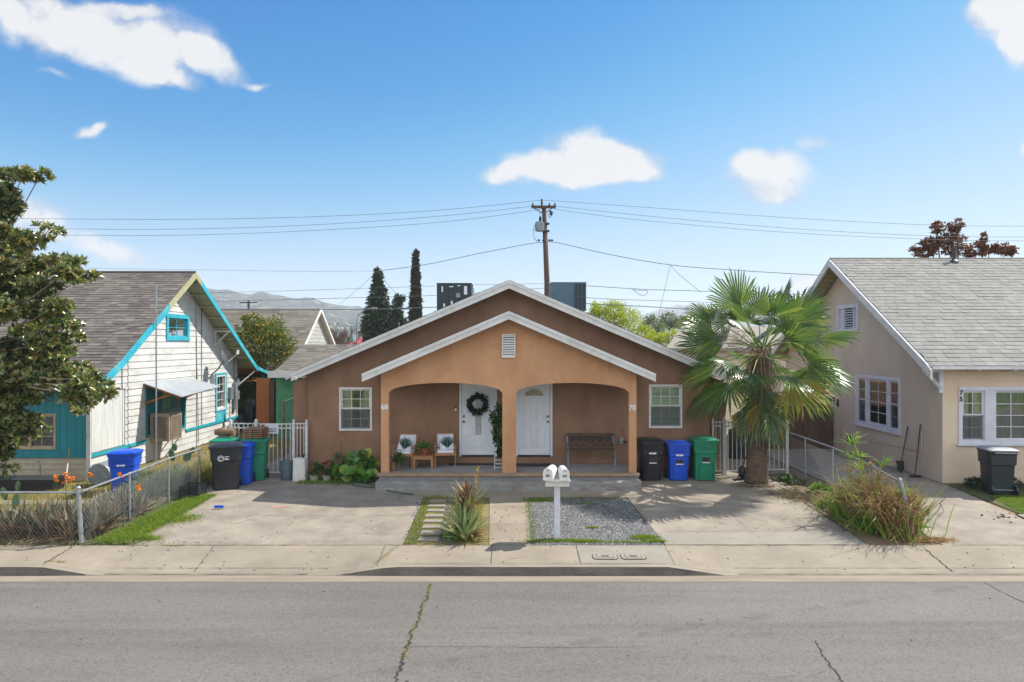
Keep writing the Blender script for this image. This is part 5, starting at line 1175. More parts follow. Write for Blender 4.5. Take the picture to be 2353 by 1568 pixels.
# ================================================================ porch furniture
ZP=.353
def chair(label,x,y,rz,clabel):
    t=thing('patio_chair',label,'chair',(x,y,ZP),rz,'patio chairs on the porch')
    for sx in (-1,1):
        mb=MB(); mb.tube([(sx*.27,-.26,0),(sx*.27,-.26,.58)],.019,4); mb.build('leg',M['teak'],t,local=True)
        mb=MB(); mb.tube([(sx*.27,.26,0),(sx*.27,.27,.4),(sx*.25,.34,.84)],.019,4); mb.build('leg',M['teak'],t,local=True)
        mb=MB(); mb.box(sx*.27-.03,sx*.27+.03,-.3,.3,.57,.595); mb.build('armrest',M['teak'],t,local=True,bevel=.006)
    mb=MB(); 
    for y0,y1 in ((-.28,-.25),(.25,.28)): mb.box(-.27,.27,y0,y1,.33,.38)
    for k in range(5): mb.box(-.26,.26,-.24+k*.1,-.18+k*.1,.375,.39)
    mb.box(-.28,-.255,-.26,.26,.33,.38); mb.box(.255,.28,-.26,.26,.33,.38); mb.build('seat_frame',M['teak'],t,local=True)
    MB().tube([(-.25,.34,.84),(.25,.34,.84)],.022,6).build('backrest_rail',M['teak'],t,local=True); MB().tube([(-.25,.3,.5),(.25,.3,.5)],.018,6).build('lower_rail',M['teak'],t,local=True)
    mb=MB(); mb.loft([rrect(.23,.24,.05,z) for z in (.392,.4,.45,.462)]); mb.build('seat_cushion',M['cushion'],t,local=True,smooth=True,bevel=.01)
    Mx=Matrix.Translation((0,.255,.47))@Matrix.Rotation(R(-12),4,'X'); mb=MB(); mb.box(-.225,.225,-.04,.04,0,.37,Mx); mb.build('back_cushion',M['cushion'],t,local=True,bevel=.03)
    return t
def pillow(label,x,y,z,rz,tilt,seed):
    t=thing('throw_pillow',label,'pillow',(x,y,z),rz,'leaf print pillows')
    Mx=Matrix.Rotation(R(-20),4,'X')@Matrix.Rotation(R(tilt),4,'Y'); mb=MB(); n=9; s=.19
    def h(u,v): return .055*(1-abs(u)**3)*(1-abs(v)**3)+.004
    def P(u,v,sg): k=1-.06*(1-abs(u))*(abs(v)>.99)-.06*(1-abs(v))*(abs(u)>.99); return Mx@Vector((u*s*k,sg*h(u,v),v*s*k+s))
    us=[-1+2*i/n for i in range(n+1)]
    for sg in (-1,1):
        for a,b in zip(us,us[1:]):
            for c,d in zip(us,us[1:]): mb.face([P(a,c,sg),P(b,c,sg),P(b,d,sg),P(a,d,sg)])
    pl=mb.build('cover',M['cushion'],t,local=True,smooth='full')
    # printed leaf: mid rib with fingers, lying on the front
    mb=MB(); rd=random.Random(seed)
    def q(u,v): u=max(-.97,min(.97,u)); v=max(-.97,min(.97,v)); p=P(u,v,-1); return p+Mx.to_3x3()@Vector((0,-.012,0))
    for k in range(8):
        v0=-.75+k*.19; L=.95*math.sin(math.pi*(k+1.2)/9.6)
        for sg in (-1,1):
            for i in range(4):
                a,b=i/4,(i+1)/4; wa,wb=.09*(1.1-a*.4),.09*(1.1-b*.5)
                f=lambda r,w: q(.08+sg*(.02+r*L),v0+r*.28+w)
                mb.face([f(a,-wa),f(b,-wb),f(b,wb),f(a,wa)])
    mb.build('leaf_print',M['printgreen'],pl,local=True); return t
xa=X_(929,18.4); xb=X_(1023,18.65)
chair('teak patio chair with white cushions beside the left porch column',xa,18.52,R(-8),''); pillow('white pillow with a big dark palm leaf print on the chair by the column',xa-.03,18.43,ZP+.46,R(-6),12,1)
chair('teak patio chair with white cushions nearer the wreathed door',xb,18.68,R(6),''); pillow('white pillow with a tilted dark leaf print on the chair nearer the door',xb+.06,18.6,ZP+.46,R(2),-6,2)
xt=X_(973,18.3); t=thing('side_table','low square teak side table between the two patio chairs','table',(xt,18.45,ZP)); mb=MB(); 
for k in range(6): mb.box(xt-.26+k*.088,xt-.26+k*.088+.082,18.2,18.66,ZP+.31,ZP+.335)
mb.build('tabletop',M['teak'],t)
mb=MB(); mb.box(xt-.24,xt+.24,18.215,18.235,ZP+.255,ZP+.31); mb.box(xt-.24,xt+.24,18.625,18.645,ZP+.255,ZP+.31); mb.box(xt-.25,xt-.23,18.235,18.625,ZP+.255,ZP+.31); mb.box(xt+.23,xt+.25,18.235,18.625,ZP+.255,ZP+.31); mb.build('apron',M['teak'],t)
for sx in (-1,1):
    for yy in (18.225,18.63): mb=MB(); mb.box(xt+sx*.235-.022,xt+sx*.235+.022,yy-.022,yy+.022,ZP,ZP+.31); mb.build('leg',M['teak'],t)
M['castiron']=mk('dark_cast_iron','#3a3c42','#2c2e33',9,.5,metal=.3)
# bench with cast iron pattern
xb0,xb1=X_(1303,18.75),X_(1414,18.75); xm=(xb0+xb1)/2; w=(xb1-xb0)/2; t=thing('park_bench','dark bench with a cast scroll back and wooden slats on the porch','bench',(xm,18.8,ZP)); 
for s_ in (-1,1):
    x=xm+s_*w*.97; mb=MB(); mb.tube([(x,18.62,ZP),(x,18.66,ZP+.2),(x,18.62,ZP+.42)],.02,6); mb.tube([(x,18.98,ZP),(x,18.9,ZP+.25),(x,18.92,ZP+.42),(x,19.0,ZP+.88)],.022,6); mb.tube([(x,18.95,ZP+.62),(x,18.75,ZP+.64),(x,18.6,ZP+.6),(x,18.62,ZP+.42)],.018,6); mb.tube([(x,18.62,ZP+.4),(x,18.92,ZP+.4)],.018,6); mb.build('leg',M['benchiron'] if 'benchiron' in M else M['steel'],t)
mb=MB()
for k in range(4): mb.box(xm-w,xm+w,18.62+k*.075,18.62+k*.075+.06,ZP+.415,ZP+.44)
mb.build('seat',M['pole'],t)
mb=MB(); f=FR((0,18.94,0),(1,0,0),(0,-1,0)); mb.fbox(f,xm-w,xm+w,ZP+.8,ZP+.86,-.02,.02); mb.fbox(f,xm-w,xm+w,ZP+.5,ZP+.55,-.01,.03); mb.build('backrest_slat',M['pole'],t)
mb=MB(); a0,a1,z0,z1=xm-w*.9,xm+w*.9,ZP+.56,ZP+.79; ring(mb,f,a0,a1,z0,z1,.015,-.01,.01)
for k in range(6):
    cx=a0+(a1-a0)*(k+.5)/6; cz=(z0+z1)/2; rr=.085
    mb.tube([(cx+rr*(1-.08*i)*math.cos(i*.55*(1 if k%2 else -1)),18.94,cz+rr*(1-.08*i)*math.sin(i*.55)) for i in range(13)],.015,5)
    mb.tube([(cx-.09,18.94,z0+.01),(cx-.02,18.94,cz),(cx+.07,18.94,z1-.01)],.009,5); mb.tube([(cx+.09,18.94,z0+.01),(cx+.03,18.94,cz),(cx-.07,18.94,z1-.01)],.009,5)
mb.build('cast_panel',M['castiron'],t)
# door mats
for x0,x1,y0,y1,l in ((.1,1.1,18.55,19.0,'thin dark doormat under the fanlight door'),(-1.75,-.45,18.75,19.05,'thin dark doormat under the wreathed door')):
    mb=MB(); mb.box(x0,x1,y0,y1,ZP,ZP+.012); tag(mb.build('doormat',M['cartslate'],bevel=.004),l,'doormat')
# wreath
M['wreath']=leafmat('wreath_leaves',['#0d1f12','#1a3320','#12281a','#25402a'],.35,.15)
wc=Vector((X_(1098,19.05),18.985+.07,Z_(929,19.05))); t=thing('door_wreath','round dark green leaf wreath hung on the left front door','wreath',wc)
n=420; a=rng.uniform(0,2*np.pi,n); rr=rng.normal(.2,.035,n); P=np.stack([wc.x+rr*np.cos(a),wc.y-.02+rng.uniform(-.05,.03,n),wc.z+rr*np.sin(a)],1)
D=np.stack([np.cos(a+.7)*1,rng.normal(-.35,.3,n),np.sin(a+.7)],1)+rng.normal(0,.45,(n,3)); V,T=leafgeo(P,D,np.stack([rng.normal(0,.4,n),-np.ones(n),rng.normal(0,.4,n)],1),rng.uniform(.08,.13,n),.05); npmesh('leaves',V,T,M['wreath'],t)
mb=MB(); mb.box(wc.x-.0,wc.x+.05,wc.y-.06,wc.y-.05,wc.z-.04,wc.z+.06); mb.box(wc.x-.02,wc.x+.01,wc.y-.062,wc.y-.052,wc.z+.0,wc.z+.03); mb.build('bow',mk('pale_green_ribbon','#8fa38d','#7f957f',6,.6),t)
# trellis stand with trailing plants by the centre column
xs_=X_(1147,18.2); t=thing('plant_trellis','white metal ladder trellis standing behind the centre porch column','trellis',(xs_,18.2,ZP)); mb=MB()
for x in (xs_-.12,xs_+.26): mb.tube([(x,18.15,ZP),(x,18.2,ZP+1.55)],.012,6)
for k in range(15): z=ZP+.05+k*.1; mb.tube([(xs_-.12,18.15,z),(xs_+.26,18.15,z)],.009,5)
mb.build('frame',M['white'],t)
M['ivy']=leafmat('trailing_leaves',['#1c3313','#33521f','#4d6e2a','#27421a','#6c8a3d'],.45,.3)
def foliage(parent,name,mat,blobs,nl,size,asp=.5,up=.2,out=1.0,seedjit=1):
    """blobs: (centre, (rx,ry,rz), weight); leaves on clumped twigs filling the volume"""
    Ps=[];Ds=[]
    for c,r,wt in blobs:
        n=int(nl*wt); k=max(3,n//26); tc_=rdir(k)*rng.uniform(.25,1,(k,1))**.6; idx=rng.integers(0,k,n)
        loc=tc_[idx]+rng.normal(0,.17,(n,3)); P=np.array(c)+loc*np.array(r); Ps.append(P); Ds.append(nrm(loc)*out+rng.normal(0,.7,(n,3))+np.array([0,0,up]))
    P=np.concatenate(Ps);D=np.concatenate(Ds);n=len(P)
    V,T=leafgeo(P,D,rng.normal(0,.6,(n,3))+np.array([0,0,1]),rng.uniform(.7,1.25,n)*size,size*asp); return npmesh(name,V,T,mat,parent)
t=thing('trailing_plant','trailing green vine spilling over the white trellis by the centre column','plant',(xs_,18.1,ZP+1.3))
foliage(t,'foliage',M['ivy'],[((xs_+.06,18.1,ZP+1.4),(.24,.14,.32),1.2),((xs_+.04,18.08,ZP+1.0),(.2,.12,.4),1.1),((xs_+.0,18.08,ZP+.6),(.13,.08,.3),.6),((xs_-.12,18.08,ZP+1.05),(.1,.08,.1),.3)],420,.1,.55,-.3)
t=thing('leaning_planter','thin potted plant leaning behind the left porch column','plant',(X_(905,17.95),17.95,ZP)); p=Vector((X_(903,17.95),18.0,ZP))
mb=MB(); mb.lathe(p,[(.08,0),(.11,.22),(.12,.24),(.1,.24),(.09,.2)],14); mb.build('pot',M['slatwood'],t); foliage(t,'foliage',M['ivy'],[((p.x+.06,p.y,p.z+.36),(.16,.12,.16),1),((p.x+.15,p.y,p.z+.25),(.1,.1,.14),.5)],120,.14,.35,0)
pp_=Vector((xt+.03,18.45,ZP+.337)); t=thing('potted_fern','spiky potted fern in a terracotta pot on the teak side table','potted plant',pp_); mb=MB(); mb.lathe(pp_,[(.075,0),(.1,.15),(.115,.16),(.115,.19),(.095,.19),(.09,.13)],16); mb.build('pot',M['terracotta'],t,smooth=True)
M['fern']=leafmat('fern_blades',['#29451c','#48702a','#5f8a36','#6b5a3c'],.5,.3)
def spray(parent,name,mat,c,n,L,wd,elev=(.2,1.2),bend=.8,r0=.03):
    a=rng.uniform(0,2*np.pi,n); e=rng.uniform(elev[0],elev[1],n); D=np.stack([np.cos(a)*np.cos(e),np.sin(a)*np.cos(e),np.sin(e)],1)
    P=np.array(c)+np.stack([np.cos(a)*r0,np.sin(a)*r0,np.zeros(n)],1)*rng.uniform(.2,1,(n,1)); B=np.stack([np.cos(a)*.5,np.sin(a)*.5,-np.ones(n)],1)*bend
    return npmesh(name,*bladegeo(P,D,B,rng.uniform(L*.6,L,n),wd),mat,parent)
spray(t,'fronds',M['fern'],pp_+Vector((0,0,.17)),70,.42,.028,(.2,1.35),.5)
# pots and plants in the bed left of the porch
M['bigleaf']=leafmat('broad_leaves',['#2c4a17','#47701f','#5c8a2c','#3a5f1e','#9aa03a'],.4,.25,spec=.5)
def broad(label,blobs,n,size,parent_loc,mat='bigleaf',nm='broad_leaf_plant'):
    t=thing(nm,label,'plant',parent_loc,group=None)
    for bi,(c,r,w) in enumerate(blobs):
        k=int(n*w); P=np.array(c)+rdir(k)*np.array(r)*rng.uniform(.4,1,(k,1)); a=rng.uniform(0,2*np.pi,k)
        Vs=[];Ts=[];m=10
        Nn=nrm(rng.normal(0,.45,(k,3))+np.array([0,-.55,.8])); S=nrm(np.cross(Nn,rdir(k))); D=np.cross(S,Nn); sz=rng.uniform(.6,1.2,k)[:,None]*size
        ring_=[]
        for j in range(m):
            th=2*np.pi*j/m; rad=1.0*(1-.35*(abs(th-np.pi)<.5))*(1+.15*np.cos(th)); ring_.append(P+(D*np.cos(th)*rad+S*np.sin(th)*.9*rad)*sz+Nn*sz*.22*abs(np.sin(th)))
        V=np.stack([P]+ring_,1).reshape(-1,3); b=(np.arange(k)*(m+1))[:,None]; T=np.concatenate([b+np.array([[0,1+j,1+(j+1)%m]]) for j in range(m)],1).reshape(-1,3)
        Vs.append(V);Ts.append(T)
        npmesh('leaves',V,T,M[mat],t)
    return t
bx=X_(815,18.3)
broad('large round leaved green plant with yellowing leaves left of the porch column',[((bx+.15,18.35,.55),(.45,.3,.32),1),((bx-.2,18.15,.3),(.4,.25,.2),.8),((bx+.3,18.15,.25),(.3,.2,.2),.5)],60,.13,(bx,18.3,0))
t=thing('shrub','fine leaved dark green shrub under the left front window','shrub',(X_(775,18.5),18.5,0)); foliage(t,'foliage',M['ivy'],[((X_(778,18.5),18.5,.4),(.3,.2,.3),1),((X_(730,18.5),18.5,.25),(.25,.2,.2),.7),((X_(790,18.4),18.4,.2),(.5,.2,.15),1)],500,.08,.5)
t=thing('flowering_plant','potted plant with dark red flowers under the left front window','flower',(X_(752,18.4),18.4,0)); c=Vector((X_(752,18.4),18.4,0))
mb=MB(); mb.lathe(c,[(.09,0),(.12,.1),(.13,.14),(.11,.14)],14); mb.build('pot',M['concretepot'],t); foliage(t,'foliage',M['ivy'],[((c.x,c.y,.28),(.2,.15,.13),1)],160,.09,.5)
M['redpetal']=leafmat('red_petals',['#7a0d18','#a31523','#8a101d'],.6,.2,'#ff8080'); foliage(t,'flowers',M['redpetal'],[((c.x,c.y-.05,.47),(.12,.08,.06),1)],70,.05,.8)
t=thing('garden_pot','empty pale pot standing in the shaded grass left of the porch','pot',(X_(722,18.4),18.4,0)); mb=MB(); mb.lathe((X_(722,18.4),18.4,0),[(.09,0),(.12,.13),(.14,.16),(.11,.16),(.1,.1)],14); mb.build('pot',M['concretepot'],t)
M['orangepetal']=leafmat('orange_petals',['#d9741a','#f09a2a','#e68820'],.6,.3,'#ffcc80')
t=thing('poppy_stems','thin stems with small orange flowers below the left front window','flower',(X_(778,18.3),18.3,0))
mb=MB()
for px,py in ((765,1022),(785,1012),(770,1035),(792,1030)): q=W(px,py,18.3); mb.tube([(q.x+.02,18.3,.3),(q.x,18.3,q.z)],.006,4)
mb.build('stem',M['ivy'],t); [foliage(t,'flower',M['orangepetal'],[(tuple(W(px,py,18.3)),(.025,.025,.02),1)],7,.04,.9) for px,py in ((765,1022),(785,1012),(770,1035),(792,1030))]
# garden hose
hp=[G(815,1110)+Vector((0,0,.03)),G(850,1116)+Vector((0,0,.02)),G(880,1120)+Vector((0,0,.02)),G(845,1122)+Vector((0,0,.03)),G(810,1116)+Vector((0,0,.03)),G(790,1110)+Vector((0,0,.03)),G(830,1108)+Vector((0,0,.06)),G(872,1108)+Vector((0,0,.1)),G(868,1098)+Vector((0,0,.25)),G(868,1120)+Vector((0,0,.03)),G(905,1132)+Vector((0,0,.02)),G(950,1138)+Vector((0,0,.02))]
def smooth(P,n=6):
    P=[Vector(p) for p in P]; o=[]
    for i in range(len(P)-1):
        p0,p1,p2,p3=P[max(i-1,0)],P[i],P[i+1],P[min(i+2,len(P)-1)]
        for k in range(n): t_=k/n; o.append(.5*((2*p1)+(p2-p0)*t_+(2*p0-5*p1+4*p2-p3)*t_*t_+(3*p1-p0-3*p2+p3)*t_**3))
    return o+[P[-1]]
mb=MB(); mb.tube(smooth(hp),.016,7); tag(mb.build('garden_hose',M['hose'],smooth=True),'green garden hose lying tangled on the ground left of the porch step','hose')
# black bucket and shovel leaning beside the palm
pk=G(1706,1103); t=thing('black_bag','small black bundle slumped against the foot of the palm','bag',pk); mb=MB(); mb.sphere(pk+Vector((.08,.1,.18)),.2,12,(.85,.8,1.05)); mb.build('bag',M['cartblack'],t,smooth=True)
t=thing('shovel','thin black handled shovel leaning toward the palm trunk','shovel',pk); mb=MB(); mb.tube([pk+Vector((-.16,-.05,.02)),W(1722,1030,18.1)],.014,6); mb.build('handle',M['pole'],t); mb=MB(); mb.box(pk.x-.25,pk.x-.07,pk.y-.12,pk.y+.02,pk.z,pk.z+.03); mb.build('blade',M['black'],t)
# ================================================================ fan palm
M['palm']=leafmat('palm_leaf',['#2f4a20','#42602a','#58742e','#3a5826','#7a8638'],.32,.4,'#fff6a0',spec=.7)
M['palmtip']=leafmat('palm_leaf_yellow',['#98983a','#b89c3c','#80903a','#a87c34'],.5,.4,'#fff08a')
M['petiole']=mk('petiole','#7d8a3c','#5f7430',5,.5)
M['deadfrond']=leafmat('dead_frond',['#54483a','#7d6c52','#9a8a6c','#453a2e','#666048'],.8,.2,'#ffe0b0')
def fan(t,O,d,Lp,Rf,spread=125,ns=42,droop=.35,yel=0.0,twist=0.0,cup=.25,i=0):
    """costapalmate leaf: petiole then folded segments, split and drooping at the tips"""
    d=Vector(d).normalized(); side=d.cross(Zv)
    if side.length<.1: side=Vector((1,0,0))
    side.normalize(); side=Matrix.Rotation(twist,3,d)@side; nv=side.cross(d).normalized()
    hub=O+d*Lp-Zv*Lp*.06
    mb=MB(); mb.tube([O,O+d*Lp*.5+Zv*.03,hub],[.022,.014,.009],5); pet=mb.build('petiole',M['petiole'],t)
    Vs=[];Ts=[];VY=[];TY=[]
    ths=np.linspace(-R(spread),R(spread),ns+1)
    for k in range(ns):
        a=(ths[k]+ths[k+1])/2; da=(ths[1]-ths[0])*.5; rr=Rf*(1-.28*(abs(a)/R(spread))**2)*random.uniform(.93,1.04)
        def pt(th,r,lift): 
            q=hub+d*(math.cos(th)*r)+side*(math.sin(th)*r)+nv*(lift-cup*r*abs(math.sin(th))*.5)
            x=max(0,r/Rf-.35); return q-Zv*droop*Rf*x*x*1.6
        f=.012; sp=random.uniform(.5,.68)*rr
        j=random.gauss(0,.06)
        h=pt(a,.03,0); m1=pt(a-da,sp*.6,-f*.5); m2=pt(a+da,sp*.6,-f*.5); c1_=pt(a,sp*.6,f)
        e1=pt(a-da*.85,sp,-f); e2=pt(a+da*.85,sp,-f); c2=pt(a,sp,f)
        r2=rr*.84; g1_=pt(a-da*.4+j*.4,r2,-f); g2=pt(a+da*.4+j*.4,r2,-f); tip=pt(a+j,rr,0)-Zv*random.uniform(0,.10)
        b=len(Vs); Vs+= [h,m1,m2,c1_,e1,e2,c2,g1_,g2,tip]
        Ts+=[(b,b+1,b+3),(b,b+3,b+2),(b+1,b+4,b+6),(b+1,b+6,b+3),(b+3,b+6,b+5),(b+3,b+5,b+2),(b+4,b+7,b+6),(b+6,b+8,b+5),(b+7,b+8,b+6),(b+7,b+9,b+8)]
    fr_=npmesh('leaf_blade',np.array([tuple(v) for v in Vs]),Ts,M['palmtip'] if random.random()<yel else M['palm'],pet)
    return pet
random.seed(21)
pb=G(1738,1110); t=thing('fan_palm','stocky fan palm with a full skirt of green fronds by the right driveway','palm tree',pb)
cr=Vector((6.6,18.1,3.5))
mb=MB(); pts=[];rad=[]
for k in range(26):
    f=k/25; pts.append(pb.lerp(cr-Vector((0,0,.15)),f)); rad.append((.31-.13*min(1,f*2.2) if f<.45 else .18+.03*math.sin(f*3))*(1+.05*(k%2)))
mb.tube(pts,rad,18); mb.build('trunk',M['trunkpalm'],t,smooth='full')
mb=MB()
for k in range(70):
    a=random.uniform(0,6.28); z=random.uniform(2.3,3.5); r=.18; p=Vector((cr.x+r*math.cos(a),cr.y+r*math.sin(a),z)); mb.tube([p,p+Vector((.09*math.cos(a),.09*math.sin(a),.2))],[.035,.012],5)
mb.build('boot',M['slatwood'],t)
NF=40
for k in range(NF):
    az=k*2.39996+.4; f=(k+.5)/NF; el=math.asin(1-1.72*f)          # upright in the middle, hanging lowest
    el=max(R(-80),min(R(84),el+random.gauss(0,.06)))
    d=(math.cos(az)*math.cos(el),math.sin(az)*math.cos(el),math.sin(el)); e=math.degrees(el)
    lp=1.15 if e>40 else 1.25 if e>-20 else 1.1; rf=1.12 if e>-30 else 1.25
    ye_=0 if e>-30 else .1 if e>-60 else .5
    if e>0 and random.random()<.25: lp*=.75
    fan(t,cr+Vector((math.cos(az)*.12,math.sin(az)*.12,.1 if el>0 else -.1)),d,lp*random.uniform(.85,1.12),rf*random.uniform(.82,1.05),droop=(.03 if e>50 else .1 if e>0 else .15 if e>-40 else .05),yel=ye_,twist=random.uniform(-1.1,1.1),spread=random.choice([66,76,86,98]),ns=26,cup=.3)
for az,lp in ((-45,1.2),(-10,1.35),(-75,1.05),(-105,1.1),(-135,1.2),(-90,.8),(170,1.2),(-60,1.4)):
    el=R(-74); a_=R(az); fan(t,cr+Vector((0,0,-.15)),(math.cos(a_)*math.cos(el),math.sin(a_)*math.cos(el),math.sin(el)),lp,1.1,droop=.05,yel=.35,twist=random.uniform(-.3,.3),spread=64,ns=30)
n=500; a=rng.uniform(0,2*np.pi,n); P=np.stack([cr.x+.25*np.cos(a),cr.y+.25*np.sin(a),rng.uniform(2.2,3.6,n)],1)
npmesh('dead_fiber',*bladegeo(P,np.stack([np.cos(a)*.4,np.sin(a)*.4,-np.ones(n)],1),np.stack([np.zeros(n),np.zeros(n),-np.ones(n)],1)*.3,rng.uniform(.3,.9,n),.012),M['deadfrond'],t)
n=420; q=W(1690,785,17.6); P=np.array(q)+rng.normal(0,1,(n,3))*np.array([.2,.2,.17]); npmesh('dry_flower_tuft',*bladegeo(P,rdir(n),rdir(n)*.6,rng.uniform(.08,.25,n),.01),mk('pinkish_dry','#a08a80','#7c675c',9,.9),t)

# ================================================================ agaves and bed plants
M['agave']=leafmat('agave_leaf',['#566a46','#748858','#94a268','#a39c5c','#62784c'],.5,.15)
M['agavedry']=leafmat('agave_dry_leaf',['#7a5c40','#a08058','#5d4836','#b09468','#6a4a38'],.8,.2,'#ffd9a0')
def thick(parent,name,mat,P,D,bend,L,Wd,n=7):
    """fleshy channelled leaves"""
    Vs=[];Ts=[]; b=0
    for p,d,bd,l,w in zip(P,D,bend,L,Wd):
        p=Vector(p);d=Vector(d).normalized();bd=Vector(bd); s=d.cross(Zv)
        if s.length<.05: s=Vector((1,0,0))
        s.normalize(); u_=s.cross(d).normalized()
        for i in range(n+1):
            f=i/n; c=p+d*l*f+bd*l*f*f; ww=w*(.75+.5*math.sin(math.pi*min(f*1.3,1)) )*(1-f**2.2)*.6+.001
            Vs+=[tuple(c-s*ww+u_*ww*.35),tuple(c-u_*ww*.25),tuple(c+s*ww+u_*ww*.35)]
        for i in range(n):
            k=b+i*3; Ts+=[(k,k+1,k+4),(k,k+4,k+3),(k+1,k+2,k+5),(k+1,k+5,k+4)]
        b+=3*(n+1)
    return npmesh(name,np.array(Vs),Ts,mat,parent)
def rosette(parent,c,n,L,w,mat='agave',name='leaves',el=(10,80),tilt=(0,0),bend=.25,colz=0):
    P=[];D=[];B=[];Ls=[];Ws=[]
    for i in range(n):
        a=random.uniform(0,6.283); e=R(random.uniform(*el)); z=random.random()*colz
        D.append((math.cos(a)*math.cos(e)+tilt[0],math.sin(a)*math.cos(e)+tilt[1],math.sin(e))); P.append((c[0]+.03*math.cos(a)+tilt[0]*z,c[1]+.03*math.sin(a),c[2]+z)); k=random.uniform(-.3,1)*bend
        B.append((math.cos(a)*k,math.sin(a)*k,-abs(k)*.6)); Ls.append(L*random.uniform(.65,1.1)); Ws.append(w*random.uniform(.8,1.2))
    return thick(parent,name,M[mat],P,D,B,Ls,Ws)
random.seed(5)
ca_=G(1070,1242); t=thing('agave','tall green agave with dry lower leaves and a pale flower stalk beside the path','agave',ca_)
rosette(t,ca_,46,.68,.06,el=(22,85)); rosette(t,ca_+Vector((-.1,.35,.05)),36,.66,.05,el=(40,88),colz=.35); rosette(t,ca_+Vector((.05,.55,.2)),34,.6,.045,el=(35,88),colz=.4)
rosette(t,ca_+Vector((0,.45,.35)),50,.5,.04,'agavedry','dry_leaves',(30,88),colz=.45); rosette(t,ca_+Vector((.1,.1,.1)),26,.5,.03,'agavedry','dry_leaves',(-5,50))
rosette(t,ca_+Vector((-.15,.3,.02)),40,.5,.035,el=(5,60))
s0=ca_+Vector((.13,.6,.4)); s1=Vector((X_(1096,14.1),14.1,Z_(1078,14.1))); mb=MB(); mb.tube([s0,s0.lerp(s1,.5),s1],[.02,.015,.008],6); mb.build('flower_stalk',mk('dry_stalk','#b89a62','#8f7444',8,.8),t)
M['stalkbud']=leafmat('stalk_buds',['#b9a05a','#9a7f42','#cbb676'],.8,.2)
foliage(t,'seed_heads',M['stalkbud'],[(tuple(s0.lerp(s1,k/9)),(.035,.035,.06),1) for k in range(4,10)],45,.035,.7)
broad('low mixed weeds and dark leaves around the foot of the agave',[((ca_.x-.25,ca_.y+.15,gz(13.6)+.03),(.35,.2,.04),1)],60,.04,tuple(ca_),nm='ground_weeds')
# old agave and aloe thicket behind the left fence
M['agaveold']=leafmat('old_agave_leaf',['#2f3a2c','#56604a','#8a8a6a','#6f6148','#a3977a','#3d4838','#8a7250'],.6,.12)
LBL=['dense dry agave clump right against the leaning fence post','grey green agave clump with brown tongues in the fence corner','spiky agave clump between the fence corner and the prickly pear','dark low agave clump beside the prickly pear by the sidewalk fence','agave clump at the left edge of the yard fence','dry agave clump just inside the side fence near the corner','tangled yellowing agave clump by the middle side fence post','small aloe clump behind the side fence, nearest the blue cart']
for k,(x,y,s_) in enumerate(((-8.75,13.75,1),(-9.25,13.95,1.1),(-9.9,13.8,.95),(-10.5,13.8,.8),(-11.3,13.9,.75),(-8.75,14.5,.9),(-8.65,15.2,.8),(-9.1,15.7,.7))):
    t=thing('agave',LBL[k],'agave',(x,y,gz(y)),group='agaves behind the left fence')
    for j in range(4):
        c=(x+random.uniform(-.28,.28),y+random.uniform(-.25,.25),gz(y)); rosette(t,c,20,.74*s_,.07,'agaveold',el=(30,88)); rosette(t,c,20,.6*s_,.065,'agavedry','dry_leaves',(5,75))
    n=70; a=rng.uniform(0,2*np.pi,n); P=np.stack([x+rng.normal(0,.3,n),y+rng.normal(0,.25,n),np.full(n,gz(y))],1)
    npmesh('dry_stems',*bladegeo(P,np.stack([rng.normal(0,.25,n),rng.normal(0,.25,n),np.ones(n)],1),rdir(n)*.25,rng.uniform(.5,.95,n)*s_,.01),M['deadfrond'],t)
# flowers standing above them
t=thing('orange_flowers','cluster of orange flower heads standing above the left fence','flower',(-9.6,14.1,gz(14)))
mb=MB(); fl=[(130,1098,.05),(150,1095,.06),(165,1100,.05),(205,1092,.03),(150,1108,.04),(278,1092,.04),(105,1165,.03),(318,1120,.05)]
for px,py,r in fl: q=W(px,py,14.1); mb.tube([(q.x+.05,14.1,gz(14)),q],.006,4)
mb.build('stem',M['ivy'],t); [foliage(t,'flower_head',M['orangepetal'],[(tuple(W(px,py,14.1)),(r,r,r),1)],60,.04,.8) for px,py,r in fl]
# prickly pear cactus
M['cactus']=mk('cactus_green','#3f5a38','#56704a',5,.6,.004,40)
def pad(mb,c,rx,rz,th,tilt,yaw=0):
    Mx=Matrix.Translation(c)@Matrix.Rotation(yaw,4,'Z')@Matrix.Rotation(tilt,4,'Y'); n=14; rings=[]
    for f,y in ((.8,-th),(1,0),(.8,th)): rings.append([Mx@Vector((rx*f*math.cos(a)*(1+.12*math.sin(a)),y,rz*f*math.sin(a)+rz)) for a in [2*math.pi*k/n for k in range(n)]])
    mb.loft(rings)
for k,(lst,lab) in enumerate((([((22,1205),.08,.15,12),((32,1170),.08,.16,14),((40,1130),.05,.11,6),((14,1150),.07,.14,-18)],'tall prickly pear pads right behind the fence at the left edge'),([((408,1100),.12,.2,0),((398,1060),.1,.16,-15),((425,1062),.1,.15,22),((438,1042),.07,.1,35),((402,1037),.08,.11,-5)],'prickly pear cactus growing against the white clapboards'))):
    Y=(13.75,18.1)[k]; t=thing('prickly_pear',lab,'cactus',W(lst[0][0][0],lst[0][0][1],Y),group='prickly pear cacti'); mb=MB()
    for (px,py),rx,rz,ti in lst: pad(mb,W(px,py,Y),rx,rz,.025,R(ti),random.uniform(-.4,.4))
    mb.tube([W(lst[0][0][0],lst[0][0][1],Y),Vector((W(lst[0][0][0],0,Y).x,Y,gz(Y)))],.06,8); mb.build('pad',M['cactus'],t,smooth=True)
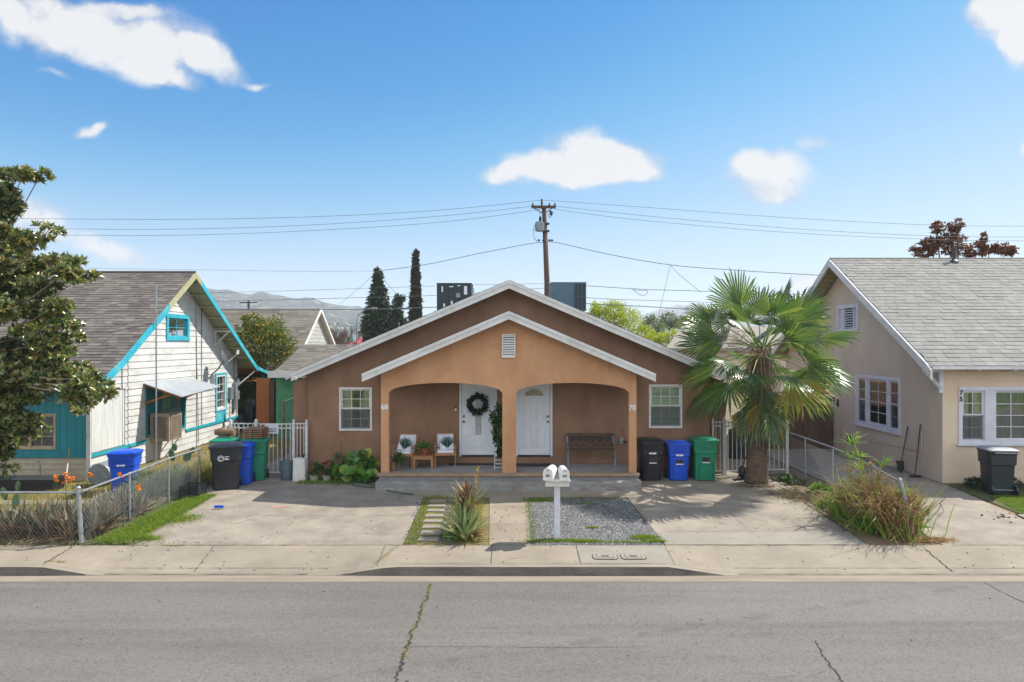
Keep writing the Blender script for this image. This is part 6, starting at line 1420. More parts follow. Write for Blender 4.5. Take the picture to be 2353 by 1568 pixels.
# grey lavender bush and side shrubs
M['lav']=leafmat('grey_green_blades',['#4c5a44','#6a7558','#8a8f6c','#5c6a50'],.7,.25)
cb_=Vector((-8.9,17.0,0)); t=thing('lavender_bush','spiky grey green bush behind the middle of the left fence','bush',cb_)
for dx,dy,L in ((0,0,.95),(.35,.3,.9),(-.35,.2,.85),(.1,-.35,.75)): spray(t,'foliage',M['lav'],cb_+Vector((dx,dy,-.02)),900,L,.012,(.35,1.5),.18,.22)
M['yellowbush']=leafmat('yellow_weeds',['#8f8a2e','#b5a83e','#6f7d2a'],.6,.35)
t=thing('dry_bush','dry straw coloured bush inside the side fence behind the black cart','bush',(-8.25,17.6,0)); spray(t,'foliage',M['drygrass'],Vector((-8.3,17.9,0)),600,.95,.014,(.6,1.5),.2,.2)
# broom, propped against the front skirt
a=Vector((W(150,1100,18.0).x,18.0,gz(18))); t=thing('broom','broom with a pale handle propped in the yard before the beige skirt boards','broom',a); mb=MB(); top=W(160,1028,18.25); mb.tube([a,a.lerp(top,.55)],.02,6); mb.build('handle',M['white'],t); mb=MB(); mb.tube([a.lerp(top,.55),top],.018,6); mb.build('handle_end',M['teak'],t)
p=Vector((-10.7,17.9,0)); t=thing('grey_drum','round grey plastic drum lying behind the faded blue cart','drum',p); mb=MB(); mb.tube([p+Vector((0,-.25,.3)),p+Vector((0,.2,.3))],.3,20); mb.build('drum',M['steel'],t,bevel=.03)
p=W(92,1065,18.1); mb=MB(); mb.tube([(p.x,18.1,0),(p.x,18.1,p.z),(p.x-.05,18.1,p.z+.06),(p.x-.1,18.1,p.z+.03)],.015,6); t=thing('garden_tap','thin standpipe tap before the beige skirt boards of the left house','tap',(p.x,18.1,0)); mb.build('pipe',M['steel'],t)
p=Vector((-13.2,17.3,0)); t=thing('black_trough','long low black trough on the ground in front of the teal house wall','trough',p); mb=MB(); mb.loft([rrect(1.7,.25,.05,.0,p.x,p.y),rrect(1.75,.28,.05,.3,p.x,p.y),rrect(1.68,.22,.05,.3,p.x,p.y)]); mb.build('trough',M['black'],t)
mb=MB(); q=G(503,1170); mb.box(q.x-.1,q.x+.1,q.y-.03,q.y+.03,q.z+.03,q.z+.08); tag(mb.build('blue_scrap',M['cartblue']),'small crumpled blue scrap lying in the grass by the left driveway','litter')
tag(patch([(-24,16.0),(-8.9,15.95),(-8.9,16.3),(-24,16.35)],.002).build('yard_path',M['sidewalk']),kind='structure')

# ================================================================ dried reeds at the right fence
M['reed']=leafmat('dry_reeds',['#7a5c3e','#9c7a50','#b89868','#5f4630','#8f6f52','#6d7a35'],.75,.25,'#ffe9b0')
M['reedgreen']=leafmat('green_reeds',['#5f8a2a','#7fa338','#48701f','#a3a848'],.5,.35)
LR=['thick heap of dry reeds in front of the fence, nearest the palm','thick heap of dry reeds halfway along the leaning fence','dense tangle of dry reeds just before the leaning end post','sprawling reeds at the foot of the leaning end post']
for k,(x,y,L,n) in enumerate(((7.6,15.7,.5,240),(7.68,15.0,1.15,1000),(7.72,14.5,1.5,1700),(7.78,14.05,1.35,1500))):
    t=thing('dry_reeds',LR[k],'reeds',(x,y,gz(y)),group='dry reeds along the right fence'); c=Vector((x,y,gz(y)-.02))
    P=np.stack([x+rng.normal(0,.16,n),y+rng.normal(0,.24,n),np.full(n,gz(y)-.02)],1); D=np.stack([rng.normal(-.03,.22,n),rng.normal(-.05,.22,n),np.ones(n)],1); B=np.stack([rng.normal(-.1,.55,n),rng.normal(-.2,.5,n),-rng.uniform(.0,.8,n)],1)
    npmesh('dry_blades',*bladegeo(P,D,B,rng.uniform(.4,1,n)*L,.02),M['reed'],t)
    m=n//4; P=np.stack([x+rng.normal(0,.3,m),y+rng.normal(0,.3,m),np.full(m,gz(y)-.02)],1); D=np.stack([rng.normal(0,.4,m),rng.normal(0,.4,m),np.ones(m)],1); npmesh('green_blades',*bladegeo(P,D,rng.normal(0,.4,(m,3))-np.array([0,0,.4]),rng.uniform(.3,.95,m)*L,.024),M['reedgreen'],t)
def cane_(*a): pass
def cane(label,pts,heads,mat='reedgreen'):
    t=thing('giant_reed',label,'reed',pts[0],group='tall canes by the right fence'); mb=MB(); mb.tube(smooth(pts,4),.016,6); mb.build('stem',mk('cane_stem','#9c8f4c','#6f7a35',6,.7),t)
    for (c,n,L,m) in heads: spray(t,'leaves',M[m],c,n,L*1.1,.02,(.3,1.45),.6,.03)
b=Vector((7.75,14.9,gz(15)))
cane('tall leafy cane rising above the fence with spiky green top',[b,b+Vector((-.2,.1,.7)),W(1985,1085,14.9),W(1960,1015,14.9)],[(W(1958,1020,14.9),26,.5,'reedgreen'),(W(1975,1050,14.9),16,.35,'reedgreen'),(W(1990,1075,14.9),24,.4,'reed'),(W(1985,1120,14.9),22,.4,'reed')])
for bx_,by_,h_,lab_ in ((7.55,14.6,1.15,'leafy cane standing in front of the chain link, left of the tallest cane'),(7.85,14.35,1.3,'leafy cane just left of the leaning end post'),(7.7,15.3,1.25,'leafy cane farthest back along the chain link')):
    q_=Vector((bx_,by_,gz(by_))); cane(lab_,[q_,q_+Vector((-.08,0,h_*.5)),q_+Vector((-.15,.02,h_*.8)),q_+Vector((-.05,0,h_))],[(q_+Vector((-.08,0,h_*.98)),18,.42,'reedgreen'),(q_+Vector((-.12,0,h_*.75)),18,.42,'reed'),(q_+Vector((-.08,0,h_*.5)),18,.42,'reedgreen'),(q_+Vector((-.05,0,h_*.3)),16,.4,'reed')])
b=Vector((8.0,13.75,gz(13.8)))
cane('leafy green cane sprawling right of the leaning end post',[b,b+Vector((.2,-.02,.25)),b+Vector((.4,0,.5))],[(b+Vector((.35,0,.4)),24,.4,'reedgreen'),(b+Vector((.15,.0,.15)),26,.4,'reedgreen'),(b+Vector((.05,0,.7)),16,.4,'reed'),(b+Vector((-.1,.1,.85)),20,.35,'reedgreen')])
mb=MB(); b0=G(2110,1222); mb.tube(smooth([b0+Vector((.2,0,.2)),b0+Vector((.45,0,.5)),W(2160,1155,13.8),W(2178,1140,13.8)],4),.008,5); mb.tube(smooth([W(2160,1155,13.8),W(2168,1175,13.8),W(2156,1190,13.8)],3),.006,4)
tag(mb.build('dry_branch',M['barkpale']),'thin bare dry twig reaching out over the neighbouring driveway','twig')
M['straw']=leafmat('straw',['#a88a5c','#8a6a44','#c0a478'],.8,.2)
def litterfn(name,label,px,py,rx,ry,n,mat,L=(.05,.2)):
    P=np.array([(lambda q:(q.x+random.gauss(0,rx),q.y+random.gauss(0,ry)))(G(px,py)) for _ in range(n)]); Z=np.array([gz(y)+.01 for y in P[:,1]]); P=np.column_stack([P,Z+rng.uniform(0,.03,n)])
    D=np.stack([rng.normal(0,1,n),rng.normal(0,1,n),rng.normal(0.05,.12,n)],1); tag(npmesh(name,*bladegeo(P,D,D*0,rng.uniform(*L,n),.012),mat),label,'plant litter',kind='stuff')
litterfn('straw_litter','dry straw spilled on the sidewalk at the foot of the end post',2140,1243,.22,.06,500,M['straw'])
litterfn('leaf_pile','brown dead fronds and leaves piled along the soil strip by the palm',1830,1140,.3,.3,900,M['deadfrond'],(.08,.3))
litterfn('leaf_pile','dead palm litter at the foot of the palm trunk',1740,1118,.3,.1,260,M['deadfrond'],(.08,.3))
litterfn('frond_scraps','dark dry scraps under the agave and the fence plants at the sidewalk edge',120,1250,1.2,.06,700,M['agaveold'],(.04,.16))
for (px,py,rx,n,L,lab) in ((1800,1108,.25,260,.22,'small green weed nearest the right of the palm trunk'),(1835,1115,.3,300,.22,'green weed growing under the fence beside the palm'),(1885,1135,.25,420,.3,'bright green weed clump midway along the soil strip'),(1905,1165,.2,380,.25,'low green weed clump in front of the dry reeds'),(1940,1185,.15,200,.18,'lowest green weed at the driveway edge of the reeds')):
    q=G(px,py); t=thing('weed',lab,'weed',q,group='green weeds by the right fence'); foliage(t,'foliage',M['ivy'] if px<1860 else M['reedgreen'],[((q.x,q.y+.1,q.z+.1),(rx,.2,.12),1)],n,.075,.5)
M['hedge']=leafmat('dark_ground_ivy',['#15240f','#22381a','#2f4a22','#1b2e14'],.5,.15)
for x0,x1,lab in ((11.9,13.0,'dark leafy border plants at the foot of the beige front wall'),(13.9,15.6,'leafy border plants right of the slate cart')):
    t=thing('border_plants',lab,'plant',((x0+x1)/2,17.6,0),group='plants along the beige front wall'); foliage(t,'foliage',M['hedge'],[((x,17.55,.08),(.3,.3,.16),1) for x in np.arange(x0,x1,.3)],420,.07,.45,.5)

# ================================================================ magnolia at the left edge
M['magnolia']=leafmat('magnolia_leaf',['#2f4220','#48602c','#5f7436','#7d8440','#94904c','#8f7848','#3a5228'],.3,.3,spec=.8)
random.seed(9)
t=thing('magnolia_tree','large glossy leaved magnolia reaching in from the left edge','tree',(-13.4,15.4,gz(15)))
root=Vector((-13.6,15.4,gz(15))); mb=MB(); mb.tube([root,root+Vector((.1,0,1.4)),Vector((-13.2,15.4,2.8)),Vector((-12.6,15.3,4.2))],[.26,.2,.16,.09],10); mb.build('trunk',M['bark'],t,smooth='full')
MG=[(20,400,20,12),(55,400,30,12),(95,398,14,9),(10,440,22,22),(30,470,20,16),(5,490,18,20),(-40,450,50,60),(20,535,18,18),(5,550,25,25),(115,525,16,7),(95,545,20,9),(70,560,20,14),(35,585,35,25),(5,620,40,35),(60,620,40,22),(105,608,30,18),(140,600,28,14),(175,605,22,12),(198,630,14,9),(150,625,28,16),(165,640,20,10),(35,665,40,32),(80,660,35,28),(115,650,20,14),(20,710,30,30),(95,715,40,26),(130,735,30,22),(160,745,16,12),(135,700,22,16),(170,775,16,14),(60,760,30,20),(110,780,32,22),(30,800,40,28),(80,820,40,28),(130,810,38,24),(20,860,45,30),(80,870,45,28),(140,855,40,28),(180,850,24,18),(205,870,24,18),(225,890,24,18),(240,905,16,14),(200,910,26,18),(170,900,30,20),(195,935,12,12),(30,910,35,26),(90,910,26,14),(10,950,30,30),(55,965,25,20),(20,1000,28,26),(60,1000,20,16),(5,1040,20,18),(88,985,10,9),(8,1080,10,12),(-60,560,60,60),(-60,700,70,70),(-60,850,70,70),(-60,1000,50,50)]
Pc=[];Dc=[];tw=MB(); core=Vector((-13.2,15.4,3.2))
for px,py,rx,ry in MG:
    Y=15.0+random.uniform(-.5,.9)-max(0,(px-100)/300); c=W(px,py,Y); ax_,az_=rx*Y/F,ry*Y/F; n=max(3,int(rx*ry/11)); 
    # limb
    mid=core.lerp(c,.55)+Vector((0,0,-.1)); tw.tube([mid.lerp(c,.35),mid.lerp(c,.6)+Vector((0,0,-.03)),c],[.018,.012,.008],5)
    for _ in range(n):
        d=Vector(rdir(1)[0]); p=c+Vector((d.x*ax_,d.y*.45,d.z*az_))*random.uniform(.45,1.0); Pc.append(p); dd=(d*.8+Vector((.15,-.2,.55))); Dc.append(dd.normalized())
        if random.random()<.5: tw.tube([c,p],.006,4)
tw.build('branch',M['barkpale'],t)
Vl=[];N_=len(Pc); P0=np.array([tuple(p) for p in Pc]); D0=np.array([tuple(d) for d in Dc]); k=11
P=np.repeat(P0,k,0); ax_=np.repeat(D0,k,0); rd=nrm(np.cross(ax_,rdir(N_*k))); D=rd*rng.uniform(.5,1.2,(N_*k,1))+ax_*rng.uniform(.1,1.2,(N_*k,1))+np.array([0,0,-.15]); P=P-ax_*rng.uniform(0,.06,(N_*k,1))
npmesh('crown',*leafgeo(P,D,ax_+rng.normal(0,.25,(N_*k,3)),rng.uniform(.11,.175,N_*k),.064,.14),M['magnolia'],t)
# ================================================================ behind the houses
def tree(label,base,trunk_h,r,blobs,mat,n,size,name='tree',asp=.5,bark='bark',group='trees beyond the houses',up=.2,out=1.0):
    t=thing(name,label,'tree',base,group=group); b=Vector(base); mb=MB(); top=Vector(blobs[0][0]); mb.tube([b,b.lerp(top,.5)+Vector((.05,0,0)),top],[r,r*.7,r*.35],8)
    for c,_,_ in blobs[1:]: mb.tube([b.lerp(top,.55),b.lerp(Vector(c),.8),Vector(c)],[r*.4,r*.25,r*.1],5)
    mb.build('trunk',M[bark],t,smooth='full'); foliage(t,'crown',M[mat],blobs,n,size,asp,up,out); return t
M['cedarl']=leafmat('conifer_sprays',['#1d2c1e','#2c3f28','#3f5232','#55603c'],.7,.1)
M['cypress']=leafmat('cypress_sprays',['#1c2218','#2a3222','#3b3f2a','#4c4a34'],.7,.1)
M['orangel']=leafmat('orange_tree_leaves',['#2f4214','#4c5f1c','#6f7a26','#98983a','#3c4f18'],.45,.3)
M['willow']=leafmat('bright_yellow_green',['#8a9a1f','#a8b22c','#c2c63c','#768a1c'],.6,.4)
M['palegreen']=leafmat('pale_olive_leaves',['#5a6a48','#76835c','#8f9a70','#48583c'],.6,.3)
M['brownleaf']=leafmat('dry_brown_leaves',['#4c2c1c','#6b3f28','#8a5636','#5c3524'],.7,.2,'#ffc890')
def colblobs(px,y0,y1,wb,Y,wt=.15,n=14,bot=None):
    o=[]
    for k in range(n):
        f=k/(n-1); w=(wb*(1-f)**.75+wt)*Y/F/2
        if f<.12: w*=.8
        c=W(px,y1+(y0-y1)*f,Y); o.append((tuple(c),(w,w,(y1-y0)/n*Y/F*.9),max(.15,w*w/((wb*Y/F/2)**2))))
    return o
Y=60; tree('dense dark conifer with a pointed top beyond the brown roof',(X_(868,Y),Y,0),2,.3,colblobs(868,632,790,66,Y,5)[::-1],'cedarl',2200,.42,'conifer_tree',up=-.3)
Y=55; tree('very tall narrow cypress left of the rooftop cooler',(X_(955,Y),Y,0),2,.2,colblobs(955,584,770,19,Y,8,26),'cypress',900,.3,'cypress_tree',asp=.35,up=1.6,out=.3)
Y=58; t=tree('small shaggy palm like tree between the conifer and the cypress',(X_(912,Y),Y,0),2,.2,[(tuple(W(912,695,Y)),(.5,.5,.5),.6),(tuple(W(908,720,Y)),(.5,.5,.6),.6),(tuple(W(914,750,Y)),(.65,.6,.9),1)],'cedarl',700,.35,'shaggy_tree',up=.1)
Y=31; tree('orange tree with yellow green leaves behind the teal gable',(X_(600,Y),Y,0),1.5,.12,[(tuple(W(605,790,Y)),(1.1,1.0,.9),1),(tuple(W(625,765,Y)),(.8,.8,.7),.7),(tuple(W(570,770,Y)),(.7,.7,.6),.5),(tuple(W(580,740,Y)),(.45,.4,.35),.3),(tuple(W(640,800,Y)),(.7,.7,.8),.6),(tuple(W(620,835,Y)),(.9,.8,.6),.7),(tuple(W(578,870,Y)),(.7,.6,.8),.8),(tuple(W(560,900,Y)),(.5,.5,.6),.5)],'orangel',2100,.13,'orange_tree')
t=bpy.data.objects['orange_tree']; mb=MB()
for _ in range(30):
    px,py=random.gauss(612,32),random.gauss(785,30); mb.sphere(W(px,py,Y-.85+random.uniform(-.2,.3)),.04,7)
mb.build('fruit',mk('orange_fruit','#d07a14','#c46a10',4,.5),t,smooth='full')
Y=42; tree('bright yellow green tree beyond the right slope of the brown roof',(X_(1420,Y),Y,0),2,.2,[(tuple(W(1415,740,Y)),(1.3,1.1,1.2),1),(tuple(W(1385,735,Y)),(.9,.8,1.0),.7),(tuple(W(1445,750,Y)),(.8,.8,1.1),.7),(tuple(W(1410,712,Y)),(.8,.7,.55),.5),(tuple(W(1475,770,Y)),(.6,.6,.6),.4),(tuple(W(1365,720,Y)),(.4,.4,.5),.3)],'willow',2400,.16,'shrub_tree',asp=.3,up=.5)
Y=70; tree('pale grey green tree beyond the yellow green one',(X_(1500,Y),Y,0),2,.2,[(tuple(W(1497,755,Y)),(1.1,1,1.2),1),(tuple(W(1515,765,Y)),(.9,1,.9),.6)],'palegreen',1300,.25,'pale_tree')
Y=85; tree('slender pale tree with a thin trunk near the faint mountain',(X_(1537,Y),Y,0),2,.2,[(tuple(W(1537,735,Y)),(1.0,1,1.1),1),(tuple(W(1525,745,Y)),(.7,1,.7),.5),(tuple(W(1550,745,Y)),(.7,1,.6),.5)],'palegreen',900,.26,'pale_tree')
Y=90; tree('round mid green tree just left of the palm fronds',(X_(1580,Y),Y,0),2,.2,[(tuple(W(1582,745,Y)),(1.6,1.3,1.1),1),(tuple(W(1610,752,Y)),(1.2,1,.9),.7)],'orangel',1500,.3,'round_tree')
Y=62
for k,(px,lab) in enumerate(((1505,'yellow green hedge clump beyond the brown roof, nearest the yellow tree'),(1545,'yellow green hedge clump beyond the brown roof, in the middle'),(1585,'yellow green hedge clump beyond the brown roof, nearest the palm'))):
    tree(lab,(X_(px,Y),Y,0),1,.1,[(tuple(W(px,775,Y)),(.9,.7,.6),1)],'willow',700,.2,'hedge_bush',group='hedge clumps beyond the brown roof')
Y=33; c=lambda px,py:tuple(W(px,py,Y)); tree('dry tree with sparse rust brown leaves behind the beige roof',(X_(2210,Y),Y,0),3,.16,[(c(2195,565),(.6,.5,.4),.8),(c(2140,560),(.5,.4,.28),.7),(c(2150,525),(.35,.3,.22),.35),(c(2200,515),(.4,.4,.2),.4),(c(2190,538),(.3,.3,.3),.35),(c(2120,580),(.55,.4,.2),.6),(c(2240,575),(.5,.4,.3),.6),(c(2262,548),(.18,.2,.18),.2),(c(2275,570),(.35,.3,.3),.4),(c(2310,575),(.45,.4,.22),.5),(c(2330,580),(.2,.2,.15),.2)],'brownleaf',900,.16,'brown_tree',bark='barkpale',asp=.55)
# bare tree
Y=56; base=Vector((X_(778,Y),Y,0)); t=thing('bare_tree','leafless twiggy tree beyond the small grey gable','tree',base,group='trees beyond the houses'); mb=MB()
def grow(p,d,L,r,dep):
    q=p+d*L; mb.tube([p,q],[r,r*.7],4,caps=False)
    if dep==0: return
    for _ in range(4 if dep>1 else 3):
        e=(d+Vector(rdir(1)[0])*.55+Vector((0,0,.12))).normalized(); grow(q,e,L*random.uniform(.6,.85),r*.62,dep-1)
random.seed(4)
for _ in range(4): grow(base+Vector((0,0,1.2)),(Vector(rdir(1)[0])*.45+Vector((0,0,1))).normalized(),1.25,.09,4)
mb.tube([base,base+Vector((0,0,1.3))],.16,6); mb.build('branch',mk('grey_bark','#7c6a60','#5f5048',6,.9),t)
# old grey house beyond, its gable to the right
B=thing('distant_house','old grey shingled house with a weathered triangular gable beyond the orange tree','house',(-16,45,0))
xe=-12.9; zr=6.0; ys=(41.3,45,48.7); ze_=3.55
roof_slope(B,(xe+.3,ys[0],ze_),(-22,ys[0],ze_),(xe+.3,ys[1],zr),(-22,ys[1],zr),M['oldroof'],.6,.3,.08,M['trim'],.01)
roof_slope(B,(xe+.3,ys[2],ze_),(-22,ys[2],ze_),(xe+.3,ys[1],zr),(-22,ys[1],zr),M['oldroof'],.9,.6,.08,M['trim'],.01)
mb=MB(); clapboards(mb,FR((xe,0,0),(0,1,0),(1,0,0)),0,zr-.2,lambda z:(max(41.5,45-(zr-.1-z)/.66),min(48.5,45+(zr-.1-z)/.66)),[],.25,.02); mb.face([(xe,41.6,0),(-22,41.6,0),(-22,41.6,3.7),(xe,41.6,3.7)]); mb.build('wall',mk('grey_weathered_boards','#a9aaa4','#8f908a',3,.85,sc=(1,1,3)),B)
for s_ in (-1,1): fascia(B,[(45,zr+.02),(45+s_*3.8,zr+.02-.66*3.8)],.22,xe+.3,xe+.35,M['trim'],'bargeboard','y')
# flat roofed garage with the grey shingles and a green wall
GA=thing('green_garage','low garage with a grey shingle roof and mottled green wall behind the brown duplex','garage',(-7,28,0))
roof_slope(GA,(-9.05,26.0,2.64),(-3,26.0,2.64),(-9.05,29.6,3.66),(-3,29.6,3.66),M['oldroof'],.4,.24,.08,M['trim'],.012)
roof_slope(GA,(-9.05,33.2,2.64),(-3,33.2,2.64),(-9.05,29.6,3.66),(-3,29.6,3.66),M['oldroof'],.6,.4,.08,M['trim'],.012)
mb=MB(); mb.box(-9.3,-3,25.96,26.0,2.4,2.66); mb.build('fascia',M['trim'],GA)
mb=MB(); mb.box(-9.15,-3.1,26.45,33,0,2.75); mb.build('wall',M['greenwall'],GA)
mb=MB(); mb.cyl((-4.0,28.6,3.3),.06,.35,8); mb.build('roof_vent_pipe',M['steel'],GA)
mb=MB(); x=X_(606,27.5); mb.box(x-.28,x+.28,27.45,27.52,0,2.3); t=mb.build('orange_board',M['cedar']); tag(t,'tall orange painted board standing behind the left gate','board')
mb=MB(); x=X_(624,27.3); mb.box(x-.1,x+.1,27.3,27.4,0,2.2); tag(mb.build('dark_plank',M['pole']),'dark weathered plank standing beside the orange board','board')
t=thing('yard_clutter','heap of dark boxes and buckets stored under the rear porch','clutter',(-11,29.5,0)); random.seed(8); mb=MB()
for k in range(12): x=random.uniform(-11.7,-10.4); y=random.uniform(29,30.5); s_=random.uniform(.12,.3); mb.box(-s_,s_,-s_,s_,0,random.uniform(.3,1.3),Matrix.Translation((x,y,0))@Matrix.Rotation(random.random(),4,'Z'))
mb.build('box',M['cartslate'],t)
mb=MB(); mb.box(-13,-9.2,31.8,31.9,0,2.1); tag(mb.build('dark_fence',M['acdark']),'dark board fence closing the passage behind the left gate','fence')
t=thing('inner_fence','short chain link panel standing by the green wall behind the left gate','fence',(-6.7,21,0)); mb=MB(); x0,x1=X_(652,21.2),X_(676,21.2)
mb.tube([(x0,21.2,0),(x0,21.2,Z_(922,21.2))],.03,8); mb.build('post',M['slatwood'],t); mb=MB(); mb.tube([(x0,21.2,1.9),(x1,21.4,2.02)],.02,6); mb.build('top_rail',M['galv'],t); chain(t,(x0,21.2,.75),(x1,21.4,.75),1.15,1.25)
# red roofed shed, concrete utility poles and street lamp further off
Y=62; t=thing('red_roofed_building','low building with a faded red roof far beyond the duplex','building',(X_(832,Y),Y,0)); x0,x1=X_(795,Y),X_(900,Y); mb=MB(); mb.prism([(x0,Y,Z_(793,Y)),(x1,Y,Z_(793,Y)),(x1-.3,Y+3,Z_(768,Y)),(x0+1.3,Y+3,Z_(768,Y))],(0,0,-.15)); mb.build('roof',M['red'],t); mb=MB(); mb.box(x0+.3,x1-.3,Y+.4,Y+5,0,Z_(793,Y)); mb.build('wall',M['stucco'],t)
Y=75; t=thing('far_shed','small white roofed shed beyond the red roof','shed',(X_(838,Y),Y,0)); mb=MB(); mb.box(X_(812,Y),X_(862,Y),Y,Y+5,0,Z_(765,Y)); mb.build('wall',M['white'],t); mb=MB(); mb.box(X_(809,Y),X_(865,Y),Y-.3,Y+5.3,Z_(765,Y),Z_(761,Y)); mb.build('roof',M['galv'],t)
Y=52; t=thing('street_lamp','grey street lamp with a curved arm beside the dense conifer','street lamp',(X_(822,Y),Y,0)); mb=MB(); mb.tube([(X_(820,Y),Y,0),(X_(820,Y),Y,Z_(735,Y)),(X_(824,Y),Y,Z_(724,Y)),(X_(838,Y),Y,Z_(712,Y)),(X_(856,Y),Y,Z_(708,Y))],[.09,.06,.05,.04,.035],8); mb.build('pole',M['steel'],t); mb=MB(); mb.box(X_(854,Y),X_(866,Y),Y-.12,Y+.12,Z_(710,Y),Z_(706,Y)); mb.build('lamp_head',M['steel'],t)
for k,(px,Y,y0,lab) in enumerate(((816,90,752,'thin grey post beyond the red roof'),(808,95,748,'thin teal post beyond the red roof'))):
    mb=MB(); mb.tube([(X_(px,Y),Y,0),(X_(px,Y),Y,Z_(y0,Y))],.12,6); tag(mb.build('far_post',[M['steel'],M['teal']][k]),lab,'post')
# grey roofs seen between the hedge and the palm
Y=52; t=thing('grey_roofed_house','low house with a grey roof seen behind the palm fronds','house',(X_(1600,Y),Y+3,0)); x0,x1=X_(1530,Y),X_(1900,Y); mb=MB(); mb.prism([(x0,Y,Z_(800,Y)),(x1,Y,Z_(800,Y)),(x1,Y+4,Z_(748,Y)),(x0+2.2,Y+4,Z_(748,Y))],(0,0,-.2)); mb.build('roof',M['newcrete'],t); mb=MB(); mb.box(x0+.4,x1-.4,Y+.6,Y+7,0,Z_(800,Y)); mb.build('wall',M['beige'],t)
mb=MB(); mb.box(8.5,11.3,24,24.1,0,1.5); tag(mb.build('shadowed_fence',M['pole']),'dark board fence across the passage beside the beige house','fence')
for k,(px,lab) in enumerate(((1690,'dark barrel behind the white right hand gate'),(1708,'yellow topped box behind the white right hand gate'))):
    Y=22; x=X_(px,Y); t=thing('storage_barrel' if not k else 'storage_box',lab,'barrel' if not k else 'box',(x,Y,0)); mb=MB()
    if k: mb.box(x-.2,x+.2,Y,Y+.4,0,1.1)
    else: mb.lathe((x,Y,0),[(.2,0),(.24,.3),(.24,.7),(.2,.95),(.01,.95)],16)
    mb.build('body',M['cartslate'],t)
    if k: mb=MB(); mb.box(x-.22,x+.22,Y-.02,Y+.42,1.1,1.35); mb.build('lid',M['yellowbush'],t)

# ================================================================ utility pole and overhead lines
YP=32.0
px_=lambda a:X_(a,YP); pz=lambda a:Z_(a,YP)
U=thing('utility_pole','tall dark wooden utility pole with a crossarm and grey transformer behind the roof','utility pole',(px_(1257),YP,0))
mb=MB(); mb.tube([(px_(1258),YP,0),(px_(1257),YP,pz(650)),(px_(1250),YP,pz(475))],[.15,.13,.1],12); mb.build('pole',M['pole'],U,smooth='full')
mb=MB(); mb.box(px_(1221),px_(1277),YP-.16,YP-.06,pz(480),pz(474)); mb.build('crossarm',M['pole'],U)
mb=MB(); mb.tube([(px_(1223),YP-.11,pz(477)),(px_(1247),YP-.1,pz(492))],.025,4); mb.tube([(px_(1272),YP-.11,pz(477)),(px_(1254),YP-.1,pz(490))],.025,4); mb.build('crossarm_brace',M['steel'],U)
for a,b in ((1224,473),(1262,473),(1275,473),(1245,468)):
    mb=MB(); x,z=px_(a),pz(b); mb.lathe((x,YP-.11,z-.05),[(.02,0),(.05,.03),(.05,.07),(.03,.09),(.045,.12),(.02,.16)],10); mb.build('insulator',M['hvacdk'],U)
mb=MB(); mb.tube([(px_(1245),YP-.1,pz(478)),(px_(1244.5),YP-.1,pz(459))],.045,8); mb.build('top_pin',M['pole'],U)
mb=MB(); mb.lathe((px_(1240),YP-.2,pz(534)),[(.05,0),(.21,.02),(.22,.1),(.22,.38),(.2,.44),(.05,.47)],18); mb.build('transformer',M['galvcan'] if 'galvcan' in M else M['steel'],U,smooth=True)
mb=MB(); mb.lathe((px_(1241),YP-.2,pz(513.5)),[(.05,0),(.07,.05),(.05,.08),(.07,.13),(.05,.17),(.065,.22),(.02,.3)],10); mb.build('bushing',M['acdark'],U)
mb=MB(); mb.tube(smooth([(px_(1241),YP-.2,pz(499)),(px_(1240),YP-.3,pz(492)),(px_(1248),YP-.2,pz(486))],4),.01,4); mb.tube(smooth([(px_(1230),YP-.2,pz(516)),(px_(1226),YP-.25,pz(530)),(px_(1228),YP-.2,pz(550)),(px_(1236),YP-.2,pz(557))],5),.012,4); mb.tube(smooth([(px_(1262),YP-.2,pz(486)),(px_(1270),YP-.3,pz(492)),(px_(1262),YP-.25,pz(503)),(px_(1259),YP-.2,pz(494))],5),.015,4)
for b in (515,532): mb.box(px_(1247),px_(1262),YP-.2,YP+.1,pz(b)-.03,pz(b)+.03)
mb.box(px_(1262),px_(1268),YP-.3,YP-.2,pz(497),pz(488)); mb.build('jumper_wires',M['wire'],U)
for a in (1238,1248,1262,1268):
    mb=MB(); mb.lathe((px_(a),YP-.15,pz(556)),[(.03,0),(.055,.03),(.055,.07),(.02,.1)],8); mb.build('low_insulator',M['wire'],U)
def line(label,pts,r,Y=YP,name='overhead_line',ext=True,ys=None):
    P=[Vector((X_(a,(ys[i] if ys else Y)),(ys[i] if ys else Y),Z_(b,(ys[i] if ys else Y)))) for i,(a,b) in enumerate(pts)]
    mb=MB(); mb.tube(smooth(P,8),r,5); tag(mb.build(name,M['cable']),label,'cable',group='overhead cables')
M['cable']=mk('weathered_cable','#5a5d60',rough=.7)
line('topmost thin wire running left from the top of the utility pole',[(1245,460),(1000,484),(700,499),(400,504.5),(100,503),(-100,500),(-600,480)],.009)
line('second wire running left from the crossarm end',[(1224,474),(1000,498),(700,518),(400,527),(100,525.5),(-100,521),(-600,500)],.009)
line('third and lowest of the high wires running left from the crossarm',[(1262,474),(1220,485),(1000,512),(700,531),(400,541),(100,540),(-100,536),(-600,510)],.009)
line('topmost thin wire running right from the top of the utility pole',[(1245,460),(1500,478),(1800,500),(2100,516),(2353,520),(2700,515)],.009)
line('second wire running right from the crossarm end',[(1275,474),(1500,498),(1800,524),(2100,541),(2353,545),(2700,540)],.009)
line('third and lowest of the high wires running right from the crossarm',[(1262,474),(1300,485),(1500,509),(1800,534),(2100,549),(2353,554),(2700,548)],.009)
line('twisted service cable dropping from the pole to the left junction',[(1250,558),(1220,560),(1100,583),(980,608),(868,623)],.014)
line('thin wire continuing left from the junction over the conifer',[(868,623),(700,624),(500,621),(200,616),(-300,600)],.006)
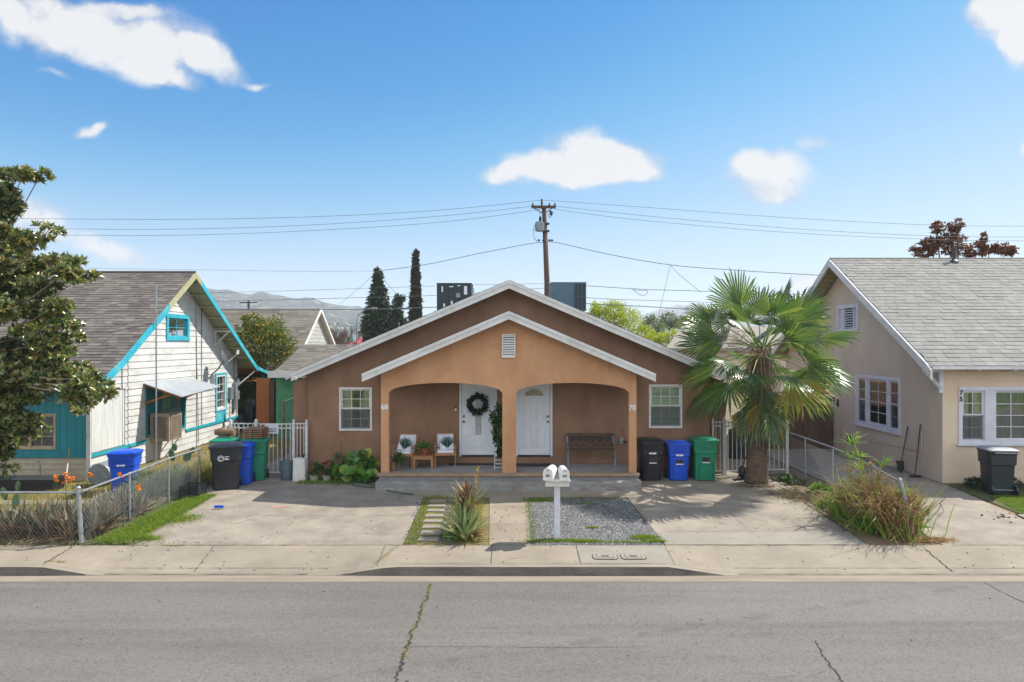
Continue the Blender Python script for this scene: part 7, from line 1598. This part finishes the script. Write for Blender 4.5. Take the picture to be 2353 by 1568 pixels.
line('twisted service cable dropping from the pole to the right junction',[(1250,558),(1280,558),(1400,585),(1540,609),(1700,622),(1900,634)],.014,ys=[32,32,31,30,29,28])
line('slack guy cable running down left from the junction above the conifer',[(868,623),(830,658),(780,700)],.007)
line('slack cable running down right from the junction above the conifer',[(868,623),(890,652),(912,678)],.009)
line('service drop falling left from the right junction',[(1540,609),(1524,680),(1508,745)],.009,ys=[30,30.5,31])
line('service drop falling right from the right junction',[(1540,609),(1560,630),(1610,672)],.009,ys=[30,29,28])
line('upper telephone line crossing left of the pole behind the roof',[(1257,652),(1085,655),(900,661),(650,669),(480,673),(0,680),(-500,680)],.008,31.7)
line('middle telephone line crossing behind the cypress',[(1257,662),(1000,679),(800,685),(650,689),(480,693),(0,700)],.011,31.7)
line('thick lower telephone cable crossing behind the conifers',[(1257,700),(1003,706),(860,711),(650,712),(500,712),(0,715)],.018,31.7)
line('short thick splice case hanging on the lower telephone cable',[(915,709),(945,709.5)],.05,31.6,'splice_case')
line('upper telephone line crossing right of the rooftop cooler',[(1257,652),(1347,657),(1475,665),(1600,669),(1800,676),(2300,680)],.014,31.7)
line('looped slack tail hanging on the upper right telephone line',[(1450,664),(1470,668),(1486,668),(1488,673),(1480,679),(1468,676),(1455,667)],.012,31.6,'cable_loop')
line('middle telephone line crossing right toward the palm',[(1257,662),(1347,684),(1600,694),(1800,700),(2300,705)],.011,31.7)
line('thick lower telephone cable crossing right toward the palm',[(1257,690),(1347,698),(1450,703),(1600,711),(1800,718),(2300,725)],.018,31.7)
Y=85; t=thing('far_utility_pole','small distant utility pole seen just right of the palm top','utility pole',(X_(1814,Y),Y,0),group='distant utility poles'); mb=MB(); mb.tube([(X_(1814,Y),Y,0),(X_(1814,Y),Y,Z_(675,Y))],.15,8); mb.box(X_(1804,Y),X_(1822,Y),Y-.1,Y,Z_(684,Y),Z_(681,Y)); mb.box(X_(1806,Y),X_(1820,Y),Y-.1,Y,Z_(692,Y),Z_(689,Y)); mb.build('pole',M['wire'],t)
Y=85; t=thing('far_utility_pole','small distant utility pole above the old grey roof','utility pole',(X_(731,Y)+0,Y,0),group='distant utility poles'); x=X_(572+158,Y)-8.6; mb=MB(); mb.tube([(x,Y,0),(x,Y,Z_(692,Y))],.15,8); mb.box(x-1.1,x+1.1,Y-.1,Y,Z_(697,Y),Z_(694.5,Y)); mb.build('pole',M['wire'],t)

# ================================================================ hills, far trees, haze
def hills(name,prof,Y0,Y1,mat,seed,rough_=.06,nx=140,ny=30,foot=None):
    rg=np.random.default_rng(seed); xs=np.linspace(prof[0][0],prof[-1][0],nx); top=np.interp(xs,[p[0] for p in prof],[p[1] for p in prof]); top=np.array(top)
    V=[];
    for j in range(ny):
        f=j/(ny-1); Y=Y0+(Y1-Y0)*f
        for i,x in enumerate(xs):
            ht=(ZC-(top[i]-HY)*Y1/F)*(math.sin(f*math.pi/2)**.9)
            w=1+rough_*(math.sin(x*.031*7+f*9)+math.sin(x*.013*5+f*17+1)+.8*math.sin(x*.11+f*31))*(f*(1.02-f)*3.2); V.append(((x-CX)*Y1/F,Y,max(-1,ht*w)))
    for i,x in enumerate(xs): V.append(((x-CX)*Y1/F,Y1+(Y1-Y0)*.7,-2))
    T=[(j*nx+i,j*nx+i+1,(j+1)*nx+i+1,(j+1)*nx+i) for j in range(ny) for i in range(nx-1)]
    o=npmesh(name,np.array(V),T,mat); o.data.polygons.foreach_set('use_smooth',[True]*len(o.data.polygons)); tag(o,kind='structure'); return o
def hillmat(name,a,b,c_):
    m,nt,bb,o=_nt(name); vec=coords(nt,(.045,.02,.08)); col=ramp(nt,noise(nt,1.0,8,.75,vec),[(.4,C(a)),(.52,C(b)),(.6,C(c_))]); nt.links.new(col,bb.inputs['Base Color']); bb.inputs['Roughness'].default_value=1; bb.inputs['Specular IOR Level'].default_value=0; return m
hm=hillmat('hill_scrub','#5a5848','#2c332e','#847c6a')
hills('hill',[(-900,700),(-300,672),(100,655),(380,660),(480,669),(540,672),(600,681),(660,684),(720,690),(780,702),(850,712),(930,728),(1000,745),(1080,760),(1200,778),(1400,787)],800,1450,hm,1)
hills('near_hill',[(300,770),(480,735),(560,730),(640,735),(720,742),(800,745),(900,752),(1000,760),(1150,775),(1300,788)],500,900,hm,3,.1)
hills('far_mountain',[(1100,785),(1300,760),(1430,742),(1480,722),(1540,706),(1570,705),(1600,716),(1680,722),(1800,735),(2000,730),(2400,745),(3200,740)],1700,2500,hillmat('mountain','#6a6a5a','#5a5c50','#7a7668'),5,.05)
# distant houses on the near hill read as pale specks; far tree belt as one mass
random.seed(31); P=[];
n=2600; px=rng.uniform(300,1300,n); Yd=rng.uniform(520,1500,n); 
V=[];T=[]; dep=bpy.context.evaluated_depsgraph_get
mbt=MB()
for k in range(900):
    a=random.uniform(460,1120); Y=random.uniform(120,420); x=(a-CX)*Y/F; s_=random.uniform(2,4.2); mbt.sphere((x,Y,s_*.4),s_,7,(1.2,1,random.uniform(.6,.95)))
for k in range(700):
    a=random.uniform(1300,2600); Y=random.uniform(130,480); x=(a-CX)*Y/F; s_=random.uniform(2,4.6); mbt.sphere((x,Y,s_*.4),s_,7,(1.2,1,random.uniform(.6,.95)))
o=mbt.build('far_tree_belt',island('far_foliage',['#2f3d22','#46542c','#5c6638','#3a4a2a','#6f6a48'],1,fine=.5,fs=1.2)); tag(o,'distant belt of trees filling the plain before the hills','trees',kind='stuff')
mbh=MB()
for k in range(170):
    a=random.gauss(700,150); f=random.random(); Y=random.uniform(620,880); top=np.interp(a,[300,480,560,640,720,800,900,1000,1150,1300],[770,735,730,735,742,745,752,760,775,788]); z=max(2,(ZC-(top-HY)*900/F)*math.sin((Y-500)/400*math.pi/2)**.9); x=(a-CX)*900/F; s_=random.uniform(2,4); mbh.box(x-s_,x+s_,Y-4,Y+4,z-3,z+2.2)
tag(mbh.build('hill_houses',island('pale_far_walls',['#8a8478','#6f695f','#9a9488','#5f5a50'],1)),'pale specks of houses scattered far off on the lower hill','houses',kind='stuff')
mb=MB(); mb.box(-2600,2600,-55,2900,-3.5,135)
m=bpy.data.materials.new('haze'); m.use_nodes=True; nt=m.node_tree; nt.nodes.clear(); o_=nt.nodes.new('ShaderNodeOutputMaterial'); vv=nt.nodes.new('ShaderNodeVolumePrincipled'); vv.inputs['Density'].default_value=.00038; vv.inputs['Color'].default_value=(.82,.9,1,1); vv.inputs['Anisotropy'].default_value=.1; nt.links.new(vv.outputs[0],o_.inputs['Volume'])
tag(mb.build('haze',m),kind='stuff')
bpy.data.objects['haze']['label']='thin pale air haze over the far hills'

# ================================================================ across the street (mirrored in the window panes)
t=thing('opposite_house','low beige house across the street, reflected in the windows','house',(2,-17,0))
mb=MB(); mb.box(-6,9,-24,-15,-.2,3.0); mb.build('wall',M['stucco'],t)
mb=MB(); 
mb.prism([(-6.5,-14.4,2.95),(9.5,-14.4,2.95),(9.5,-19.5,5.0),(-6.5,-19.5,5.0)],(0,0,-.1)); mb.prism([(-6.5,-24.6,2.95),(9.5,-24.6,2.95),(9.5,-19.5,5.0),(-6.5,-19.5,5.0)],(0,0,-.1)); mb.build('roof',M['trim'],t)
for x in (-11,13.5):
    tree('leafy street tree on the opposite lawn, %s end'%('west' if x<0 else 'east'),(x,-12,-.2),2,.2,[((x,-12,4.2),(2.2,2,1.8),1),((x+1,-12.5,3.4),(1.6,1.5,1.2),.6)],'orangel',900,.3,'street_tree',group='trees across the street')
bpy.context.view_layer.update()
